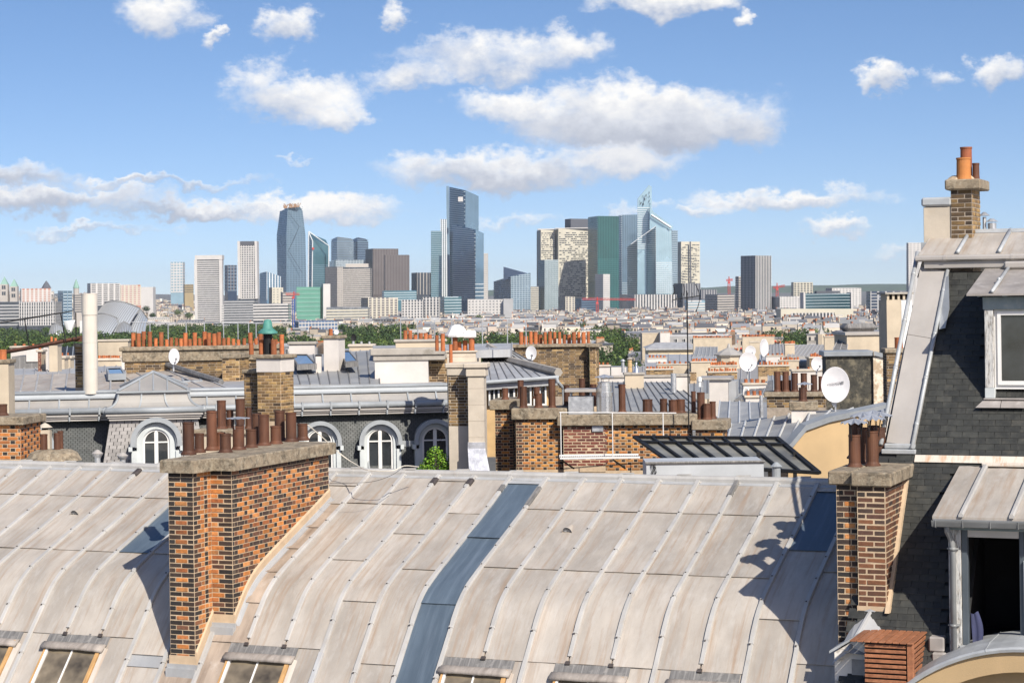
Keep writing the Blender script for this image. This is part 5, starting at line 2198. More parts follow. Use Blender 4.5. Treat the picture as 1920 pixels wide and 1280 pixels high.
def build_mid():
	rnd = random.Random(21)
	# ---- left edge
	stack('orange and black brick stack cut by the left picture edge', -60, 38, 797, 866, 41, 1.1, R(-8), 'orange', .0757, (.1, .17), [(4, 757, 19, .4)], lim=60)
	t, fr, b = stack('low mortar mound with two rusty pots behind the ridge, far left', 62, 132, 850, 868, 40, .5, 0, 'cream', .07, None, [(82, 813, 14, .4), (107, 811, 13, .4), (113, 807, 11, .8)])
	mb = MB()
	n = 14
	for k in range(2):
		mb.lathe((b[0] + b[1]) / 2 + (-.15 if k else .12), .25, [(.42, b[3] - .15), (.33, b[3] - .0), (.2, b[3] + .06), (0, b[3] + .07)], n)
	obj('mortar_mound', mb, CAP, t)
	t, fr, b = stack('cream mushroom vent with conical lid behind the left mortar mound', 75, 93, 806, 830, 46, .22, 0, 'cream', .07, None)
	p = fr.at_y(84, 801, .1)
	mb = MB()
	mb.lathe(p.x, .11, [(.17, p.z), (.09, p.z + .06), (.02, p.z + .1), (0, p.z + .1)], 16)
	mb.cyl(p.x, .11, p.z - .09, p.z, .07, n=10, mi=1)
	obj('lid', mb, [STONE, ROOM], t)
	for (px, yt, lab) in ((183, 842, 'small galvanised mushroom vent left of the round-headed pavilion window'), (230, 847, 'small galvanised mushroom vent directly beside the pavilion window surround')):
		p = P(px, 866, 39)
		t = thing('roof_vent', lab, 'vent', (p.x, p.y, p.z - .3), 0, 'mushroom vents behind the ridge')
		h = P(px, yt, 39).z - p.z + .3
		mb = MB()
		mb.cyl(0, 0, 0, h * .72, .055, n=12)
		obj('pipe', mb, GALV, t)
		mb = MB()
		mb.lathe(0, 0, [(.055, h * .70), (.10, h * .82), (.10, h * .84)], 12)
		for k in range(10):
			a = 2 * math.pi * k / 10
			mb.tube([(.06 * math.cos(a), .06 * math.sin(a), h * .72), (.095 * math.cos(a), .095 * math.sin(a), h * .84)], .005, 4)
		obj('cage', mb, GALV, t)
		mb = MB()
		mb.lathe(0, 0, [(.105, h * .84), (.11, h * .86), (.03, h * .98), (0, h)], 12)
		obj('lid', mb, ZINC_PLAIN, t)
	# second stack whose pots peep over the big chimney
	stack('stone capped stack with tall rusty pots just behind the big chimney', 368, 458, 815, 850, 46, .8, R(-12), 'cream', .0757, (.06, .12),
		  [(415, 750, 17.5, .35), (431, 768, 14, .7), (450, 747, 18, .35), (466, 764, 11.5, .5), (397, 772, 14, .5)], capm=CAP)
	# yellow brick stack with copper cowl
	t, fr, b = stack('tall yellow brick stack topped by a green copper cowl', 483, 527, 698, 790, 51, .62, R(-24), 'plain', .0757, None)
	x0, x1, zb, zt, _ = b
	mb = MB()
	mb.bbox(x0 - .02, x1 + .02, -.02, .64, zt + .002, zt + .34, .01)
	obj('rendered_head', mb, PLASTER, t)
	mb = MB()
	mb.bbox(x0 - .08, x1 + .08, -.08, .70, zt + .342, zt + .44, .02)
	obj('cap_slab', mb, CAP, t)
	t2, fr2, b2 = stack('dark side flue of the yellow brick stack with copper cowl', 458, 484, 700, 790, 51.6, .6, R(-24), 'soot', .0757, (.05, .1), mortar=MORTAR_DK)
	zc = zt + .44
	for (px, pt, w, fd) in ((471, 643, 9, .3), (490, 637, 10, .5), (513, 637, 11, .3), (528, 627, 9, .8)):
		p = fr.at_y(px, pt, fd * .6)
		pot(t, p.x, fd * .6, zc, max(.12, p.z - zc), w / 2 / F * 51, TERRA, n=12, flange=False)
	p = fr.at_y(502, 624, .3)
	mb = MB()
	mb.lathe(p.x, .3, [(.245, p.z - .02), (.25, p.z + .02), (.19, p.z + .07), (.125, p.z + .12), (.105, p.z + .28), (.07, p.z + .33), (0, p.z + .34)], 18)
	obj('copper_cowl', mb, COPPER, t, smooth=True)
	mb = MB()
	mb.cyl(p.x, .3, zc - .02, p.z - .02, .11, n=12)
	obj('cowl_flue', mb, DARKM, t)
	# ---- long brick wall of flues, left, with terracotta pots
	pots = []
	x = 250
	while x < 525:
		big = rnd.random() < .45
		pots.append((x, 623 + rnd.uniform(-2, 2) if big else 634 + rnd.uniform(-2, 2), 8.5 if big else 7, rnd.choice((.25, .7))))
		x += rnd.uniform(8, 11.5)
	stack('long soot-brown brick flue wall with a row of terracotta pots, left', 234, 520, 656, 728, 66, .8, R(6), 'soot', .0757, (.16, .13), pots, TERRA, mortar=MORTAR_DK, band=.35)
	stack('sunlit yellow brick pier ending the left flue wall', 417, 449, 672, 726, 64.5, .9, R(-12), 'plain', .0757, (.05, .15))
	railing('thin steel guard rail above the left terracotta pots', ((247, 604), (495, 606)), 67, (281, 315, 349, 383, 419, 446, 466, 480), 646)
	# ---- white metal flue
	p = P(170, 728, 56)
	t = thing('white_flue_pipe', 'tall white jacketed flue pipe rising behind the mansard', 'flue', (p.x, p.y, p.z - .6))
	o = Vector(t.location)
	r = 13.8 / F * 56
	cuts = [550, 590, 640, 690, 738]
	for i in range(4):
		z1, z0 = P(170, cuts[i], 56).z - o.z, P(170, cuts[i + 1], 56).z - o.z
		rr = r * (1.07 if i == 0 else 1.0)
		mb = MB()
		mb.lathe(0, 0, [(rr, z0), (rr, z1 - .03), (rr * 1.02, z1 - .025), (rr * 1.02, z1), (rr * .9, z1), (rr * .9, z1 - .1)], 24)
		obj('pipe_section', mb, CREAM_P, t, smooth=False)
	mb = MB()
	mb.tube([(r, 0, P(170, 592, 56).z - o.z), (-r, 0, P(170, 592, 56).z - o.z)], .02, 5)
	stack('narrow dark brick flue beside the white flue pipe', 141, 157, 650, 730, 57, .5, R(-15), 'soot', .0757, (.04, .09), [], mortar=MORTAR_DK)
	stack('cream rendered flue at the left picture edge above the mansard', -30, 16, 682, 730, 50, .6, 0, 'cream', .0757, (.04, .1), [(5, 655, 15, .4)], TERRA)
	# ---- zinc roofs behind the mansard
	zinc_plane('pale zinc roof with curved rolls behind the mansard, far left', [(10, 736, 57.5), (235, 734, 57.5), (235, 697, 65), (18, 703, 65)], 8, ZINC, br=.03)
	t = zinc_plane('pale zinc roof with two skylights left of the brick flue wall', [(235, 736, 57.6), (425, 728, 58.5), (322, 683, 68), (190, 697, 68)], 5, ZINC, br=.025, seams=(.5,))
	o = Vector(t.location)
	for (x0, x1, ya, yb) in ((199, 228, 694, 707), (338, 372, 707, 720)):
		q = [P(x0 + 4, yb, 61) - o, P(x1 + 8, yb - 1, 61) - o, P(x1, ya, 64) - o, P(x0, ya + 1, 64) - o]
		s = sub('skylight', t)
		up = Vector((0, 0, .09))
		mb = MB()
		mb.add([p + up for p in q] + [p - up for p in q], [(0, 1, 5, 4)[::-1], (1, 2, 6, 5)[::-1], (2, 3, 7, 6)[::-1], (3, 0, 4, 7)[::-1]])
		cc = sum(q, Vector()) / 4
		inn = [p.lerp(cc, .22) for p in q]
		for i in range(4):
			j = (i + 1) % 4
			mb.face([q[i] + up, q[j] + up, inn[j] + up, inn[i] + up])
		obj('frame', mb, ZINC_COOL, s)
		mb = MB()
		mb.face([p + up * .8 for p in inn])
		obj('pane', mb, GLASS_DK, s)
	mb = MB()
	mb.tube([P(312, 683, 66) - o, P(415, 716, 60) - o], .09, 6)
	obj('dark_verge', mb, LEAD, t)
	t = zinc_plane('grey zinc roof with skylights and dark seams behind the right dormers', [(545, 722, 58.5), (712, 720, 58.5), (708, 658, 70), (527, 668, 70)], 9, ZINC_COOL2, bm=LEAD, br=.02)
	o = Vector(t.location)
	for (x0, x1, ya, yb) in ((545, 582, 668, 689), (636, 660, 661, 684)):
		q = [P(x0 + 12, yb, 62) - o, P(x1 + 12, yb - 2, 62) - o, P(x1 - 6, ya, 66.5) - o, P(x0, ya, 66.5) - o]
		s = sub('skylight', t)
		up = Vector((0, 0, .08))
		cc = sum(q, Vector()) / 4
		inn = [p.lerp(cc, .16) for p in q]
		mb = MB()
		mb.add([p + up for p in q] + [p - up for p in q], [(0, 1, 5, 4)[::-1], (1, 2, 6, 5)[::-1], (2, 3, 7, 6)[::-1], (3, 0, 4, 7)[::-1]])
		for i in range(4):
			j = (i + 1) % 4
			mb.face([q[i] + up, q[j] + up, inn[j] + up, inn[i] + up])
		obj('frame', mb, LEAD, s)
		mb = MB()
		mb.face([p + up * .8 for p in inn])
		obj('pane', mb, GLASS_DK, s)
	stack('white rendered flue with one terracotta pot and a small dish', 607, 635, 635, 683, 63, .6, R(-14), 'plaster', .0757, (.06, .1), [(620, 616, 8, .4)], TERRA)
	stack('small dark vent unit beside the skylight', 592, 602, 668, 685, 62.5, .2, 0, 'plaster', .0757, (.02, .05), capm=DARKM)
	# ---- white gable wall and stone-capped flues, centre left
	t, fr, b = wall_box('party_wall', 'whitewashed party wall under a grey stone coping, centre', 'wall', 703, 803, 676, 722, 60, 5.0, PLASTER)
	x0, x1, zb, zt = b
	mb = MB()
	mb.bbox(x0 - .05, x1 + .5, -.06, .6, zt + .001, zt + .16, .02)
	mb.bbox(x0 - .12, x1 + .5, -.12, .6, zt + .161, zt + .36, .02)
	obj('coping', mb, STONE_G, t)
	stack('short dark brick flue stack right of the whitewashed wall', 805, 845, 672, 728, 60.5, .6, R(4), 'soot', .0757, (.05, .2), [], mortar=MORTAR, capm=STONE_G)
	pots = [(x, rnd.choice((619, 624, 627)), 7.5, rnd.choice((.2, .7))) for x in (760, 769, 779, 789, 798, 806)]
	stack('flat coped wall with small terracotta pots, centre', 742, 835, 641, 672, 63, .7, R(3), 'cream', .0757, (.06, .08), pots, TERRA, capm=STONE_G)
	railing('thin steel guard rail over the centre terracotta pots', ((750, 598), (1020, 599)), 65, (751, 783, 815, 847, 904, 951, 986), 648, rails=(0,))
	# stone pillar with brick flank, at the end of the mansard
	t, fr, b = stack('tall cream stone pier at the end of the mansard', 878, 908, 690, 862, 53, .55, R(-6), 'stone', .0757, (.10, .13), [], capm=STONE, band=.22)
	x0, x1, zb, zt, ztc = b
	mb = MB()
	mb.add([(x0 - .02, -.03, zb + .3), (x1 + .02, -.03, zb + .3), (x1 + .18, -.35, zb - .35), (x0 + .05, -.35, zb - .35)], [(3, 2, 1, 0)])
	mb.box(x0 - .02, x1 + .02, -.03, .0, zb + .28, zb + .46)
	obj('foot_flashing', mb, STEEL_D, t)
	stack('dark brick flue bank joined to the cream stone pier', 841, 878, 690, 800, 53.6, .9, R(-14), 'soot', .0757, (.07, .13), [(845, 645, 7, .5)], TERRA, mortar=STONE, capm=STONE, band=.2)
	# pots and white motor cowl on the pier
	t, fr, b = stack('cluster of terracotta pots under a white metal fan housing', 838, 892, 661, 672, 54.5, .6, 0, 'stone', .0757, (.05, .05), [(819, 628, 7, .5), (830, 625, 8, .3), (853, 632, 10, .3), (861, 640, 9, .7), (884, 630, 11, .3), (872, 638, 9, .6)], TERRA, capm=STONE)
	p = fr.at_y(866, 630, .3)
	mb = MB()
	k = 1 / F * 54.5
	mb.lathe(p.x - 9 * k, .3, [(22 * k, p.z - .02), (23 * k, p.z + .02), (13 * k, p.z + .25), (5 * k, p.z + .31), (0, p.z + .31)], 8)
	obj('fan_housing', mb, WHITE, t)
	mb = MB()
	mb.bbox(p.x + 2 * k, p.x + 27 * k, .05, .5, p.z - .05, p.z + .14, .03)
	obj('housing_arm', mb, WHITE, t)
	# ---- zinc roof with glazed studio, centre
	t = zinc_plane('grey zinc studio roof with white framed windows under it, centre', [(905, 716, 60), (1047, 706, 60), (955, 655, 72), (905, 650, 72)], 9, ZINC_GREY, bm=LEAD, br=.018)
	o = Vector(t.location)
	a, b_ = P(908, 716, 60.3) - o, P(1040, 710, 60.3) - o
	mb = MB()
	mb.box(a.x, b_.x, .0 + a.y, a.y + 4, a.z - 2.2, a.z - .04)
	obj('studio_wall', mb, PLASTER_O, t)
	mb = MB()
	mb.tube([P(905, 717, 59.9) - o, P(1048, 707, 59.9) - o], .06, 8)
	obj('gutter', mb, ZINC_COOL, t)
	for (q0, q1) in ((916, 937), (941, 966), (970, 997), (1000, 1025)):
		u, v = P(q0, 722, 60.2) - o, P(q1, 760, 60.2) - o
		window_on(t, u.x, v.x, v.z, u.z, u.y + .0, WHITE, 1, .05)
	mb = MB()
	mb.tube([P(1043, 708, 59.8) - o, P(1046, 716, 59.8) - o, P(1056, 728, 60) - o, P(1058, 760, 60) - o], .05, 8)
	obj('downpipe', mb, ZINC_COOL, t)
	mb = MB()
	mb.tube([P(917, 650, 70) - o, P(958, 676, 66) - o, P(1047, 698, 60) - o], .13, 6)
	obj('verge_coping', mb, STONE_G, t)
	pots = [(x, rnd.choice((621, 622, 627, 630)), rnd.choice((6, 7, 8)), rnd.choice((.25, .7))) for x in range(977, 1108, 9)]
	stack('large brown brick flue wall with terracotta pots, centre', 966, 1105, 651, 745, 76, .8, R(3), 'soot', .0757, (.12, .12), pots, TERRA, mortar=MORTAR_DK)
	stack('lighter brick end pier of the centre flue wall', 1106, 1118, 651, 745, 75.6, .8, R(-10), 'plain', .0757, (.12, .12))
	# ---- the orange diaper-brick stacks behind the ridge
	t, fr, b = stack('amber brick stack with dark diaper headers, left one of the centre group', 929, 962, 768, 884, 56.6, 1.5, R(-10), 'amber', .0757, (.14, .27), [(947, 727, 12, .2), (976, 712, 12, .5), (1006, 725, 12, .6)], lim=150)
	t, fr, b = stack('amber brick stack with dark diaper headers, middle one of the centre group', 968, 1056, 786, 884, 55.5, 1.3, R(-4), 'amber', .0757, (.12, .30), [(981, 724, 14, .25), (1009.5, 737, 14, .25), (1034.5, 710, 13.5, .25), (1062, 722, 11, .8), (1091, 709, 12, .9), (1112, 720, 13, .8)], lim=220)
	t, fr, b = stack('wide brick stack with a red brick panel, right one of the centre group', 1057, 1297, 797, 884, 55.0, 1.2, R(-6), 'amber', .0757, (.16, .29), [(1166, 720, 13.5, .9), (1214, 748, 19, .5), (1244, 747, 14, .5), (1262, 749, 17, .4), (1276, 748, 17, .5)], lim=280)
	x0, x1, zb, zt, ztc = b
	# red brick panel slightly proud
	br = Bricks(t, 160)
	xp = fr.at_y(1135, 820, 0).x
	z = zt
	i = 0
	pm = MB()
	pm.box(x0 - .004, xp, -.022, -.009, zb, zt - .02)
	obj('red_panel_bed', pm, MORTAR, t)
	while z > zt - 1.0:
		x = x0 - (0 if i % 2 else .12)
		while x < xp:
			a, bb = max(x0, x), min(x + .24, xp + (.1 if i % 2 else 0))
			if bb - a > .04:
				br.lay((0, -.022), 0, a + .007, bb - .007, z - .06, .066, .02, 'red', .004)
			x += .24
		z -= .082
		i += 1
	br.done()
	q0, q1 = fr.at_y(1110, 809, -.05), fr.at_y(1131, 793, -.05)
	part_box(t, 'vent_grille', GALV, q0.x, q1.x, -.07, -.022, q0.z, q1.z)
	# galvanised box cowl and stainless flue standing on it
	q0, q1 = fr.at_y(1066, 772, .25), fr.at_y(1111, 743, .25)
	c = sub('box_cowl', t)
	part_box(c, 'box', GALV, q0.x, q1.x, .2, .75, ztc, q1.z)
	l0, l1 = fr.at_y(1059, 735, .2), fr.at_y(1117, 729, .2)
	part_box(c, 'lid', ZINC_PLAIN, l0.x, l1.x, .1, .85, l0.z, l1.z)
	for xx in (q0.x + .06, q1.x - .06):
		for yy in (.25, .68):
			part_box(c, 'leg', GALV, xx - .02, xx + .02, yy, yy + .03, q1.z, l0.z)
	c = sub('steel_flue', t)
	pc = fr.at_y(1133, 745, .45)
	k = 1 / F * 55
	for (ya, yb, w) in ((772, 742, 30), (742, 735, 32), (735, 722, 27), (722, 716, 24)):
		za, zb2 = fr.at_y(1133, ya, .45).z, fr.at_y(1133, yb, .45).z
		mb = MB()
		mb.lathe(pc.x, .45, [(w / 2 * k, za), (w / 2 * k, zb2 - .02), (w / 2 * k * 1.04, zb2 - .015), (w / 2 * k * 1.04, zb2), (w / 2 * k * .8, zb2)], 20)
		obj('flue_section', mb, STEEL, c, smooth=False)
	hat(c, fr, 1133, 708, .45, 38, BLUEHAT, .2)
	stack('plain concrete-capped end stack right of the wide brick stack', 1305, 1358, 806, 884, 54.6, .8, R(-12), 'amber', .0757, (.1, .27), [(1300, 733, 9, .9), (1314, 735, 15, .4), (1325, 756, 15, .2), (1336, 752, 12, .6)], lim=60)
	# white railing and grating walkway
	railing('white painted railing in front of the wide brick stack', ((1049, 773), (1268, 774)), 53.4, (1051, 1148, 1243), 862, m=WHITE, r=.014)
	p = P(1125, 862, 53.2)
	t = thing('grating_walkway', 'white grating walkway along the foot of the wide brick stack', 'walkway', (p.x, p.y, p.z - .5))
	o = Vector(t.location)
	a, b2 = P(1050, 860, 53.2) - o, P(1200, 860, 53.2) - o
	mb = MB()
	mb.box(a.x, b2.x, .0, .03, a.z - .01, a.z + .035)
	mb.box(a.x, b2.x, .62, .65, a.z - .01, a.z + .06)
	obj('edge_beam', mb, WHITE, t, kind='stuff')
	sm = MB()
	sm.box(0, .012, .03, .62, 0, .03)
	me = sm.mesh('grating_bar', GALV)
	x = a.x + .03
	while x < b2.x:
		obj('grating_bar', me, None, t, (x, 0, a.z))
		x += .055
	for px in (1052, 1150):
		u = P(px, 862, 53.2) - o
		mb = MB()
		mb.tube([(u.x, .0, u.z), (u.x + .35, .9, u.z - .3)], .025, 5)
		obj('strut', mb, DARKM, t)
	# black framed glass canopy over a white box
	p = P(1350, 880, 46)
	t = thing('glass_canopy', 'black steel and glass lean-to canopy behind the ridge', 'canopy', (p.x, p.y, p.z - 1))
	o = Vector(t.location)
	TL, TR, BR_, BL = P(1190, 821, 50) - o, P(1458, 823, 48.5) - o, P(1536, 888, 44.5) - o, P(1262, 872, 45.5) - o
	n = 8
	f = lambda u, v: TL.lerp(TR, u).lerp(BL.lerp(BR_, u), v)
	nn = (TR - TL).cross(BL - TL).normalized()
	if nn.z < 0:
		nn = -nn
	for i in range(n):
		mb = MB()
		q = [f(i / n, 0), f((i + 1) / n, 0), f((i + 1) / n, 1), f(i / n, 1)]
		mb.add([x - nn * .01 for x in q] + [x - nn * .02 for x in q], [(3, 2, 1, 0), (4, 5, 6, 7)])
		obj('glass_pane', mb, GLASS_CAN, t)
	for i in range(n + 1):
		mb = MB()
		a, b2 = f(i / n, 0), f(i / n, 1)
		d = (b2 - a).normalized()
		sd = d.cross(nn) * (.028 if 0 < i < n else .05)
		mb.strip([[a - sd, a - sd + nn * .05, a + sd + nn * .05, a + sd], [b2 - sd, b2 - sd + nn * .05, b2 + sd + nn * .05, b2 + sd]])
		obj('glazing_bar', mb, DARKM, t)
	for v, w in ((0, .055), (.2, .05), (1.0, .05)):
		mb = MB()
		a, b2 = f(-.01, v), f(1.01, v)
		d = (b2 - a).normalized()
		sd = d.cross(nn) * w
		mb.strip([[a - sd, a - sd + nn * .06, a + sd + nn * .06, a + sd], [b2 - sd, b2 - sd + nn * .06, b2 + sd + nn * .06, b2 + sd]])
		obj('cross_beam', mb, DARKM, t)
	for px in (1422, 1490):
		u = P(px, 842, 46.5) - o
		mb = MB()
		mb.box(u.x - .04, u.x + .04, u.y - .04, u.y + .04, u.z - 1.6, u.z - .05)
		obj('post', mb, DARKM, t)
	t, fr, b = wall_box('roof_box', 'white zinc-clad roof box under the glass canopy', 'box', 1212, 1432, 866, 890, 43.5, 1.2, ZINC_WHITE)
	x0, x1, zb, zt = b
	mb = MB()
	mb.tube([(x0 - .02, -.02, zt), (x1 + .02, -.02, zt)], .03, 6)
	obj('edge_trim', mb, LEAD, t)
	mb = MB()
	for i in range(5):
		pp = []
		x = x0 + .02 + rnd.uniform(0, .25)
		z = zt
		for k in range(5):
			pp.append((x + rnd.uniform(-.05, .05), -.03, z))
			z -= .1
		mb.tube(pp, .008, 4)
	obj('cables', mb, BLKCAB, t, kind='stuff')
	q = P(1424, 870, 43)
	tv = thing('roof_vent', 'small conical zinc vent at the foot of the glass canopy', 'vent', (q.x + .35, q.y, q.z - .8))
	mb = MB()
	mb.cyl(0, 0, 0, .75, .09, n=12)
	mb.lathe(0, 0, [(.13, .75), (.03, .84), (0, .84)], 12)
	obj('cap_and_pipe', mb, ZINC_COOL, tv)
	# ---- right: yellow gable, zinc roof with bright rolls
	p = P(1570, 880, 44)
	t = thing('gable_house', 'house with yellow rendered gable and blue-grey zinc verge', 'house', (p.x, p.y, HB))
	o = Vector(t.location)
	out = [(1478, 850), (1513, 806), (1556, 790), (1668, 766), (1672, 905), (1478, 905)]
	mb = MB()
	fpt = [P(x, y, 49 + (x - 1478) * .004) - o for x, y in out]
	bk = Vector((1.2, 6, 0))
	n = len(fpt)
	low = [Vector((q.x, q.y, 0)) for q in (fpt[-1], fpt[-2])]
	mb.face([fpt[5], fpt[4], fpt[3], fpt[2], fpt[1], fpt[0]])
	mb.face([low[0], low[1], fpt[4], fpt[5]])
	obj('gable_wall', mb, PLASTER_Y, t)
	cop = [(1470, 846), (1511, 797), (1555, 781), (1668, 757)]
	mb = MB()
	dn = Vector((0, 0, -.13))
	secs = []
	for (x, y) in [(1462, 858)] + cop:
		q = P(x, y, 48.9 + (x - 1478) * .004) - o
		secs.append([q, q + Vector((-.10, .30, .03)), q + Vector((-.10, .30, 0)) + dn, q + dn + Vector((.02, .02, 0))])
	mb.strip(secs)
	obj('verge_flashing', mb, ZINC_BLUEP, t)
	z = zinc_plane('', [(1330, 888, 51), (1466, 858, 49.2), (1508, 772, 58), (1345, 800, 59.5)], 6, ZINC_COOL2, bm=ZINC_BRIGHT, br=.03, parent=t, thick=.1)
	z = zinc_plane('', [(1511, 800, 49.2), (1560, 783, 49.3), (1600, 766, 58), (1520, 770, 58)], 2, ZINC_COOL2, bm=ZINC_BRIGHT, br=.03, parent=t, thick=.1)
	zinc_plane('blue-grey zinc roof with a thin white flue, right of the brick stacks', [(1345, 800, 60), (1510, 774, 60), (1500, 755, 66), (1350, 752, 68)], 8, ZINC_COOL2, bm=ZINC_BRIGHT, br=.025)
	p = P(1428, 776, 57)
	t = thing('thin_flue', 'thin upright white flue tube on the right zinc roof', 'flue', (p.x, p.y, p.z - .1))
	mb = MB()
	mb.cyl(0, 0, 0, P(1428, 741, 57).z - p.z + .1, .055, n=10, hollow=.01)
	obj('tube', mb, GALV, t)
	t, fr, b = stack('squat concrete block vent with a rusty cowled flue on the zinc roof', 1484, 1530, 769, 784, 56, .55, R(-8), 'plaster', .0757, (.06, .24), [(1505, 726, 15, .4)], capm=CAP)
	hat(t, fr, 1509, 721, .25, 31, BLUEHAT, .12)
	t, fr, b = stack('dark brick stack with a row of tall rusty pots beside the lettered dish', 1438, 1548, 744, 768, 58.5, .9, R(-10), 'brownmix', .0757, (.08, .14), [(1457, 696, 12, .3), (1463, 713, 9, .7), (1473, 696, 12, .3), (1479, 712, 9, .7), (1490, 699, 12, .3), (1507, 699, 12, .3), (1526, 702, 12, .4), (1540, 705, 11, .6)], mortar=MORTAR_DK)
	# mossy wall and peeling return
	t, fr, b = wall_box('mossy_wall', 'black mossy stone wall with zinc coping behind the lettered dish', 'wall', 1549, 1637, 668, 772, 66, 1.2, MOSSY, R(-3))
	x0, x1, zb, zt = b
	cx = x1 + .02
	mb = MB()
	xw = fr.at_y(1672, 700, -.1).x
	mb.box(x1 + .003, xw, -.12, 1.2, zb - 2, zt - .03)
	obj('peeling_return', mb, PEEL, t)
	mb = MB()
	mb.bbox(x0 - .08, x1 + .02, -.12, 1.4, zt + .002, zt + .17, .02)
	mb.add([(x1 + .021, -.2, zt + .17), (xw + .08, -.2, zt + .0), (xw + .08, 1.4, zt + .0), (x1 + .021, 1.4, zt + .17), (x1 + .021, -.2, zt + .03), (xw + .08, -.2, zt - .14), (xw + .08, 1.4, zt - .14), (x1 + .021, 1.4, zt + .03)], [(0, 1, 2, 3), (4, 5, 1, 0), (5, 6, 2, 1)])
	obj('coping', mb, ZINC_BLUEP, t)
	stack('small brick stack with one terracotta pot left of the slate house', 1663, 1702, 662, 760, 60, .6, 0, 'soot', .0757, (.06, .14), [(1685, 632, 16, .4)], TERRA, mortar=MORTAR_DK, capm=CAP)
	# cream lift shaft and flat roof box
	t, fr, b = stack('tall cream and white ventilation shaft with slotted head left of the slate house', 1663, 1690, 562, 668, 82, 1.0, R(8), 'cream', .0757, None)
	x0, x1, zb, zt, _ = b
	mb = MB()
	mb.bbox(x1 + .004, x1 + .45, -.02, .9, zb - 3, zt - .02, .01)
	obj('white_flank', mb, WHITE, t)
	mb = MB()
	for i in range(5):
		xx = x0 + .02 + i * .22
		mb.box(xx, xx + .09, .0, .8, zt, zt + .22)
	obj('head_piers', mb, CREAM, t, kind='stuff')
	part_box(t, 'slotted_core', ROOM, x0 + .05, x1 + .3, .1, .7, zt + .001, zt + .215)
	part_box(t, 'head_slab', STONE_G, x0 - .08, x1 + .5, -.1, 1.0, zt + .221, zt + .3)
	t, fr, b = wall_box('roof_box', 'cream flat-topped roof box with grey parapet, right', 'box', 1588, 1662, 628, 652, 92, 2.5, CREAM, R(4))
	x0, x1, zb, zt = b
	part_box(t, 'parapet', ZINC_PLAIN, x0 - .1, x1 + .1, -.1, 2.6, zt + .002, zt + .14)
	part_box(t, 'felt_hump', LEAD, x0 + .2, x1 - .1, 1.2, 2.4, zt + .142, zt + .5, .15)
	zinc_plane('dark skylight slope left of the cream roof box', [(1562, 655, 90), (1588, 655, 90), (1592, 628, 96), (1576, 628, 96)], 2, LEAD)


ZINC_COOL2 = mat('zinc_cool_roof', (.29, .293, .29), .55, .1, .16, .8, streak=((.22, .22, .22), (2, 2, .6), .35), bump=.05, rand=.1)
CREAM_P = mat('cream_paint', (.58, .53, .46), .5, 0, .06, 2.0, streak=((.42, .36, .29), (6, 6, .4), .3))
ZINC_BRIGHT = mat('zinc_roll_bright', (.62, .62, .60), .4, .2, .1, 3.0)
ZINC_BLUEP = mat('zinc_blue_pale', (.25, .268, .285), .5, .1, .15, 2.0)
ZINC_WHITE = mat('whitened_zinc', (.40, .42, .44), .6, 0, .12, 1.6, streak=((.40, .42, .45), (5, 5, .5), .5))
STONE_G = mat('grey_stone_coping', (.34, .31, .27), .9, 0, .2, 2.0, spots=[((.16, .14, .11), .6)], spot_scale=3, bump=.3)
STEEL_D = mat('bright_foil', (.60, .60, .62), .35, .5, .2, 4, bump=.5, bump_scale=6)
PLASTER_O = mat('ochre_plaster', (.50, .34, .17), .9, 0, .2, 1.5, bump=.15)
_fb = face_bricks


def face_bricks(br, o, ang, W, zt, zb, co, style):
	return _fb(br, o, ang, W, zt, zb, co, 'soot' if style == 'brownmix' else style)


build_mid()


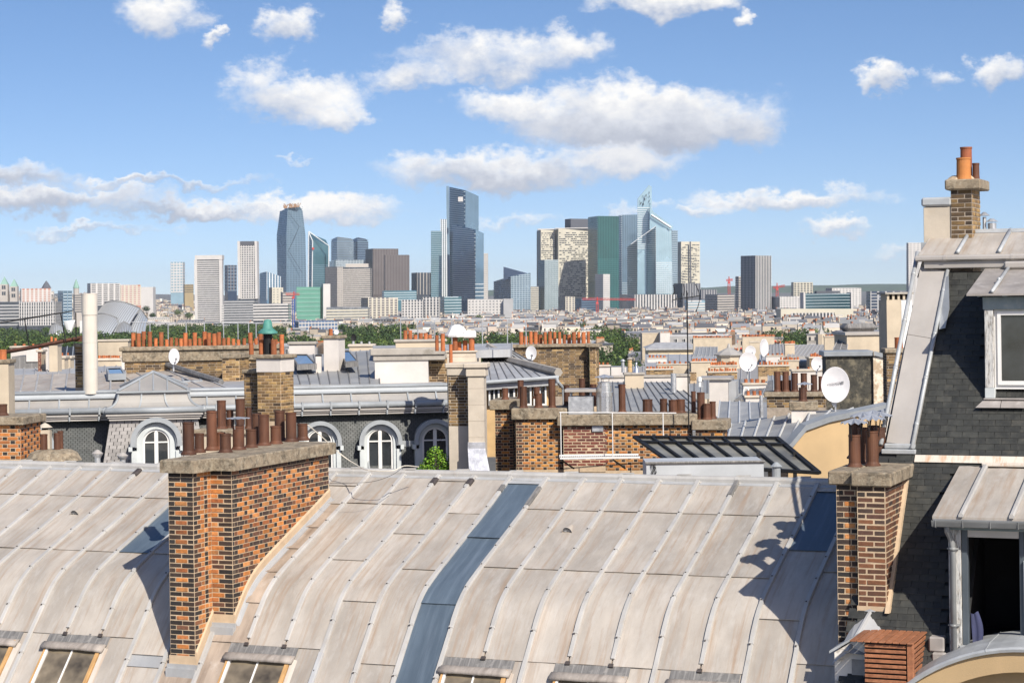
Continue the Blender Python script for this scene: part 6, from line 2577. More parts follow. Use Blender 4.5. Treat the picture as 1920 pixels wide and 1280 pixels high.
# ================================================================ dishes, antenna, cables, shrub
def dish(label, px, py, rx, ry, Y, m=None, yaw=0.0, arm=True, text=None, back=False):
	c = P(px, py, Y)
	t = thing('satellite_dish', label, 'dish', (c.x, c.y, P(px, py + ry * 1.25, Y).z), yaw)
	r1, r2 = rx / F * Y / max(.25, math.cos(yaw)), ry / F * Y
	h = c.z - t.location.z
	mb = MB()
	n, k = 32, 6
	rings = []
	for j in range(k + 1):
		q = j / k
		rings.append([(r1 * q * math.cos(2 * math.pi * i / n), -.16 * r2 * q * q * (1 if not back else -1) - .06 * math.sin(2 * math.pi * i / n) * 0, h + r2 * q * math.sin(2 * math.pi * i / n)) for i in range(n)])
	v = [(p[0], p[1], p[2]) for ring in rings for p in ring]
	f = []
	for j in range(k):
		for i in range(n):
			i2 = (i + 1) % n
			f.append((j * n + i, j * n + i2, (j + 1) * n + i2, (j + 1) * n + i))
	mb.add(v, f)
	# rolled rim
	mb.strip([[(r1 * g * math.cos(2 * math.pi * i / n), y, h + r2 * g * math.sin(2 * math.pi * i / n)) for i in range(n)] for g, y in ((1, -.16 * r2), (1.02, -.16 * r2 + .005), (1.02, -.16 * r2 + .03), (.99, -.16 * r2 + .03))], close=True, cap=False)
	obj('reflector', mb, m or DISH, t, smooth=True)
	if arm:
		mb = MB()
		mb.tube([(0, -.1 * r2, h - r2), (r1 * .25, -r2 * .75, h - r2 * .35)], .014, 5)
		mb.tube([(r1 * .25, -r2 * .75, h - r2 * .35), (r1 * .25, -r2 * .65, h - r2 * .28)], .04, 8)
		obj('feed_arm', mb, GALV, t)
	mb = MB()
	mb.tube([(0, .08, h), (0, .1, h - r2 * .6), (0, .1, -r2 * .6)], .03, 6)
	obj('mast', mb, GALV, t)
	if text:
		cu = bpy.data.curves.new('lettering', 'FONT')
		cu.body = text
		cu.size = r2 * .30
		cu.shear = .45
		cu.align_x = 'CENTER'
		to = bpy.data.objects.new('lettering_tmp', cu)
		COL.objects.link(to)
		dg = bpy.context.evaluated_depsgraph_get()
		me = bpy.data.meshes.new_from_object(to.evaluated_get(dg))
		bpy.data.objects.remove(to)
		me.materials.clear()
		me.materials.append(LETTER)
		o = obj('lettering', me, None, t, (-r1 * .1, -.055 * r2 - .012, h - r2 * .02))
		o.rotation_euler = (R(90), R(-8), 0)
		o['kind'] = 'stuff'
		mb = MB()
		for i in range(3):
			mb.box(r1 * (.40 + .07 * i), r1 * (.445 + .07 * i), -.06 * r2 - .016, -.06 * r2 - .01, h + r2 * .04, h + r2 * (.17 + .02 * i))
		obj('emblem', mb, LETTER, t, kind='stuff')
		mb = MB()
		mb.add([(-r1 * .45, .02, h - r2 * .80), (r1 * .35, .02, h - r2 * .85), (-r1 * .12, .02, h - r2 * 1.28), (-r1 * .45, .06, h - r2 * .80), (r1 * .35, .06, h - r2 * .85), (-r1 * .12, .06, h - r2 * 1.28)], [(0, 1, 2)[::-1], (3, 4, 5), (0, 2, 5, 3), (1, 4, 5, 2)])
		obj('bracket_plate', mb, GALV, t)
	return t


LETTER = mat('lettering_grey', (.20, .20, .21), .6)
dish('large white dish with grey script lettering before the mossy wall', 1566, 721, 26, 33, 56.5, yaw=R(-6), text='visiosat', arm=False)
dish('white dish on the zinc ridge left of the brick flue wall', 326, 668, 9.5, 15, 63, yaw=R(18))
dish('white dish on the studio roof in front of the centre flue wall', 996, 662, 10, 13.5, 68, yaw=R(-10))
dish('biggest dish of the pale pair seen among the right-hand roofs', 1402, 678, 17, 18, 95, yaw=R(8))
dish('dark-faced dish seen nearly edge-on right of the pale pair', 1431, 652, 9, 17, 100, yaw=R(48))
dish('faint pale dish half hidden behind the biggest right-hand dish', 1407, 658, 10, 10, 104, yaw=R(0))
dish('cream dish above the row of tall rusty pots', 1532, 682, 11.5, 13, 75, yaw=R(5))
dish('tiny white dish beside the white rendered flue', 631, 622, 4.5, 5, 64, arm=False)


def antenna():
	b = P(1291, 772, 54)
	t = thing('tv_antenna', 'tall thin mast with curved television antenna, right of centre', 'antenna', (b.x, b.y, b.z))
	o = Vector(t.location)
	mb = MB()
	top = P(1292, 545, 54) - o
	mb.tube([(0, 0, -.5), (0, 0, top.z * .5), (0, 0, top.z)], .017, 8)
	obj('mast', mb, DARKM, t)
	mb = MB()
	c = P(1291, 556, 54) - o
	mb.tube([(c.x - .42, -.1, c.z - .08), (c.x + .30, .05, c.z + .02)], .012, 5)
	obj('boom', mb, DARKM, t)
	k = 1 / F * 54
	for (x, ya, yb, cv) in ((-29, -22, -4, .06), (-10, -24, -2, .05), (13, -23, 28, .10)):
		mb = MB()
		pts = []
		for i in range(7):
			q = i / 6
			pts.append((c.x + x * k + cv * (1 - (2 * q - 1) ** 2) * (1 if x > 0 else .6), -.05, c.z - (ya + (yb - ya) * q) * k))
		mb.tube(pts, .011, 5)
		obj('element', mb, DARKM, t)
	mb = MB()
	for x in (-32, -24, -16, -4, 5):
		mb.tube([(c.x + x * k, -.12, c.z - .14), (c.x + x * k + .05, .12, c.z + .10)], .006, 4)
	obj('directors', mb, DARKM, t, kind='stuff')


antenna()


def cables():
	def run(label, pts, r, m, name='cable'):
		w = [P(*p) for p in pts]
		o = w[0]
		mb = MB()
		sm = []
		for i in range(len(w) - 1):
			p0, p1, p2, p3 = w[max(i - 1, 0)], w[i], w[i + 1], w[min(i + 2, len(w) - 1)]
			for j in range(5):
				u = j / 5
				sm.append(.5 * ((2 * p1) + (-p0 + p2) * u + (2 * p0 - 5 * p1 + 4 * p2 - p3) * u * u + (-p0 + 3 * p1 - 3 * p2 + p3) * u ** 3) - o)
		sm.append(w[-1] - o)
		mb.tube(sm, r, 5)
		tag(obj(name, mb, m, None, o), label, 'cable')
	run('white cable slung from the big chimney down to the ridge', [(577, 796, 35.5), (605, 820, 35.8), (640, 852, 36.2), (667, 870, 36.0), (690, 881, 35.3), (735, 882, 35.1), (758, 873, 35.3), (785, 875, 35.6)], .009, CORD)
	run('thin dark wire lying loose over the sheets beside the ridge', [(757, 874, 35.2), (735, 890, 34.9), (700, 902, 34.8), (660, 905, 34.9), (618, 905, 35.1)], .004, BLKCAB)
	run('dark aerial wire crossing the roofs at far left', [(0, 603, 60), (70, 593, 60), (135, 583, 60)], .012, BLKCAB)


cables()


def leafball(mb, c, rx, ry, rz, n, s, rnd, cols, hollow=.55):
	"""n leaf faces scattered through an uneven crown"""
	for _ in range(n):
		while True:
			x, y, z = rnd.uniform(-1, 1), rnd.uniform(-1, 1), rnd.uniform(-1, 1)
			d = x * x + y * y + z * z
			if hollow * hollow < d < 1 or (d < 1 and rnd.random() < .25):
				break
		p = Vector((c[0] + x * rx, c[1] + y * ry, c[2] + z * rz))
		nrm = Vector((x + rnd.uniform(-.7, .7), y + rnd.uniform(-.7, .7), z + rnd.uniform(-.4, .9))).normalized()
		a = nrm.orthogonal().normalized()
		a = Matrix.Rotation(rnd.uniform(0, 6.28), 3, nrm) @ a
		b = nrm.cross(a)
		k = s * rnd.uniform(.6, 1.4)
		mb.cur = rnd.choice(cols)
		mb.face([p - a * k, p + b * k * .55 + nrm * k * .12, p + a * k, p - b * k * .55 + nrm * k * .12])


def leaf_mat(name, tr=.25):
	m, nt, N, L, B = nodes_of(name)
	at = N.new('ShaderNodeVertexColor')
	at.layer_name = 'Col'
	L.new(at.outputs[0], B.inputs['Base Color'])
	B.inputs['Roughness'].default_value = .6
	B.inputs['Specular IOR Level'].default_value = .25
	return m


LEAF = leaf_mat('leaves')
BARK = mat('bark', (.09, .065, .045), .95, 0, .3, 4, bump=.4)


def shrub():
	rnd = random.Random(4)
	c = P(816, 862, 54)
	t = thing('window_shrub', 'bright green shrub in front of the last arched dormer', 'shrub', (c.x, c.y, c.z - .6))
	mb = MB()
	cols = [(.09, .20, .015), (.14, .27, .02), (.06, .14, .012), (.20, .32, .04)]
	for (dx, dz, r) in ((-.2, .35, .26), (.15, .5, .3), (.36, .28, .2), (0, .7, .22), (-.35, .2, .2), (.25, .15, .25)):
		leafball(mb, (dx, 0, dz + .05), r, r * .8, r, 420, .032, rnd, cols, .2)
	obj('foliage', mb, LEAF, t, col=True)
	mb = MB()
	for i in range(6):
		a = rnd.uniform(0, 6.3)
		mb.tube([(.03 * math.cos(a), .03 * math.sin(a), 0), (.12 * math.cos(a), .1 * math.sin(a), .4), (.25 * math.cos(a), .15 * math.sin(a), .75)], [.012, .009, .004], 4)
	obj('stems', mb, BARK, t, kind='stuff')
	mb = MB()
	mb.bbox(-.45, .45, -.15, .15, -.22, .02, .02)
	obj('planter', mb, GREYP, t)


shrub()
# ================================================================ tumble of roofs and flue walls farther back
def pot_wall(label, x0, x1, yt, yb, Y, style='cream', dep=.7, n=None, h=(5, 9), w=4.6, rz=0.0, potm=None, cap=(.06, .1), capm=None, two=True):
	rnd = random.Random(int(x0 * 7 + yt))
	n = n if n is not None else max(1, int((x1 - x0) / (w * 1.35)))
	ct = yt - cap[1] / Y * F if cap else yt
	pots = []
	for i in range(n):
		px = x0 + (x1 - x0) * (i + .5) / n + rnd.uniform(-.8, .8)
		pots.append((px, ct - rnd.uniform(*h), w * rnd.uniform(.8, 1.1), rnd.choice((.25, .7)) if two else .4))
	return stack(label, x0, x1, yt, yb, Y, dep, rz, style, .0757, cap, pots, potm or TERRA, mortar=MORTAR, capm=capm or STONE, side=False)


def build_tumble():
	# big grey zinc roof behind the brick stacks
	zinc_plane('broad grey zinc roof with dark seams behind the brick stacks', [(1120, 818, 68), (1372, 806, 66), (1262, 716, 92), (1128, 716, 92)], 13, ZINC_COOL3, bm=LEAD, br=.024)
	pot_wall('low white parapet along the top of the broad grey zinc roof', 1128, 1290, 708, 724, 95, 'plaster', n=0, capm=STONE_G)
	t, fr, b = pot_wall('cream chimney block under the silver cone vent', 1172, 1207, 703, 722, 88, 'cream', n=0, capm=STONE_G)
	p = P(1194, 699, 88)
	t = thing('cone_vent', 'silver trumpet-shaped cone vent on the cream block', 'vent', (p.x, p.y + .3, p.z - .1))
	k = 88 / F
	mb = MB()
	mb.lathe(0, 0, [(9 * k, 0), (7.5 * k, .03), (4 * k, 10 * k), (2.2 * k, 15 * k), (2 * k, 21 * k), (2.6 * k, 23 * k), (0, 23 * k)], 16)
	obj('cone', mb, STEEL, t, smooth=True)
	p = P(1181, 699, 90)
	t = thing('pot_vent', 'yellow clay vent tower with flared rings beside the cone vent', 'vent', (p.x, p.y, p.z - .1))
	mb = MB()
	mb.lathe(0, 0, [(4.6 * k, 0), (4.6 * k, 12 * k), (4.0 * k, 14 * k), (4.6 * k, 17 * k), (4.4 * k, 22 * k), (3.8 * k, 24 * k), (4.5 * k, 26 * k), (4.3 * k, 29 * k), (0, 29 * k)], 14)
	obj('clay_tower', mb, PLASTER_O, t)
	mb = MB()
	mb.lathe(0, 0, [(6 * k, 31 * k), (3 * k, 34 * k), (0, 35 * k)], 12)
	mb.cyl(0, 0, 29 * k, 31 * k, 3 * k, n=10)
	obj('lid', mb, STONE_G, t)
	p = P(1168, 690, 96)
	t = thing('pipe_vent', 'grey mushroom vent pipe left of the yellow clay vent', 'vent', (p.x, p.y, p.z - .2))
	mb = MB()
	mb.cyl(0, 0, 0, 22 * k, 3.2 * k, n=12)
	mb.lathe(0, 0, [(5.5 * k, 23 * k), (2.5 * k, 27 * k), (0, 27 * k)], 12)
	obj('pipe_and_cap', mb, GALV, t)
	pot_wall('blue-grey roof tank below the grey mushroom vent', 1146, 1174, 688, 698, 97, 'plaster', n=0, cap=(.02, .03), capm=ZINC_BLUEP)
	pot_wall('white parapet with three clay pots at the wood edge', 1118, 1144, 688, 704, 100, 'plaster', n=3, h=(4, 6))
	p = P(1263, 722, 84)
	t = thing('pipe_vent', 'stout galvanised flue drum on the broad zinc roof', 'vent', (p.x, p.y, p.z - .3))
	mb = MB()
	mb.cyl(0, 0, 0, 36 * 84 / F, 5.2 * 84 / F, n=16, hollow=.02)
	obj('drum', mb, GALV, t)
	pot_wall('white rendered flue block right of the galvanised drum', 1268, 1292, 706, 728, 86, 'plaster', n=0, capm=STONE_G)
	pot_wall('red rendered flue beside the antenna mast', 1294, 1306, 698, 716, 110, 'red_render', n=0, cap=None)
	t, fr, b = wall_box('roof_house', 'white roof hut with grey overhanging lid right of the mast', 'hut', 1330, 1366, 712, 748, 84, 1.6, PLASTER, R(-10))
	x0, x1, zb, zt = b
	part_box(t, 'lid', ZINC_PLAIN, x0 - .45, x1 + .12, -.12, 1.7, zt + .002, zt + .1)
	part_box(t, 'grey_flank', ZINC_GREY, x1 + .003, x1 + .3, -.02, 1.5, zb - 1, zt - .08)
	part_box(t, 'corner_post', GALV, x0 - .35, x0 - .24, -.05, .05, zb - .5, zt)
	p = P(1302, 725, 78)
	t = thing('pipe_vent', 'short white tube vent left of the roof hut', 'vent', (p.x + .2, p.y, p.z))
	mb = MB()
	mb.cyl(0, 0, 0, .38, .06, n=10)
	mb.cyl(0, 0, .2, .36, .09, n=10)
	obj('tube', mb, WHITE, t)
	zinc_plane('dark blue-grey zinc hip with a pale swan-neck pipe', [(1378, 748, 82), (1450, 748, 82), (1450, 712, 100), (1420, 718, 100)], 3, LEAD, bm=ZINC_COOL)
	p = P(1394, 744, 80)
	t = thing('swan_neck', 'white swan-neck vent pipe bending over three clay pots', 'vent', (p.x, p.y, p.z))
	mb = MB()
	mb.tube([(0, 0, -.1), (0, 0, .2), (.02, 0, .3), (.09, 0, .36), (.17, 0, .33), (.2, 0, .25)], .035, 8)
	obj('pipe', mb, WHITE, t)
	pot_wall('low ledge with three stubby clay pots', 1398, 1430, 746, 750, 79.5, 'plaster', n=3, h=(8, 10), w=6.5)
	pot_wall('grey ridge ledge with two clay pots under the biggest dish', 1394, 1436, 722, 728, 92, 'plaster', n=4, h=(6, 9), w=7)
	# flue walls with pots, right middle
	L = [('yellow diaper-brick flue wall with a full row of clay pots', 1422, 1480, 687, 706, 130, 'plain', 10, (5, 8)),
		 ('shaded flue wall with clay pots behind the diaper-brick one', 1462, 1498, 677, 690, 150, 'cream', 7, (4, 6)),
		 ('long pale flue wall with dense clay pots left of the biggest dish', 1332, 1382, 687, 694, 140, 'cream', 12, (5, 8)),
		 ('lower pink flue wall with clay pots left of the biggest dish', 1328, 1382, 699, 712, 120, 'red_render', 11, (4, 7)),
		 ('upper narrow flue wall with tiny pots by the zinc turret', 1334, 1376, 679, 684, 165, 'cream', 10, (3, 5)),
		 ('cream flue wall with pots between mast and turret', 1296, 1332, 680, 700, 135, 'cream', 8, (4, 6)),
		 ('red flue wall with pots behind the silver cone vent', 1212, 1262, 694, 712, 118, 'red_render', 9, (3, 5)),
		 ('dark flue wall with clay pots over the mossy wall', 1518, 1548, 672, 690, 110, 'soot', 7, (5, 8)),
		 ('white flue wall under the cream dish', 1486, 1546, 696, 712, 100, 'plaster', 3, (4, 6)),
		 ('far flue wall with a red line of pots above the pale zinc slopes', 1392, 1452, 632, 642, 330, 'cream', 26, (3, 4.5)),
		 ('far flue wall with red pots left of the round turret', 1300, 1372, 634, 640, 340, 'cream', 24, (2.5, 4)),
		 ('single square flue stack with pots between pale zinc slopes', 1472, 1490, 646, 664, 190, 'cream', 6, (4, 6)),
		 ('cream corner flue block beside the pale zinc slopes', 1406, 1424, 642, 668, 210, 'cream', 0, (4, 6)),
		 ('cream parapet wall with pots at the foot of the cream house', 1232, 1300, 684, 694, 160, 'cream', 7, (3, 6)),
		 ('low far flue wall with pots, right of the wood', 1214, 1250, 672, 684, 210, 'plaster', 5, (3, 5)),
		 ('far pale flue wall beside the little cone roof', 1560, 1590, 640, 662, 220, 'cream', 4, (3, 5)),
		 ('banded cream flue block right of the little cone roof', 1546, 1575, 632, 664, 170, 'cream', 5, (2, 4)),
		 ('pale parapet behind the dark-faced dish', 1436, 1470, 668, 676, 175, 'plaster', 4, (3, 5))]
	for (lab, x0, x1, yt, yb, Y, st, n, h) in L:
		pot_wall(lab, x0, x1, yt, yb, Y, st, n=n, h=h, w=3.6 if n > 12 else 4.4, rz=R(random.uniform(-6, 6)))
	# pale zinc slopes
	zinc_plane('left pale zinc slope beyond the dishes', [(1436, 668, 190), (1476, 668, 190), (1472, 644, 215), (1440, 646, 215)], 6, ZINC_SK, br=.05)
	zinc_plane('right pale zinc slope beyond the dishes', [(1476, 668, 185), (1536, 668, 185), (1548, 646, 215), (1494, 647, 215)], 8, ZINC_SK, br=.05)
	zinc_plane('pale zinc slope below the far red pots', [(1300, 668, 230), (1345, 668, 230), (1345, 650, 255), (1305, 650, 255)], 6, ZINC_COOL3, br=.05)
	zinc_plane('grey zinc slope in front of the cream house', [(1150, 704, 150), (1225, 702, 150), (1225, 686, 170), (1150, 688, 170)], 8, ZINC_SK, br=.04)
	zinc_plane('grey zinc slope at the right of the biggest dish', [(1440, 720, 108), (1490, 720, 108), (1490, 704, 122), (1440, 704, 122)], 6, ZINC_COOL3, br=.03)
	zinc_plane('grey zinc terrace roof below the clay pot rows', [(1290, 738, 96), (1400, 738, 96), (1400, 710, 116), (1290, 712, 116)], 9, ZINC_COOL3, bm=LEAD, br=.03)
	zinc_plane('pale zinc terrace roof behind the pot rows', [(1290, 716, 135), (1440, 716, 135), (1440, 686, 165), (1290, 686, 165)], 9, ZINC_SK, br=.04)
	zinc_plane('pale zinc roof field between the far pot rows', [(1210, 692, 190), (1560, 690, 190), (1560, 664, 240), (1210, 664, 240)], 16, ZINC_GREY, br=.05)
	# octagonal turret
	p = P(1367, 680, 160)
	t = thing('zinc_turret', 'octagonal zinc turret roof right of the mast', 'turret', (p.x, p.y, p.z - 1))
	k = 160 / F
	mb = MB()
	mb.cyl(0, 0, 0, 1 + 14 * k, 23 * k, n=8)
	obj('drum', mb, CREAM, t)
	mb = MB()
	mb.lathe(0, 0, [(28 * k, 1 + 14 * k), (28.5 * k, 1 + 16 * k), (15 * k, 1 + 23 * k), (4 * k, 1 + 28 * k), (1.5 * k, 1 + 36 * k), (0, 1 + 36 * k)], 8)
	obj('roof', mb, ZINC_SK, t)
	p = P(1540, 640, 260)
	t = thing('cone_turret', 'small pointed zinc turret at right', 'turret', (p.x, p.y, p.z - 3))
	k = 260 / F
	mb = MB()
	mb.cyl(0, 0, 0, 3 + 14 * k, 10 * k, n=8)
	obj('drum', mb, CREAM, t)
	mb = MB()
	mb.lathe(0, 0, [(8 * k, 3 + 14 * k), (3 * k, 3 + 22 * k), (.5 * k, 3 + 30 * k), (0, 3 + 30 * k)], 6)
	obj('roof', mb, ZINC_SK, t)
	# cream house with tall windows at the edge of the wood
	Y = 420
	a = P(1262, 690, Y)
	t = thing('cream_house', 'cream house with six tall windows at the edge of the wood', 'house', (a.x, a.y, ground_h(a.x, Y)))
	o = Vector(t.location)
	q0, q1 = P(1216, 690, Y) - o, P(1306, 653, Y) - o
	mb = MB()
	mb.box(q0.x, q1.x, 0, 10, 0, q1.z)
	obj('wall', mb, CREAM_Y, t)
	q2, q3 = P(1214, 653, Y) - o, P(1309, 642, Y) - o
	mb = MB()
	mb.add([(q2.x - .3, -.6, q2.z), (q3.x + .3, -.6, q2.z), (q3.x - 2, 5, q3.z), (q2.x + 2, 5, q3.z), (q3.x + .3, 11, q2.z), (q2.x - .3, 11, q2.z)], [(0, 1, 2, 3), (1, 4, 2), (4, 5, 3, 2), (5, 0, 3)])
	mb.box(q2.x - .4, q3.x + .4, -.7, .2, q2.z - .35, q2.z - .01)
	obj('roof', mb, ZINC_GREY, t)
	for px in (1229, 1242, 1255.5, 1274, 1287, 1300.5):
		w0, w1 = P(px - 3.2, 676, Y) - o, P(px + 3.2, 664, Y) - o
		window_on(t, w0.x, w1.x, w0.z, w1.z, -.03, GREYP, 1, .06)
	pot_wall('white stair block standing up behind the cream house', 1204, 1256, 625, 648, 440, 'cream', n=0, dep=6)
	pot_wall('smaller white stair block behind the cream house', 1238, 1256, 624, 642, 436, 'plaster', n=3, dep=4, h=(1.5, 2.5), w=2)
	# ---- left tumble
	L = [('cream flue slab left of the dark narrow flue', 92, 108, 646, 700, 76, 'cream', 2, (6, 10)),
		 ('white rendered flue beside the cream slab', 82, 91, 650, 700, 78, 'plaster', 0, (4, 6)),
		 ('thin red brick flue strip at left', 71, 78, 660, 700, 77, 'red', 1, (4, 6)),
		 ('short cream flue with two clay pots at left', 112, 121, 672, 700, 80, 'cream', 1, (6, 8)),
		 ('second short cream flue with a clay pot at left', 122, 132, 672, 700, 81, 'cream', 1, (6, 8)),
		 ('long cream terrace wall with planters behind the white flue', 184, 240, 640, 652, 105, 'cream', 0, (3, 5)),
		 ('cream flue block with a row of small clay pots beside the white flue', 184, 228, 676, 698, 84, 'cream', 11, (4, 6)),
		 ('pale parapet under the iron lattice at far left', 20, 70, 652, 664, 110, 'plaster', 3, (4, 6)),
		 ('grey rendered block left of the brick flue wall', 228, 248, 672, 700, 76, 'plaster', 0, (3, 4))]
	for (lab, x0, x1, yt, yb, Y, st, n, h) in L:
		pot_wall(lab, x0, x1, yt, yb, Y, st, n=n, h=h, w=5)
	t, fr, b = wall_box('roof_house', 'dark slate roof hut with white gable at far left', 'hut', 22, 72, 668, 702, 82, 2.0, LEAD)
	x0, x1, zb, zt = b
	part_box(t, 'white_gable', PLASTER, fr.at_y(49, 660, -.05).x, fr.at_y(71, 660, -.05).x, -.06, 1.5, fr.at_y(60, 678, -.05).z, fr.at_y(60, 655, -.05).z)
	zinc_plane('grey zinc deck filling the gap at far left', [(-20, 704, 72), (240, 700, 72), (240, 672, 100), (-20, 676, 100)], 12, ZINC_GREY, br=.03)
	zinc_plane('dark far roof left of the white flue', [(100, 668, 100), (160, 668, 100), (160, 650, 112), (104, 650, 112)], 5, SLATE_BASE, bm=ZINC_COOL, br=.03)
	# rusty iron bridge rail
	p = P(75, 648, 70)
	t = thing('iron_walkway', 'rusty iron roof walkway slanting up to the narrow flue at far left', 'walkway', (p.x, p.y, p.z - .2))
	o = Vector(t.location)
	mb = MB()
	mb.tube([P(-10, 663, 66) - o, P(60, 651, 68) - o, P(156, 632, 70) - o], .07, 5)
	obj('deck', mb, RUST, t)
	mb = MB()
	mb.tube([P(-10, 607, 66) - o, P(60, 596, 68) - o, P(136, 583, 70) - o], .018, 5)
	obj('hand_rail', mb, DARKM, t)
	for (xa, ya, xb, yb) in ((46, 598, 55, 650), (114, 588, 123, 640), (142, 586, 143, 634)):
		mb = MB()
		mb.tube([P(xa, ya, 69) - o, P(xb, yb, 69) - o], .022, 5)
		obj('post', mb, DARKM, t)
	mb = MB()
	mb.box(*sorted(((P(142, 640, 70) - o).x, (P(157, 640, 70) - o).x)), -.2, .5, (P(150, 640, 70) - o).z, (P(150, 633, 70) - o).z)
	obj('bearing', mb, RUST, t)
	# small things in the centre gap
	pot_wall('white parapet right of the copper cowl', 542, 590, 646, 668, 74, 'plaster', n=0, capm=STONE_G)
	pot_wall('low cream block with vents between white flue and party wall', 655, 700, 650, 664, 78, 'cream', n=3, h=(4, 6), potm=GALV)
	zinc_plane('grey flat roof seen between the white flue and the party wall', [(640, 668, 72), (712, 664, 72), (712, 650, 82), (640, 654, 82)], 4, ZINC_GREY)
	dish('black dish seen from behind near the centre gap', 663, 633, 5, 7, 80, DARKM, arm=False)
	zinc_plane('grey flat roof strip under the centre terracotta pots', [(700, 662, 66), (960, 655, 66), (960, 643, 76), (700, 648, 76)], 6, ZINC_GREY)


ZINC_COOL3 = mat('zinc_dull_roof', (.27, .275, .275), .6, .05, .14, .8, streak=((.19, .19, .19), (2, 2, .6), .35), bump=.05, rand=.08)
CREAM_Y = mat('cream_yellow_wall', (.60, .49, .32), .9, 0, .1, .6)
RED_R = mat('red_render', (.42, .17, .12), .9, 0, .2, 2.0, bump=.1)
_st = stack


def stack(*a, **k):
	a = list(a)
	if len(a) > 7 and a[7] == 'red_render':
		a[7] = 'cream'
		t, fr, b = _st(*a, **k)
		for c in t.children:
			if c.name.startswith('rendered_body'):
				c.data.materials[0] = RED_R
		return t, fr, b
	return _st(*a, **k)


build_tumble()
# ================================================================ far towers
def plainmat(name, col, rough=.8, metal=0.0, spec=.4, var=.08, sc=.05):
	return mat(name, col, rough, metal, var, sc, spec=spec, coord='World')


T_WHITE = plainmat('tower_white', (.52, .50, .475))
T_CREAM = plainmat('tower_cream', (.52, .485, .39))
T_BEIGE = plainmat('tower_beige', (.41, .375, .335))
T_GREY = plainmat('tower_grey', (.36, .36, .36))
T_DKGREY = plainmat('tower_dark_grey', (.09, .095, .11))
T_BROWN = plainmat('tower_brown', (.085, .072, .07), .5)
T_BROWN2 = plainmat('tower_brown_rib', (.20, .18, .175), .5)
T_BRICK = plainmat('tower_brick', (.42, .20, .14))
T_WIN = plainmat('tower_windows', (.055, .062, .07), .25, 0, .8, .3, .2)
T_WINL = plainmat('tower_windows_light', (.16, .17, .18), .25, 0, .8, .3, .2)
G_BLUE = plainmat('glass_blue', (.15, .245, .33), .2, .45, .9, .25, .02)
G_DKBLUE = plainmat('glass_dark_blue', (.045, .07, .12), .2, .35, .9, .25, .02)
G_STEEL = plainmat('glass_steel_blue', (.12, .19, .25), .22, .4, .9, .2, .02)
G_TEAL = plainmat('glass_teal', (.085, .19, .225), .2, .4, .9, .25, .02)
G_GREEN = plainmat('glass_green', (.012, .085, .08), .18, .3, .9, .3, .02)
G_LIGHT = plainmat('glass_light', (.33, .47, .53), .22, .4, .9, .2, .02)
G_GREY = plainmat('glass_grey', (.22, .26, .29), .25, .35, .9, .2, .02)
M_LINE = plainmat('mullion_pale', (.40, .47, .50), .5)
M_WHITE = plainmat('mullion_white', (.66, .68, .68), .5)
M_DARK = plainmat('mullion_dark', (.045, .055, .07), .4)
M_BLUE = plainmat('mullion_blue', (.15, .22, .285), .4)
M_TEAL = plainmat('mullion_teal', (.03, .12, .12), .4)
TARP = plainmat('green_tarp', (.12, .30, .225), .8)
CRED = plainmat('crane_red', (.48, .06, .05), .6)
CBLUE = plainmat('crane_blue', (.03, .08, .32), .6)


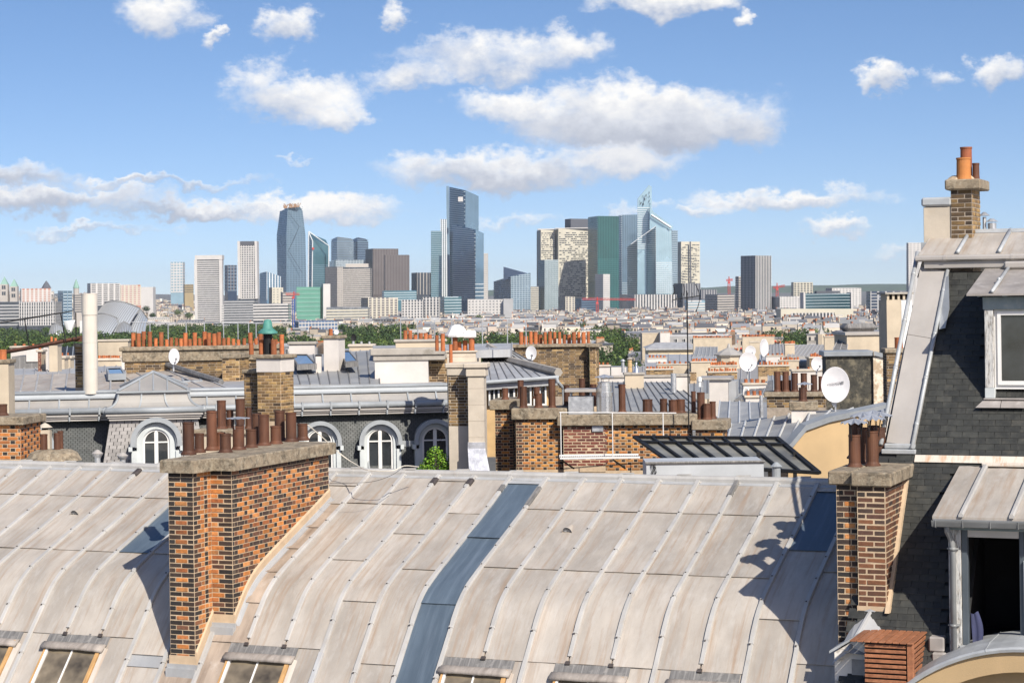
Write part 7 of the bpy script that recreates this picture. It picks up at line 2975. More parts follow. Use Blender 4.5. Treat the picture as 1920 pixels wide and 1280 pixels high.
def loft(name, label, cat, levels, Y, t=.5, depth=None, body=None, band=None, rib=None, bandL=None, ribL=None, ground=None, group=None, roofm=None, off=.35):
	"""tower through px levels (py | (pyl, pym, pyr), x0, xm, x1), bottom first; left and right faces meet at xm"""
	py0, x0, xm, x1 = levels[0]
	base = P((x0 + x1) / 2, py0 if not isinstance(py0, tuple) else py0[1], Y)
	gz = ground_h(base.x, Y) if ground is None else ground
	o = Vector((base.x, Y, min(gz, base.z - 1)))
	T = thing(name, label, cat, o, 0, group)

	def ring(lv):
		py, x0, xm, x1 = lv
		pl, pm, pr = py if isinstance(py, tuple) else (py, py, py)
		a = (xm - x0) / F * Y
		b = (x1 - xm) / F * Y
		if a < .01 * (a + b):
			d = depth or b * .8
			L = P(x0, pl, Y) - o
			Rr = P(x1, pr, Y) - o
			B2 = Vector((Rr.x, Rr.y + d, Rr.z))
			B1 = Vector((L.x, L.y + d, L.z))
			return [B1, L, Rr, B2]
		dr, dl = b * t, a / t
		if depth:
			dl = min(dl, depth)
		n_ = P(xm, pm, Y) - o
		L = P(x0, pl, Y) - o
		L.y += dl
		Rr = P(x1, pr, Y) - o
		Rr.y += dr
		B = L + Rr - n_
		B.z = (L.z + Rr.z) / 2 if (pl, pm, pr) != (pl, pl, pl) else n_.z
		return [L, n_, Rr, B]
	rings = [ring(l) for l in levels]
	gr = [Vector((p.x, p.y, -4)) for p in rings[0]]
	mb = MB()
	mb.strip([gr] + rings)
	obj('facade', mb, body or G_BLUE, T)
	single = levels[0][2] - levels[0][1] < .01 * (levels[0][3] - levels[0][1])
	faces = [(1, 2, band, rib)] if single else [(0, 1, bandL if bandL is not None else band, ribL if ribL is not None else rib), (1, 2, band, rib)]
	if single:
		faces.append((2, 3, band, rib))
		faces.append((0, 1, band, rib))
	bm, rm = MB(), MB()
	for (i, j, bd, rb) in faces:
		for r0, r1 in zip(rings[:-1], rings[1:]):
			A0, B0, A1, B1 = r0[i], r0[j], r1[i], r1[j]
			e = B0 - A0
			nrm = Vector((e.y, -e.x, 0)).normalized() * off
			hgt = max(A1.z - A0.z, B1.z - B0.z)
			if bd:
				fh, fr_ = bd[1], bd[2]
				z = min(A0.z, B0.z)
				zmax = max(A1.z, B1.z)
				while z < zmax - fh * fr_:
					za, zb = z, z + fh * fr_
					# u range under the (possibly sloping) top
					ua, ub = 0.0, 1.0
					if A1.z < zb and B1.z > zb:
						ua = (zb - A1.z) / (B1.z - A1.z)
					if B1.z < zb and A1.z > zb:
						ub = (A1.z - zb) / (A1.z - B1.z)
					if max(A1.z, B1.z) >= zb and ub - ua > .02:
						va = max(0, min(1, (za - A0.z) / max(.1, A1.z - A0.z))) if abs(A1.z - B1.z) < .5 else None
						def pt(u, zz):
							if va is not None:
								v = max(0, min(1, (zz - A0.z) / max(.1, A1.z - A0.z)))
								q = A0.lerp(B0, u).lerp(A1.lerp(B1, u), v)
							else:
								q = A0.lerp(B0, u)
							return Vector((q.x, q.y, zz)) + nrm
						bm.face([pt(ua, za), pt(ub, za), pt(ub, zb), pt(ua, zb)])
					z += fh
			if rb:
				sp, fr_ = rb[1], rb[2]
				n = max(1, int(e.length / sp))
				for q in range(n + 1):
					u0, u1 = (q - fr_ / 2) / n, (q + fr_ / 2) / n
					u0, u1 = max(0, u0), min(1, u1)
					if u1 - u0 < 1e-4:
						continue
					nn = nrm * 1.25
					rm.face([A0.lerp(B0, u0) + nn, A0.lerp(B0, u1) + nn, A1.lerp(B1, u1) + nn, A1.lerp(B1, u0) + nn])
	if bm.v:
		obj('floor_bands', bm, band[0] if band else bandL[0], T, kind='stuff')
	if rm.v:
		obj('mullions', rm, rib[0] if rib else ribL[0], T, kind='stuff')
	return T, o


def part_px(T, o, name, m, x0, x1, ya, yb, Y, d, dy=0.0):
	a, b = P(x0, yb, Y) - o, P(x1, ya, Y) - o
	mb = MB()
	mb.box(a.x, b.x, a.y + dy, a.y + dy + d, a.z, b.z)
	return obj(name, mb, m, T)


def towers():
	g = 'towers of the business district'
	# --- left group
	T, o = loft('apartment_tower', 'white apartment tower with dark window bands standing alone at left', 'tower', [(606, 367, 367, 415), (486, 367, 367, 415)], 3000, depth=22, body=T_WIN, band=(T_WHITE, 3.1, .52), group=g)
	part_px(T, o, 'crown', T_WHITE, 365.5, 416, 478, 487, 2999, 24)
	part_px(T, o, 'pier', T_WHITE, 365.5, 369, 487, 606, 2998, 10)
	part_px(T, o, 'pier', T_WHITE, 412, 416, 487, 606, 2998, 10)
	loft('slim_tower', 'slim pale mottled tower far behind the white apartment tower', 'tower', [(548, 320, 320, 343), (491, 320, 320, 343)], 5200, depth=30, body=G_LIGHT, band=(T_WHITE, 7, .45), rib=(T_WHITE, 7, .3), group=g)
	loft('far_tower', 'small dark blue tower right of the white apartment tower', 'tower', [(545, 419, 427, 443), (497, 419, 427, 443)], 5000, body=G_DKBLUE, band=(M_BLUE, 8, .3), rib=(T_BROWN2, 6, .3), group=g)
	T, o = loft('grid_tower', 'narrow white gridded tower with dark top storey', 'tower', [(560, 448, 448, 480), (460, 448, 448, 480)], 3300, depth=25, body=T_WIN, band=(T_WHITE, 3.6, .45), rib=(T_WHITE, 3.5, .35), group=g)
	part_px(T, o, 'dark_crown', T_DKGREY, 448.5, 479.5, 452, 460, 3301, 22)
	part_px(T, o, 'corner_pier', T_WHITE, 446.5, 449.5, 452, 560, 3297, 26)
	part_px(T, o, 'corner_pier', T_WHITE, 478.5, 481.5, 452, 560, 3297, 26)
	# faceted tower
	T, o = loft('faceted_tower', 'tall faceted steel-blue glass tower with scaffolding on its crown', 'tower',
				[(548, 515, 537, 573), (440, 513, 537, 571), (395, 520, 539, 566), ((393, 389, 387), 527, 541, 561)], 4100, t=.45, body=G_STEEL, band=(M_BLUE, 3.7, .3), rib=(M_BLUE, 6, .15), group=g)
	rnd = random.Random(9)
	mb = MB()
	for i in range(46):
		u = rnd.uniform(530, 560)
		a = P(u, 391 - (u - 530) * .08, 4098) - o
		b = P(u + rnd.uniform(-4, 4), 383 - (u - 530) * .06 + rnd.uniform(-1, 3), 4098) - o
		mb.tube([a, b], .55, 4)
	obj('scaffolding', mb, SCAF, T, kind='stuff')
	mb = MB()
	for (xa, ya, xb, yb) in ((541, 398, 561, 425), (561, 425, 541, 470), (541, 470, 566, 510)):
		mb.tube([P(xa, ya, 4094) - o, P(xb, yb, 4101) - o], .35, 4)
	obj('crease_line', mb, M_DARK, T, kind='stuff')
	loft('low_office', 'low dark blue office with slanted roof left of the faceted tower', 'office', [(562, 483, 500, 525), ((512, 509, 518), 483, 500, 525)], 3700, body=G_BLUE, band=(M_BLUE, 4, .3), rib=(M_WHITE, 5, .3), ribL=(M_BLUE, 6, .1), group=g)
	# slanted white-framed tower
	T, o = loft('slanted_tower', 'blue glass tower with slanted white-framed top', 'tower', [(545, 577, 585, 616), ((436, 448, 462), 577, 585, 616)], 4300, body=G_TEAL, band=(M_BLUE, 3.8, .28), group=g)
	mb = MB()
	for q in (((578, 545), (578.5, 434)), ((578.5, 434), (616.5, 461)), ((616.5, 461), (616, 545)), ((579, 436), (586, 452)), ((586, 452), (585, 545))):
		mb.tube([P(*q[0], 4294) - o, P(*q[1], 4294) - o], 1.1, 4)
	obj('white_frame', mb, M_WHITE, T)
	part_px(T, o, 'red_sign', CRED, 585, 589, 464, 468, 4290, 2)
	# round towers
	for (x0, x1, yt, m, lab, Yd) in ((618, 662, 444, G_GREY, 'grey rounded-top glass tower behind the slanted tower', 4500), (656, 690, 445, G_DKBLUE, 'dark round-topped tower beside the grey rounded tower', 4520)):
		T, o = loft('rounded_tower', lab, 'tower', [(545, x0, x0 + 14, x1), (yt + 8, x0, x0 + 14, x1), ((yt + 3, yt, yt + 3), x0 + 3, x0 + 15, x1 - 4)], Yd, t=.4, body=m, band=(M_BLUE, 3.8, .35), group=g)
	loft('wide_office', 'wide grey glass office block with pale grid', 'office', [(560, 597, 630, 690), (487, 597, 630, 690)], 4200, t=.15, body=G_GREY, band=(M_LINE, 4, .3), rib=(M_LINE, 6, .12), group=g)
	loft('beige_tower', 'beige tower with tiny square windows', 'tower', [(575, 607, 632, 645), (500, 607, 632, 645)], 3900, t=.7, body=T_WINL, band=(T_BEIGE, 3.4, .55), rib=(T_BEIGE, 3.5, .5), group=g)
	T, o = loft('banded_tower', 'cream slab tower with horizontal window bands', 'tower', [(576, 643, 643, 695), (501, 643, 643, 695)], 3750, depth=30, body=T_WIN, band=(T_CREAMB, 3.6, .55), group=g)
	part_px(T, o, 'crown', T_CREAMB, 648, 690, 494, 502, 3752, 25)
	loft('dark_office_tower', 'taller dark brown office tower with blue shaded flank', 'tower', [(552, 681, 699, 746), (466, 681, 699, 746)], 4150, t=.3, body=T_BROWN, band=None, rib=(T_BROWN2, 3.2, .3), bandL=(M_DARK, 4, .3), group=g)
	loft('dark_office_tower', 'shorter dark brown office tower in front and to the right', 'tower', [(550, 720, 722, 767), (478, 720, 722, 767)], 4000, t=.3, body=T_BROWN, rib=(T_BROWN2, 3.0, .3), band=(T_BROWN, 3.8, .35), group=g)
	loft('striped_block', 'low dark striped block between brown and teal towers', 'office', [(552, 768, 782, 812), (511, 768, 782, 812)], 4200, t=.2, body=M_DARK, rib=(T_BEIGE, 6, .22), group=g)
	# teal and striped
	loft('teal_tower', 'teal glass tower left of the tallest slanted tower', 'tower', [(560, 808, 808, 828), (433, 808, 808, 828)], 4200, depth=25, body=G_TEAL, band=(M_LINE, 3.9, .2), group=g)
	T, o = loft('ribbed_tower', 'narrow pale ribbed tower squeezed beside the teal tower', 'tower', [(560, 826, 826, 841), (411, 826, 826, 841)], 4350, depth=25, body=G_GREY, rib=(M_WHITE, 4, .45), band=(M_LINE, 4, .2), group=g)
	# twin slanted towers
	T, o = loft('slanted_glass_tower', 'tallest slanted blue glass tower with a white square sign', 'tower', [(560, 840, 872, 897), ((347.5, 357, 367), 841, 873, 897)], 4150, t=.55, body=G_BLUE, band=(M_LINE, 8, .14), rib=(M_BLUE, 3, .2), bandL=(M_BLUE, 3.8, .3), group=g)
	part_px(T, o, 'white_sign', T_WHITE, 859, 868, 369, 378, 4126, 3)
	part_px(T, o, 'edge_fin', M_BLUE, 839.5, 841.5, 349, 560, 4195, 3)
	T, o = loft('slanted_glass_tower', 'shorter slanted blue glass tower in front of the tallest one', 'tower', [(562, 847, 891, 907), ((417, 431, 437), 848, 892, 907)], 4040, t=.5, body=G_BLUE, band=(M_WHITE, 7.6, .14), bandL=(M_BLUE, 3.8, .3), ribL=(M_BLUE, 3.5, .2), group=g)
	loft('slim_white_tower', 'slim white tower edge right of the slanted pair', 'tower', [(560, 907, 907, 915), (475, 907, 907, 915)], 4300, depth=20, body=T_WHITE, band=(T_GREY, 4, .3), group=g)
	T, o = loft('wedge_office', 'glass office block with dark wedge roof', 'office', [(586, 925, 958, 995), ((527, 518, 511), 925, 958, 995)], 3750, t=.3, body=G_STEEL, band=(M_LINE, 3.8, .25), rib=(M_LINE, 5, .12), group=g)
	mb = MB()
	a = [P(x, y, 3765) - o for x, y in ((944, 525), (988, 517), (988, 512), (944, 500))]
	mb.add(a + [p + Vector((0, 18, 0)) for p in a], [(0, 1, 2, 3), (3, 2, 6, 7), (1, 5, 6, 2), (0, 3, 7, 4)])
	obj('dark_wedge', mb, G_DKBLUE, T)
	# cream curved pair
	for (x0, x1, yt, lab, Yd) in ((1007, 1041, 431, 'left cream tower of the curved twin with window rows', 4180), (1040, 1106, 429, 'right cream tower of the curved twin with window rows', 4160)):
		T, o = loft('cream_tower', lab, 'tower', [(560, x0, x0 + 7, x1), (yt, x0, x0 + 7, x1)], Yd, t=.12, body=T_CREAM, group=g)
		mb = MB()
		rnd = random.Random(int(x0))
		zt_, zb_ = (P(x0, yt, Yd) - o).z, (P(x0, 556, Yd) - o).z
		z = zb_
		L0, N0, R0 = P(x0 + 7, yt, Yd) - o, None, P(x1, yt, Yd) - o
		dirv = Vector((R0.x - L0.x, (x1 - x0 - 7) / F * Yd * .12, 0))
		n = Vector((dirv.y, -dirv.x, 0)).normalized() * .5
		while z < zt_ - 6:
			u = 0.02
			while u < .97:
				w = rnd.uniform(.02, .09)
				if rnd.random() < .62:
					p, q = L0 + dirv * u + n, L0 + dirv * min(u + w, .98) + n
					mb.face([(p.x, p.y, z), (q.x, q.y, z), (q.x, q.y, z + 1.7), (p.x, p.y, z + 1.7)])
				u += w + .012
			z += 4.0
		obj('window_rows', mb, T_WIN, T, kind='stuff')
		part_px(T, o, 'roof_rim', T_WHITE, x0 + 1, x1, yt - 2.5, yt, Yd + 1, 20)
	loft('glass_block', 'grey-green glass block in front of the cream twin', 'office', [(586, 1009, 1021, 1047), (487, 1009, 1021, 1047)], 3900, t=.3, body=G_GREYGREEN, band=(M_LINE, 3.8, .35), rib=(M_LINE, 3, .15), group=g)
	loft('dark_box_tower', 'plain dark grey box top behind the cream twin', 'tower', [(560, 1060, 1070, 1106), (410, 1060, 1070, 1106)], 4500, t=.3, body=T_DKGREY, group=g)
	# dark green tower
	T, o = loft('green_glass_tower', 'dark green glass tower with chamfered edge', 'tower', [(585, 1105, 1121, 1161), (405, 1105, 1121, 1161)], 4000, t=.25, body=G_GREEN, band=(M_TEAL, 3.8, .3), rib=(M_TEAL, 3.2, .25), group=g)
	loft('grey_glass_tower', 'grey-blue glass tower right of the dark green one', 'tower', [(585, 1161, 1166, 1196), ((404, 403, 402), 1162, 1167, 1196)], 4300, t=.3, body=G_STEEL, band=(M_LINE, 3.8, .3), rib=(M_BLUE, 4, .2), group=g)
	# the sculpted light glass tower
	T, o = loft('spired_glass_tower', 'light glass tower with slanted wings and pierced spire', 'tower', [(556, 1183, 1230, 1262), ((460, 425, 429), 1183, 1230, 1260)], 4020, t=.4, body=G_LIGHT, band=(M_WHITE, 3.9, .25), rib=(M_LINE, 4, .12), group=g)
	q = [P(x, y, 4060) - o for x, y in ((1195, 556), (1222, 556), (1222, 350), (1217, 347), (1196, 372))]
	mb = MB()
	mb.prism  # spire slab
	v = q + [p + Vector((0, 16, 0)) for p in q]
	mb.add(v, [(0, 1, 2, 3, 4), (1, 6, 7, 2), (2, 7, 8, 3), (3, 8, 9, 4), (4, 9, 5, 0)])
	obj('spire', mb, G_LIGHT, T)
	mb = MB()
	q = [P(x, y, 4030) - o for x, y in ((1218, 430), (1262, 430), (1262, 424), (1226, 398), (1219, 385))]
	v = q + [p + Vector((0, 22, 0)) for p in q]
	mb.add(v, [(0, 1, 2, 3, 4), (1, 6, 7, 2), (2, 7, 8, 3), (3, 8, 9, 4), (4, 9, 5, 0)])
	obj('slanted_wing', mb, G_LIGHT, T)
	mb = MB()
	a, b = P(1221, 403, 4024) - o, P(1258, 427, 4024) - o
	mb.tube([a, b], 2.2, 4)
	a, b = P(1183, 458, 4008) - o, P(1230, 424, 4008) - o
	mb.tube([a, b], .7, 4)
	obj('roof_beam', mb, M_WHITE, T, kind='stuff')
	mb = MB()
	rnd = random.Random(2)
	for i in range(26):
		x = rnd.uniform(1199, 1219)
		ymin = 372 - (x - 1196) * 1.05
		y = rnd.uniform(max(352, ymin + 3), 384)
		c = P(x, y, 4057) - o
		s = rnd.uniform(.9, 2.0)
		mb.face([(c.x - s * .5, c.y, c.z), (c.x, c.y, c.z - s * 1.6), (c.x + s * .5, c.y, c.z), (c.x, c.y, c.z + s * 1.6)])
	obj('pierced_openings', mb, M_DARK, T, kind='stuff')
	mb = MB()
	for y in range(390, 470, 4):
		a, b = P(1195, y, 4057) - o, P(1222, y, 4057) - o
		mb.face([a, b, b + Vector((0, 0, 1.0)), a + Vector((0, 0, 1.0))])
	obj('spire_bands', mb, M_WHITE, T, kind='stuff')
	loft('teal_slab', 'narrow blue-grey slab behind the spired tower, right', 'tower', [(556, 1256, 1260, 1271), (432, 1256, 1260, 1271)], 4200, t=.4, body=G_STEEL, band=(M_LINE, 3.8, .3), group=g)
	T, o = loft('cream_tower', 'separate cream tower with broken window rows right of the spired tower', 'tower', [(540, 1271, 1277, 1313), (453, 1271, 1277, 1313)], 4300, t=.15, body=T_CREAM, band=None, group=g)
	mb = MB()
	for y in range(460, 538, 5):
		u = 1279
		while u < 1311:
			w = rnd.uniform(2, 7)
			if rnd.random() < .65:
				a, b = P(u, y, 4296) - o, P(min(u + w, 1311), y, 4296) - o
				mb.face([a, b, b + Vector((0, 0, 1.8)), a + Vector((0, 0, 1.8))])
			u += w + 1
	obj('window_rows', mb, T_WIN, T, kind='stuff')
	part_px(T, o, 'dark_strip', T_DKGREY, 1294, 1295.5, 453, 538, 4295, 1)
	loft('ribbed_block', 'low wide white ribbed block under the spired tower', 'office', [(592, 1172, 1190, 1270), (552, 1172, 1190, 1270)], 3650, t=.1, body=T_WIN, rib=(T_WHITE, 5, .5), group=g)
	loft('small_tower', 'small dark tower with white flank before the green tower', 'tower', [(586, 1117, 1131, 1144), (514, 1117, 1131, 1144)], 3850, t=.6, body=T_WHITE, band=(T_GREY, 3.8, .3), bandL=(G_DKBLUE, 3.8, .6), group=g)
	loft('dark_low_block', 'dark low block at the foot of the cream tower', 'office', [(556, 1268, 1280, 1314), (531, 1268, 1280, 1314)], 4100, t=.2, body=T_DKGREY, rib=(T_GREY, 5, .25), group=g)
	# right group
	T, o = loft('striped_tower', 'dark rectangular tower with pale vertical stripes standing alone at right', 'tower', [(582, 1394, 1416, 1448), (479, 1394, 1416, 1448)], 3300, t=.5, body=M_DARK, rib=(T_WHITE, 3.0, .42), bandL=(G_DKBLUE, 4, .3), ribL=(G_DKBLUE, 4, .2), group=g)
	o2 = o
	mb = MB()
	loft('stepped_block', 'stepped concrete block left of the striped tower', 'office', [(584, 1380, 1385, 1396), (518, 1380, 1385, 1396)], 3500, body=T_BEIGE, band=(T_WIN, 4, .4), group=g)
	loft('gridded_block', 'cream gridded block on the right horizon', 'office', [(560, 1488, 1488, 1524), (529, 1488, 1488, 1524)], 3700, depth=30, body=T_WIN, band=(T_CREAM, 4, .4), rib=(T_CREAM, 5, .4), group=g)
	T, o = loft('glass_office', 'long teal glass office with pale side frame at right', 'office', [(585, 1509, 1509, 1597), (550, 1509, 1509, 1597)], 2900, depth=35, body=G_TEAL2, band=(M_LINE, 4.2, .2), group=g)
	part_px(T, o, 'side_frame', T_WHITE, 1507, 1510, 548, 585, 2897, 36)
	part_px(T, o, 'side_frame', T_WHITE, 1596, 1599, 548, 585, 2897, 36)
	part_px(T, o, 'roof_plant', T_DKGREY, 1531, 1575, 545, 550, 2905, 20)
	T, o = loft('gallery_block', 'long cream block with a colonnade of tall windows at right', 'office', [(618, 1464, 1464, 1600), (579, 1464, 1464, 1600)], 2300, depth=40, body=T_CREAM, group=g)
	part_px(T, o, 'loggia', T_WIN, 1484, 1565, 586, 604, 2299, 1)
	mb = MB()
	for i in range(13):
		x = 1484 + i * 6.4
		a, b = P(x, 604, 2298) - o, P(x + 2.6, 586, 2298) - o
		mb.face([a, (b.x, a.y, a.z), b, (a.x, a.y, b.z)])
	obj('colonnade', mb, T_WHITE, T, kind='stuff')
	loft('pale_tower', 'pale tower partly hidden by the slate house verge', 'tower', [(580, 1704, 1704, 1745), (455, 1704, 1704, 1745)], 3600, depth=20, body=T_GREY, band=(T_WHITE, 3.3, .5), rib=(T_WHITE, 6, .4), group=g)
	loft('blue_block', 'blue-grey office block behind the cream ventilation shaft', 'office', [(585, 1632, 1632, 1690), (546, 1632, 1632, 1690)], 2700, depth=30, body=G_DKBLUE, band=(T_GREY, 4, .3), rib=(T_GREY, 9, .25), group=g)
	# middle ground offices
	M = [('banded_office', 'grey banded slab under the narrow gridded tower', 420, 420, 478, 563, 604, 2700, T_WIN, (T_GREY, 3.3, .55), None),
		 ('banded_office', 'white banded slab right of the grey slab', 475, 475, 541, 569, 600, 2500, T_WIN, (T_WHITE, 3.6, .55), None),
		 ('cream_block', 'plain cream block behind the crane', 502, 510, 530, 539, 572, 3200, T_CREAM, (T_WINL, 4, .25), (T_CREAM, 5, .6)),
		 ('white_slab', 'blank white slab wall right of the green tarpaulin', 600, 606, 619, 532, 598, 2600, T_WHITE, None, None),
		 ('long_low_block', 'long low cream block right of the blank white slab', 612, 612, 690, 576, 604, 2450, T_WINL, (T_CREAM, 3.4, .6), None),
		 ('stepped_flats', 'stepped cream flats under the brown towers', 674, 690, 745, 558, 600, 2900, T_BEIGE, (T_WIN, 3.4, .35), (T_CREAM, 6, .4)),
		 ('white_grid_block', 'white gridded block under the dark striped block', 753, 753, 793, 562, 602, 2800, T_WIN, (T_WHITE, 3.6, .35), (T_WHITE, 4, .5)),
		 ('pale_ribbed_block', 'pale ribbed block beside the white gridded block', 793, 793, 824, 557, 602, 2850, T_WIN, (T_GREY, 3.8, .3), (T_WHITE, 4, .45)),
		 ('teal_office', 'small teal glass office under the slanted towers', 824, 833, 865, 556, 600, 2900, G_TEAL, (M_LINE, 4, .3), None),
		 ('white_low_block', 'white low block with punched windows under the slanted towers', 877, 877, 948, 561, 592, 3000, T_WHITE, (T_WINL, 4.2, .3), (T_WHITE, 5, .55)),
		 ('grey_wall_block', 'plain grey end block beside the white punched block', 944, 944, 962, 560, 590, 2990, T_GREY, None, None),
		 ('flats', 'pale flats between the wedge office and the cream twin', 995, 995, 1010, 537, 585, 3900, T_CREAM, (T_WINL, 3.6, .4), None),
		 ('flats', 'pale balcony flats under the cream twin towers', 1048, 1060, 1078, 556, 590, 3500, T_BEIGE, (T_WIN, 3.6, .35), (T_CREAM, 5, .4)),
		 ('dark_office', 'dark blue office beside the balcony flats', 1078, 1090, 1117, 560, 592, 3600, G_DKBLUE, (M_BLUE, 4, .3), None),
		 ('glass_terrace', 'pale terraced glass block right of the ribbed block', 1285, 1290, 1340, 563, 590, 3100, G_LIGHT, (T_WHITE, 4, .5), None),
		 ('banded_flats', 'beige banded flats right of the terraced glass block', 1327, 1345, 1378, 552, 588, 3000, T_WIN, (T_BEIGE, 3.6, .55), None),
		 ('white_flats', 'white terraced flats on the right skyline', 1552, 1560, 1618, 540, 575, 3600, T_WHITE, (T_WINL, 3.4, .35), (T_WHITE, 6, .5)),
		 ('white_flats', 'white flats between the gridded block and the glass office', 1450, 1462, 1508, 556, 585, 3300, T_WHITE, (T_WINL, 3.4, .35), (T_WHITE, 5, .5)),
		 ('grey_office', 'grey banded office at far left edge', -20, -20, 36, 566, 610, 2300, T_WIN, (T_GREY, 3.6, .5), None),
		 ('finned_office', 'white finned office at the left', 36, 36, 104, 566, 610, 2250, T_WIN, (T_GREY, 3.6, .2), (T_WHITE, 2.6, .5)),
		 ('glass_mid_tower', 'grey-blue glass mid-rise left of the white flue', 92, 118, 134, 545, 608, 2600, G_STEEL, (M_LINE, 3.8, .3), (M_BLUE, 4, .2)),
		 ('brick_flats', 'red brick and white flats on the left skyline', 35, 40, 92, 541, 570, 3600, T_BRICK, (T_WHITE, 3.3, .45), (T_WHITE, 7, .45)),
		 ('balcony_flats', 'white balcony flats with brick ends on the left skyline', 155, 170, 222, 531, 572, 3300, T_WIN, (T_WHITE, 3.3, .5), (T_WHITE, 8, .3)),
		 ('brick_flats', 'brick ended flats right of the white balcony flats', 222, 226, 262, 534, 572, 3500, T_BRICK, (T_WHITE, 3.3, .5), (T_CREAM, 6, .4)),
		 ('white_box', 'plain white box building on the left skyline', 262, 262, 287, 538, 548, 4200, T_WHITE, None, None),
		 ('brown_flats', 'brown flats beside the slim mottled tower', 343, 346, 362, 533, 548, 4600, plainmat('ochre_flats', (.32, .25, .14)), (T_WIN, 5, .3), None),
		 ('white_flats', 'white flats right of the white apartment tower', 416, 416, 432, 572, 606, 2900, T_WHITE, (T_WINL, 3.4, .2), None),
		 ('pale_block', 'pale slab with dark windows behind the white flue', 134, 140, 160, 552, 585, 3000, T_BEIGE, (T_WIN, 3.4, .4), None),
		 ('blue_low_office', 'low dark office left of the teal tower foot', 716, 720, 780, 545, 562, 3500, G_TEAL, (M_LINE, 4, .3), None),
		 ('brown_block', 'brown mid-rise right of the cream block', 525, 530, 550, 548, 580, 3100, T_BEIGE, (T_WIN, 4, .3), None),
		 ('dark_row', 'long dark office row on the right skyline', 1313, 1315, 1345, 543, 560, 4000, T_DKGREY, None, (T_GREY, 5, .3))]
	for (nm, lab, x0, xm, x1, yt, yb, Yd, b, bd, rb) in M:
		loft(nm, lab, 'building', [(yb, x0, xm, x1), (yt, x0, xm, x1)], Yd, t=.35, depth=30 if x0 == xm else None, body=b, band=bd, rib=rb, group='office and apartment blocks below the towers')
	# green tarpaulin building
	T, o = loft('tarpaulin_building', 'building wrapped in green tarpaulin beside the crane', 'building', [(600, 556, 556, 600), (538, 556, 556, 600)], 2600, depth=25, body=TARP, band=(TARP2, 5.5, .3), group='office and apartment blocks below the towers')
	# curved scaffolded building
	T, o = loft('scaffolded_building', 'white scaffolded round building with blue netting', 'building', [(640, 543, 560, 632), (603, 543, 560, 632)], 1700, t=.2, body=WINBLUE, band=(T_WHITE, 3.0, .3), rib=(T_WHITE, 2.6, .22), group='office and apartment blocks below the towers')
	# cranes
	def crane(label, px, ytop, ybot, Y, jib, m, mj):
		b = P(px, ybot, Y)
		t = thing('tower_crane', label, 'crane', (b.x, b.y, ground_h(b.x, Y)))
		o = Vector(t.location)
		mb = MB()
		tp = P(px, ytop, Y) - o
		w = 1.0 * Y / 2000
		for sx in (-w, w):
			for sy in (-w, w):
				mb.tube([(sx, sy, 0), (sx, sy, tp.z)], .22 * Y / 2000, 4)
		z = max(0, (P(px, ybot, Y) - o).z - 10)
		k = 0
		while z < tp.z - 2 * w:
			s = w if k % 2 else -w
			mb.tube([(-s, -w, z), (s, -w, z + 2 * w)], .16 * Y / 2000, 4)
			mb.tube([(w, -s, z), (w, s, z + 2 * w)], .16 * Y / 2000, 4)
			z += 2 * w
			k += 1
		obj('mast', mb, m, t)
		mb = MB()
		(xa, ya, xb, yb) = jib
		a, b2 = P(xa, ya, Y) - o, P(xb, yb, Y) - o
		n = max(6, int((b2 - a).length / (3 * w)))
		up = Vector((0, 0, 1.6 * w))
		mb.tube([a, b2], .25 * Y / 2000, 4)
		mb.tube([a + up, b2 + up], .25 * Y / 2000, 4)
		for i in range(n):
			p, q = a.lerp(b2, i / n), a.lerp(b2, (i + 1) / n)
			mb.tube([p, p + up], .16 * Y / 2000, 4)
			mb.tube([p + up, q], .16 * Y / 2000, 4)
		obj('jib', mb, mj, t)
		mb = MB()
		mb.tube([tp, tp + Vector((0, 0, 5 * w))], .5 * w, 4)
		mb.box(-1.2 * w, 1.2 * w, -1.2 * w, 1.2 * w, tp.z - 2 * w, tp.z)
		obj('cab', mb, mj, t)
		return t
	crane('blue-masted crane with red head before the green tarpaulin', 551, 556, 640, 1650, (536, 553, 562, 553), CBLUE, CRED)
	crane('red crane standing on the skyline right of the cream tower', 1367, 528, 545, 3800, (1362, 527, 1374, 526), CRED, CRED)
	crane('small red crane right of the striped tower', 1457, 540, 548, 3700, (1450, 541, 1472, 537), CRED, CRED)
	crane('long red and white jib lying across the tower feet', 1120, 566, 590, 3300, (1092, 562, 1192, 563), CRED, CRED)
	# church towers
	for (xc, yt, lab) in ((9, 518, 'church tower with green spire at the left picture edge'), (27, 522, 'right-hand church tower of the green-spired pair')):
		b = P(xc, 562, 3400)
		t = thing('church_tower', lab, 'church', (b.x, b.y, ground_h(b.x, 3400)), 0, 'twin church towers')
		o = Vector(t.location)
		w = 7 / F * 3400
		zt = (P(xc, yt + 15, 3400) - o).z
		mb = MB()
		mb.box(-w, w, -w, w, 0, zt)
		obj('tower', mb, T_BEIGE, t)
		mb = MB()
		za = (P(xc, yt, 3400) - o).z
		b4 = [(-w * .95, -w * .95, zt), (w * .95, -w * .95, zt), (w * .95, w * .95, zt), (-w * .95, w * .95, zt)]
		for i in range(4):
			mb.face([b4[i], b4[(i + 1) % 4], (0, 0, za)])
		obj('spire', mb, VERD, t)
		mb = MB()
		for k in range(2):
			for s in (-.5, .05):
				mb.face([(w * s, -w - .2, zt - 8 - 10 * k), (w * (s + .45), -w - .2, zt - 8 - 10 * k), (w * (s + .45), -w - .2, zt - 2 - 10 * k), (w * s, -w - .2, zt - 2 - 10 * k)])
		obj('openings', mb, T_WIN, t, kind='stuff')
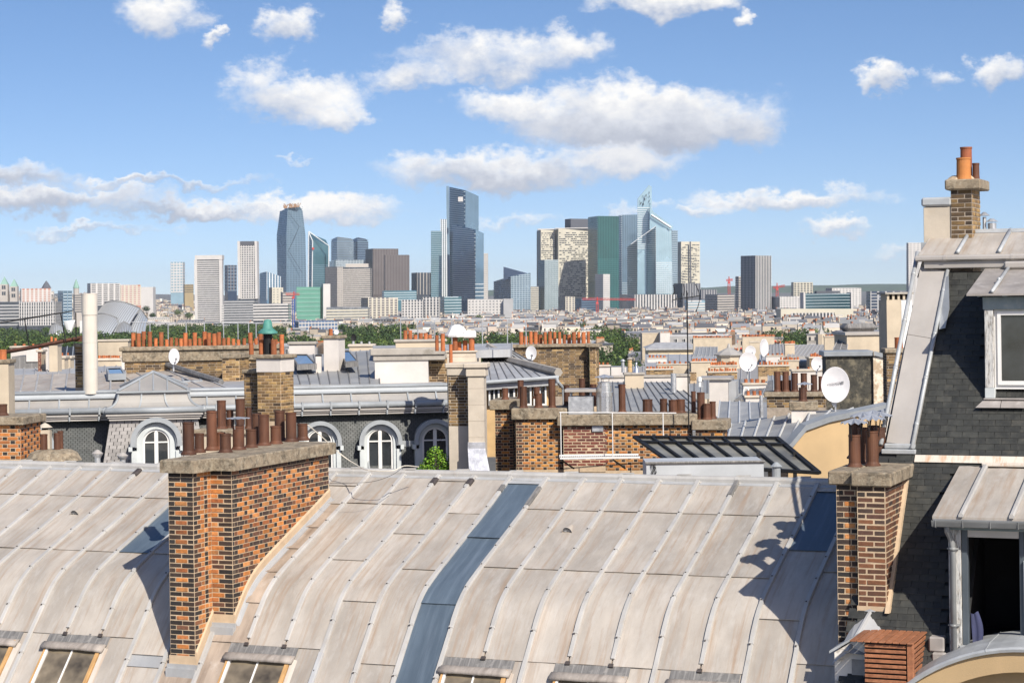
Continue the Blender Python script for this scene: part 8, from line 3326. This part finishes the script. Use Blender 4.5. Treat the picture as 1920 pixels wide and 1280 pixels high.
	for (xc, yt, w, lab, m) in ((87, 526, 9, 'dark conical roof on the left skyline', T_DKGREY), (143, 523, 6, 'pale green spire on the left skyline', VERD)):
		b = P(xc, 545, 3800)
		t = thing('spire_roof', lab, 'roof', (b.x, b.y, ground_h(b.x, 3800)))
		zt, z0 = P(xc, yt, 3800).z - t.location.z, P(xc, 540, 3800).z - t.location.z
		r = w / F * 3800
		mb = MB()
		mb.cyl(0, 0, 0, z0, r * .9, n=10)
		obj('drum', mb, T_BEIGE, t)
		mb = MB()
		mb.lathe(0, 0, [(r * 1.05, z0), (r * .5, z0 + (zt - z0) * .6), (.3, zt), (0, zt)], 10)
		obj('cone', mb, m, t)


SCAF = plainmat('scaffold_rust', (.36, .22, .13))
VERD = plainmat('verdigris', (.22, .36, .30))
TARP2 = plainmat('tarp_band', (.19, .36, .29))
WINBLUE = plainmat('blue_netting', (.10, .16, .26))
G_GREYGREEN = plainmat('glass_grey_green', (.15, .20, .20), .25, .2, .9, .25, .02)
G_TEAL2 = plainmat('glass_teal_dark', (.02, .07, .085), .2, .15, .9, .25, .02)
T_CREAMB = plainmat('tower_cream_band', (.48, .44, .39))
towers()


# ================================================================ glass-sailed museum
def museum():
	Y = 1900
	b = P(210, 628, Y)
	t = thing('glass_sail_museum', 'museum of overlapping curved glass sails among the trees at left', 'museum', (b.x, b.y, ground_h(b.x, Y)))
	o = Vector(t.location)
	gm = glass_mat('sail_glass', (.44, .47, .50), .25, .25, .7, .12, .02)
	wm = plainmat('iceberg_white', (.62, .62, .60))

	def sail(pts, ribs, bul, nm='glass_sail', m=None, Yo=0):
		"""bilinear bulged patch between 4 px corners (bl, br, tr, tl)"""
		c = [P(x, y, Y + Yo + dy) - o for x, y, dy in pts]
		mb, rb = MB(), MB()
		n = 14
		f = lambda u, v: c[0].lerp(c[1], u).lerp(c[3].lerp(c[2], u), v) + Vector((0, -bul * 4 * u * (1 - u) * 1.0 - bul * 2 * v * (1 - v), bul * 1.2 * u * (1 - u)))
		mb.strip([[f(i / n, j / n) for j in range(n + 1)] for i in range(n + 1)], close=False)
		back = Vector((0, 1.2, 0))
		mb.strip([[f(i / n, 1), f(i / n, 1) + back] for i in range(n + 1)], close=False)
		s = obj(nm, mb, m or gm, t, smooth=True)
		for i in range(ribs + 1):
			rb.tube([f(i / ribs, j / 8) + Vector((0, -.5, 0)) for j in range(9)], .42, 4)
		rb.tube([f(j / 12, 1) + Vector((0, -.4, .2)) for j in range(13)], .7, 4)
		obj('sail_ribs', rb, plainmat('rib_grey' + nm, (.20, .20, .20)), s, kind='stuff')
	sail([(150, 640, 0), (232, 632, -20), (262, 578, 25), (196, 569, 30)], 22, 14)
	sail([(140, 642, -25), (205, 636, -40), (226, 600, -8), (182, 590, 0)], 18, 10)
	sail([(216, 626, -30), (250, 624, -35), (246, 612, -5), (226, 602, -5)], 10, 5)
	sail([(232, 632, 10), (272, 632, 20), (277, 598, 50), (262, 579, 42)], 8, 8)
	sail([(92, 630, 0), (122, 632, 0), (118, 612, 10), (98, 608, 10)], 8, 5)
	sail([(120, 603, -10), (142, 600, -10), (139, 612, -10), (131, 633, -15)], 1, 2, 'white_shell', wm)
	mb = MB()
	a, c = P(150, 640, Y + 40) - o, P(262, 600, Y + 40) - o
	mb.box(a.x, c.x, a.y, a.y + 30, -2, c.z)
	obj('core_block', mb, wm, t)


museum()


# ================================================================ the city between
CITY = mat('city_facades', (1, 1, 1), .8, 0, .08, .15, src='vc', spec=.3)
WALLC = [(.50, .43, .34), (.45, .385, .30), (.54, .48, .40), (.40, .34, .28), (.58, .53, .46), (.33, .28, .225)]
ROOFC = [(.17, .175, .18), (.24, .24, .24), (.095, .10, .115), (.31, .30, .285), (.14, .145, .16), (.06, .063, .07)]


def city_building(x, y, w, d, h, rz, rnd, near=False, label='', group=None, wall=None, roof=None):
	wall = wall or rnd.choice(WALLC)
	roof = roof or rnd.choice(ROOFC)
	gz = ground_h(x, y)
	W, Rf, Wi = MB(), MB(), MB()
	flat = rnd.random() < .28
	rh = 0 if flat else rnd.uniform(2.6, 4.2)
	he = h - rh
	W.cur = wall
	W.box(-w / 2, w / 2, 0, d, -3, he, bottom=False)
	Rf.cur = roof
	if flat:
		Rf.box(-w / 2 - .3, w / 2 + .3, -.3, d + .3, he, he + .5)
		Rf.cur = tuple(min(.7, c * 1.2) for c in wall)
		for _ in range(rnd.randint(1, 3)):
			a = rnd.uniform(-w / 2 + 1, w / 2 - 4)
			Rf.box(a, a + rnd.uniform(2, 4), d * .3, d * .6, he + .5, he + rnd.uniform(1.8, 3.2))
	else:
		ins = rh * .42
		v = [(-w / 2, 0, he), (w / 2, 0, he), (w / 2, d, he), (-w / 2, d, he), (-w / 2, ins, h), (w / 2, ins, h), (w / 2, d - ins, h), (-w / 2, d - ins, h)]
		Rf.add(v, [(0, 1, 5, 4), (1, 2, 6, 5), (2, 3, 7, 6), (3, 0, 4, 7)])
		Rf.cur = tuple(min(.55, c * 1.5 + .06) for c in roof)
		rg = h + rnd.uniform(.5, 1.3)
		Rf.add([(-w / 2, ins, h), (w / 2, ins, h), (w / 2, d / 2, rg), (-w / 2, d / 2, rg), (w / 2, d - ins, h), (-w / 2, d - ins, h)], [(0, 1, 2, 3), (3, 2, 4, 5), (1, 4, 2), (0, 3, 5)])
		Rf.cur = tuple(min(.7, c * 1.08) for c in wall)
		Rf.box(-w / 2 - .25, w / 2 + .25, -.35, .1, he - .25, he + .15)
		n = max(2, int(w / 3.4))
		for i in range(n):
			a = -w / 2 + (i + .5) * w / n
			Rf.cur = (.60, .58, .54) if rnd.random() < .6 else wall
			Rf.box(a - .65, a + .65, ins * .15, ins + .5, he + .2, he + rh * .72)
			Wi.cur = (.04, .045, .05)
			Wi.face([(a - .42, ins * .15 - .04, he + .5), (a + .42, ins * .15 - .04, he + .5), (a + .42, ins * .15 - .04, he + rh * .66), (a - .42, ins * .15 - .04, he + rh * .66)])
	# party-wall flues with their rows of pots
	top = (h + .6) if not flat else he + .5
	for a in (-w / 2, w / 2 - .7):
		if rnd.random() < .75:
			Rf.cur = rnd.choice([wall, (.40, .28, .18), (.55, .47, .37), (.30, .20, .13)])
			l0, l1 = d * rnd.uniform(.1, .3), d * rnd.uniform(.55, .9)
			zt = top + rnd.uniform(.4, 1.6)
			Rf.box(a, a + .7, l0, l1, he - .5, zt)
			k = l0 + .3
			while k < l1 - .2:
				Rf.cur = rnd.choice([(.46, .14, .05), (.40, .13, .055), (.50, .18, .07)])
				hh = rnd.uniform(.4, .9)
				Rf.box(a + .2, a + .5, k, k + .3, zt, zt + hh, bottom=False)
				k += rnd.uniform(.42, .6)
	fl = 3.15
	nb = max(2, int(w / rnd.uniform(2.4, 3.2)))
	awn = rnd.random() < .05
	z = he - 2.75
	kk = 0
	while z > he - (20 if near else 13) and z > -1:
		for i in range(nb):
			a = -w / 2 + (i + .5) * w / nb
			g = rnd.uniform(.03, .07)
			Wi.cur = (g, g, g * 1.1) if rnd.random() < .9 else (.5, .48, .44)
			Wi.face([(a - .5, -.05, z), (a + .5, -.05, z), (a + .5, -.05, z + 1.85), (a - .5, -.05, z + 1.85)])
			if awn and kk < 2 and rnd.random() < .7:
				Wi.cur = (.50, .05, .03)
				Wi.face([(a - .7, -.9, z + 1.3), (a + .7, -.9, z + 1.3), (a + .7, -.06, z + 2.0), (a - .7, -.06, z + 2.0)])
		if rnd.random() < .4:
			Wi.cur = tuple(c * .45 for c in wall)
			Wi.face([(-w / 2, -.5, z - .1), (w / 2, -.5, z - .1), (w / 2, -.5, z + .25), (-w / 2, -.5, z + .25)])
		nd = max(1, int(d / 3.2))
		for i in range(nd):
			if rnd.random() < .5:
				b = (i + .5) * d / nd
				for sx in (-1, 1):
					Wi.cur = (.05, .05, .055)
					xx = sx * (w / 2 + .05)
					q = [(xx, b - .45, z), (xx, b + .45, z), (xx, b + .45, z + 1.8), (xx, b - .45, z + 1.8)]
					Wi.face(q if sx > 0 else q[::-1])
		z -= fl
		kk += 1
	T = thing('city_building', label, 'building', (x, y, gz), rz, group)
	obj('wall', W, CITY, T, col=True)
	obj('roof', Rf, CITY, T, col=True)
	obj('windows', Wi, CITY, T, col=True, kind='stuff')
	return T


REFS = [(0, 'the green church spires'), (130, 'the glass mid-rise'), (210, 'the glass-sailed museum'), (390, 'the white apartment tower'), (465, 'the narrow gridded tower'), (545, 'the faceted tower'), (600, 'the slanted white-framed tower'), (668, 'the cream banded tower'),
		(740, 'the brown office towers'), (870, 'the slanted twin towers'), (960, 'the wedge-roofed office'), (1060, 'the cream twin towers'), (1133, 'the dark green tower'), (1220, 'the spired glass tower'), (1292, 'the television antenna'), (1421, 'the striped tower'), (1506, 'the gridded block'), (1553, 'the long teal office'), (1640, 'the blue-grey office'), (1760, 'the slate house'), (1900, 'the upper dormer')]
CNAME = {0: 'sand-coloured', 1: 'buff', 2: 'pale cream', 3: 'tan', 4: 'whitish', 5: 'brownish'}
RNAME = {0: 'mid-grey roof', 1: 'light zinc roof', 2: 'dark slate roof', 3: 'pale zinc roof', 4: 'grey mansard roof', 5: 'black slate roof'}


def in_wood(px, Y):
	"""parts of the plain that are woodland"""
	if 850 < Y < 2500:
		if px < 505 + 60 * math.sin(Y * .004):
			return True
		if 630 < px < 775 and Y < 2200:
			return True
		if 505 <= px <= 640 and 1000 < Y < 1560:
			return True
		if 770 <= px < 1090 and 950 < Y < 1500:
			return True
	if 640 < Y < 1750 and 1085 + max(0, (Y - 900)) * .04 < px < 1212 - max(0, (Y - 1000)) * .05:
		return True
	if 1430 < px < 1555 and 1180 < Y < 1420:
		return True
	return False


def city():
	rnd = random.Random(77)
	rows = [(640, 18), (770, 20), (940, 22), (1150, 24), (1400, 27), (1700, 30), (2050, 33), (2450, 36), (2900, 40), (3300, 46)]
	cnt = 0
	used = {}
	for Y, wd in rows:
		x = -.275 * Y
		while x < .275 * Y:
			w = wd * rnd.uniform(.7, 1.35)
			y = Y + rnd.uniform(-.07, .07) * Y
			px = PPX + F * (x + w / 2) / y
			ok = not in_wood(px, y)
			if Y < 600 and px < 1150:
				ok = False
			if Y < 800 and px < 900:
				ok = False
			if px > 1790 and Y > 500:
				ok = False
			if Y > 2800 and 1000 < px < 1300 and rnd.random() < .3:
				ok = False
			if rnd.random() < .07:
				ok = False
			if ok and cnt < 330:
				h = rnd.uniform(15, 22) if Y > 1200 else rnd.uniform(17, 23)
				if Y > 2400:
					h *= 1.15
				ci, ri = rnd.randrange(6), rnd.randrange(6)
				ref = min(REFS, key=lambda q: abs(q[0] - px))[1]
				dist = 'near' if Y < 900 else 'midway' if Y < 1500 else 'far off'
				lab = '%s %s house, %s, %s, %s %s' % ('tall' if h > 19.5 else 'low', CNAME[ci], RNAME[ri], dist, 'left of' if px < min(REFS, key=lambda q: abs(q[0] - px))[0] else 'right of', ref)
				n_ = used.get(lab, 0)
				used[lab] = n_ + 1
				city_building(x + w / 2, y, w, rnd.uniform(11, 16), h, R(rnd.choice((-38, -22, -10, 0, 8, 20, 35)) + rnd.uniform(-4, 4)), rnd, Y < 900, lab, 'apartment houses of the city', WALLC[ci], ROOFC[ri])
				cnt += 1
			x += w * (rnd.uniform(1.0, 1.25) if Y < 2400 else rnd.uniform(1.05, 1.7))
	print('city', cnt)
	# pale slopes of the western heights, left
	for i in range(60):
		Y = rnd.uniform(3600, 5600)
		px = rnd.uniform(-20, 470)
		x = (px - PPX) / F * Y
		w = rnd.uniform(18, 45)
		ci, ri = rnd.randrange(6), rnd.randrange(6)
		ref = min(REFS, key=lambda q: abs(q[0] - px))[1]
		city_building(x, Y, w, 14, rnd.uniform(10, 24), R(rnd.uniform(-30, 30)), rnd, False, '%s %s hillside house with %s %s %s' % ('wide' if w > 32 else 'narrow', CNAME[ci], RNAME[ri], 'left of' if px < min(REFS, key=lambda q: abs(q[0] - px))[0] else 'right of', ref), 'houses on the western hillside', WALLC[ci], ROOFC[ri])


city()


def far_houses():
	rnd = random.Random(12)
	mb = MB()
	n = 0
	while n < 3700:
		if rnd.random() < .8:
			Y, px = rnd.uniform(1350, 3700), rnd.uniform(470, 1800)
		else:
			Y, px = rnd.uniform(3500, 6800), rnd.uniform(-30, 480)
		if in_wood(px, Y):
			continue
		n += 1
		x = (px - PPX) / F * Y
		g = ground_h(x, Y)
		w, d, h = rnd.uniform(2.5, 8), rnd.uniform(4, 8), rnd.uniform(12, 23)
		c = rnd.choice(WALLC)
		k = rnd.uniform(.6, 1.45)
		mb.cur = tuple(min(.72, q * k) for q in c)
		mb.box(x - w, x + w, Y, Y + d, g, g + h, bottom=False)
		k = rnd.uniform(.7, 1.4)
		mb.cur = tuple(q * k for q in rnd.choice(ROOFC))
		r = rnd.uniform(.6, 3)
		mb.add([(x - w, Y - .1, g + h), (x + w, Y - .1, g + h), (x + w, Y + d, g + h), (x - w, Y + d, g + h), (x - w, Y + d * .4, g + h + r), (x + w, Y + d * .4, g + h + r)], [(0, 1, 5, 4), (2, 3, 4, 5), (1, 2, 5), (3, 0, 4)])
		mb.cur = (.35, .14, .07) if rnd.random() < .5 else c
		mb.box(x - w, x - w + 1, Y + 1, Y + d, g + h, g + h + r + rnd.uniform(.4, 1.4), bottom=False)
		for i in range(rnd.randint(2, 7)):
			q = rnd.uniform(.02, .08)
			mb.cur = (q, q, q * 1.1)
			a, z = x + rnd.uniform(-w, w - 1.3), g + h - rnd.choice((2.6, 5.6, 8.6))
			mb.face([(a, Y - .1, z), (a + rnd.choice((1.1, 1.1, 3)), Y - .1, z), (a + 1.1, Y - .1, z + 1.8), (a, Y - .1, z + 1.8)])
	tag(obj('far_houses', mb, CITY, col=True), 'countless small pale houses packed between the woods and the towers', 'houses', kind='stuff')


far_houses()


def woods():
	rnd = random.Random(31)
	mb = MB()
	n = 0
	tones = [(.030, .055, .012), (.042, .074, .015), (.060, .095, .020), (.036, .064, .020), (.082, .115, .025)]
	tries = 0
	while tries < 9000 and n < 2500:
		tries += 1
		Y = 640 + 1850 * rnd.random() ** .85
		px = rnd.uniform(-60, 1580)
		if not in_wood(px, Y):
			continue
		x = (px - PPX) / F * Y
		gz = ground_h(x, Y)
		r = rnd.uniform(3.6, 6.6)
		hgt = rnd.uniform(14, 22)
		base = rnd.choice(tones)
		cols = [tuple(c * k for c in base) for k in (.6, .85, 1.0, 1.25, 1.5)]
		leafball(mb, (x, Y, gz + hgt - r * .6), r, r, r * .85, 130 if Y < 1300 else 62, .6 if Y < 1300 else 1.05, rnd, cols, .55)
		n += 1
	print('wood crowns', n)
	o = obj('woodland', mb, LEAF, col=True)
	tag(o, 'dense green woodland between the roofs and the towers', 'woodland', kind='stuff')
	# street and square trees that stand out singly
	spots = [(470, 604, 2200), (1012, 596, 2500), (900, 588, 2600), (1090, 600, 1900), (1335, 600, 1900), (1352, 603, 1850), (1243, 608, 1800), (880, 604, 2000), (1568, 598, 1900), (1560, 609, 1500), (1645, 612, 1300), (1480, 628, 950), (1500, 632, 900), (1520, 630, 920), (1462, 634, 880), (1310, 650, 800), (520, 612, 1900), (740, 618, 1500), (1205, 668, 640), (1190, 680, 600), (1165, 690, 560), (1145, 684, 600), (285, 585, 3400), (310, 590, 3200), (335, 578, 3500), (355, 584, 3300), (275, 572, 3600), (1150, 672, 700)]
	for i, (px, ptop, Y) in enumerate(spots):
		x = (px - PPX) / F * Y
		gz = ground_h(x, Y)
		zt = P(px, ptop, Y).z
		h = max(7, zt - gz)
		r = min(7.0, h * .34) * rnd.uniform(.8, 1.1)
		ref = min(REFS, key=lambda q: abs(q[0] - px))[1]
		t = thing('city_tree', 'single green tree %s %s %s' % ('close in front' if Y < 1000 else 'standing among far houses', 'left of' if px < min(REFS, key=lambda q: abs(q[0] - px))[0] else 'right of', ref), 'tree', (x, Y, gz), 0, 'single trees among the houses')
		base = rnd.choice(tones)
		cols = [tuple(c * k for c in base) for k in (.6, .85, 1.0, 1.25, 1.5)]
		cm = MB()
		for k in range(4):
			a = rnd.uniform(0, 6.3)
			leafball(cm, (r * .45 * math.cos(a), r * .45 * math.sin(a), h - r * (.75 + .3 * k / 4)), r * .72, r * .72, r * .68, 130, .5 if Y < 1000 else .8, rnd, cols, .4)
		obj('crown', cm, LEAF, t, col=True)
		tm = MB()
		tm.tube([(0, 0, -1), (0, 0, h * .45), (r * .1, 0, h * .75)], [r * .09, r * .07, r * .03], 6)
		for k in range(3):
			a = 2.1 * k
			tm.tube([(0, 0, h * .45), (r * .5 * math.cos(a), r * .5 * math.sin(a), h * .75)], [r * .05, r * .02], 5)
		obj('trunk', tm, BARK, t)


woods()
# ================================================================ summer haze over the plain
def haze():
	mb = MB()
	mb.box(-42000, 42000, -500, 24600, -10, 330)
	m = bpy.data.materials.new('haze_air')
	m.use_nodes = True
	N, L = m.node_tree.nodes, m.node_tree.links
	N.clear()
	out = N.new('ShaderNodeOutputMaterial')
	v = N.new('ShaderNodeVolumePrincipled')
	v.inputs['Color'].default_value = (.80, .88, 1.0, 1)
	v.inputs['Density'].default_value = HAZE
	v.inputs['Anisotropy'].default_value = .0
	L.new(v.outputs[0], out.inputs['Volume'])
	o = obj('haze', mb, m)
	tag(o, kind='stuff')


HAZE = 2.4e-5
haze()


def single_out():
	"""things that would share a description are told apart by their order from the left"""
	by = {}
	for o in COL.objects:
		if o.parent is None and 'label' in o:
			by.setdefault(o['label'], []).append(o)
	for lab, os_ in by.items():
		if len(os_) > 1:
			os_.sort(key=lambda o: o.location.x / max(1, o.location.y))
			for i, o in enumerate(os_):
				o['label'] = lab + (', left', ', right')[i] if len(os_) == 2 else lab + ', ' + ('leftmost', 'second from left', 'third from left', 'fourth from left')[min(i, 3)]


single_out()
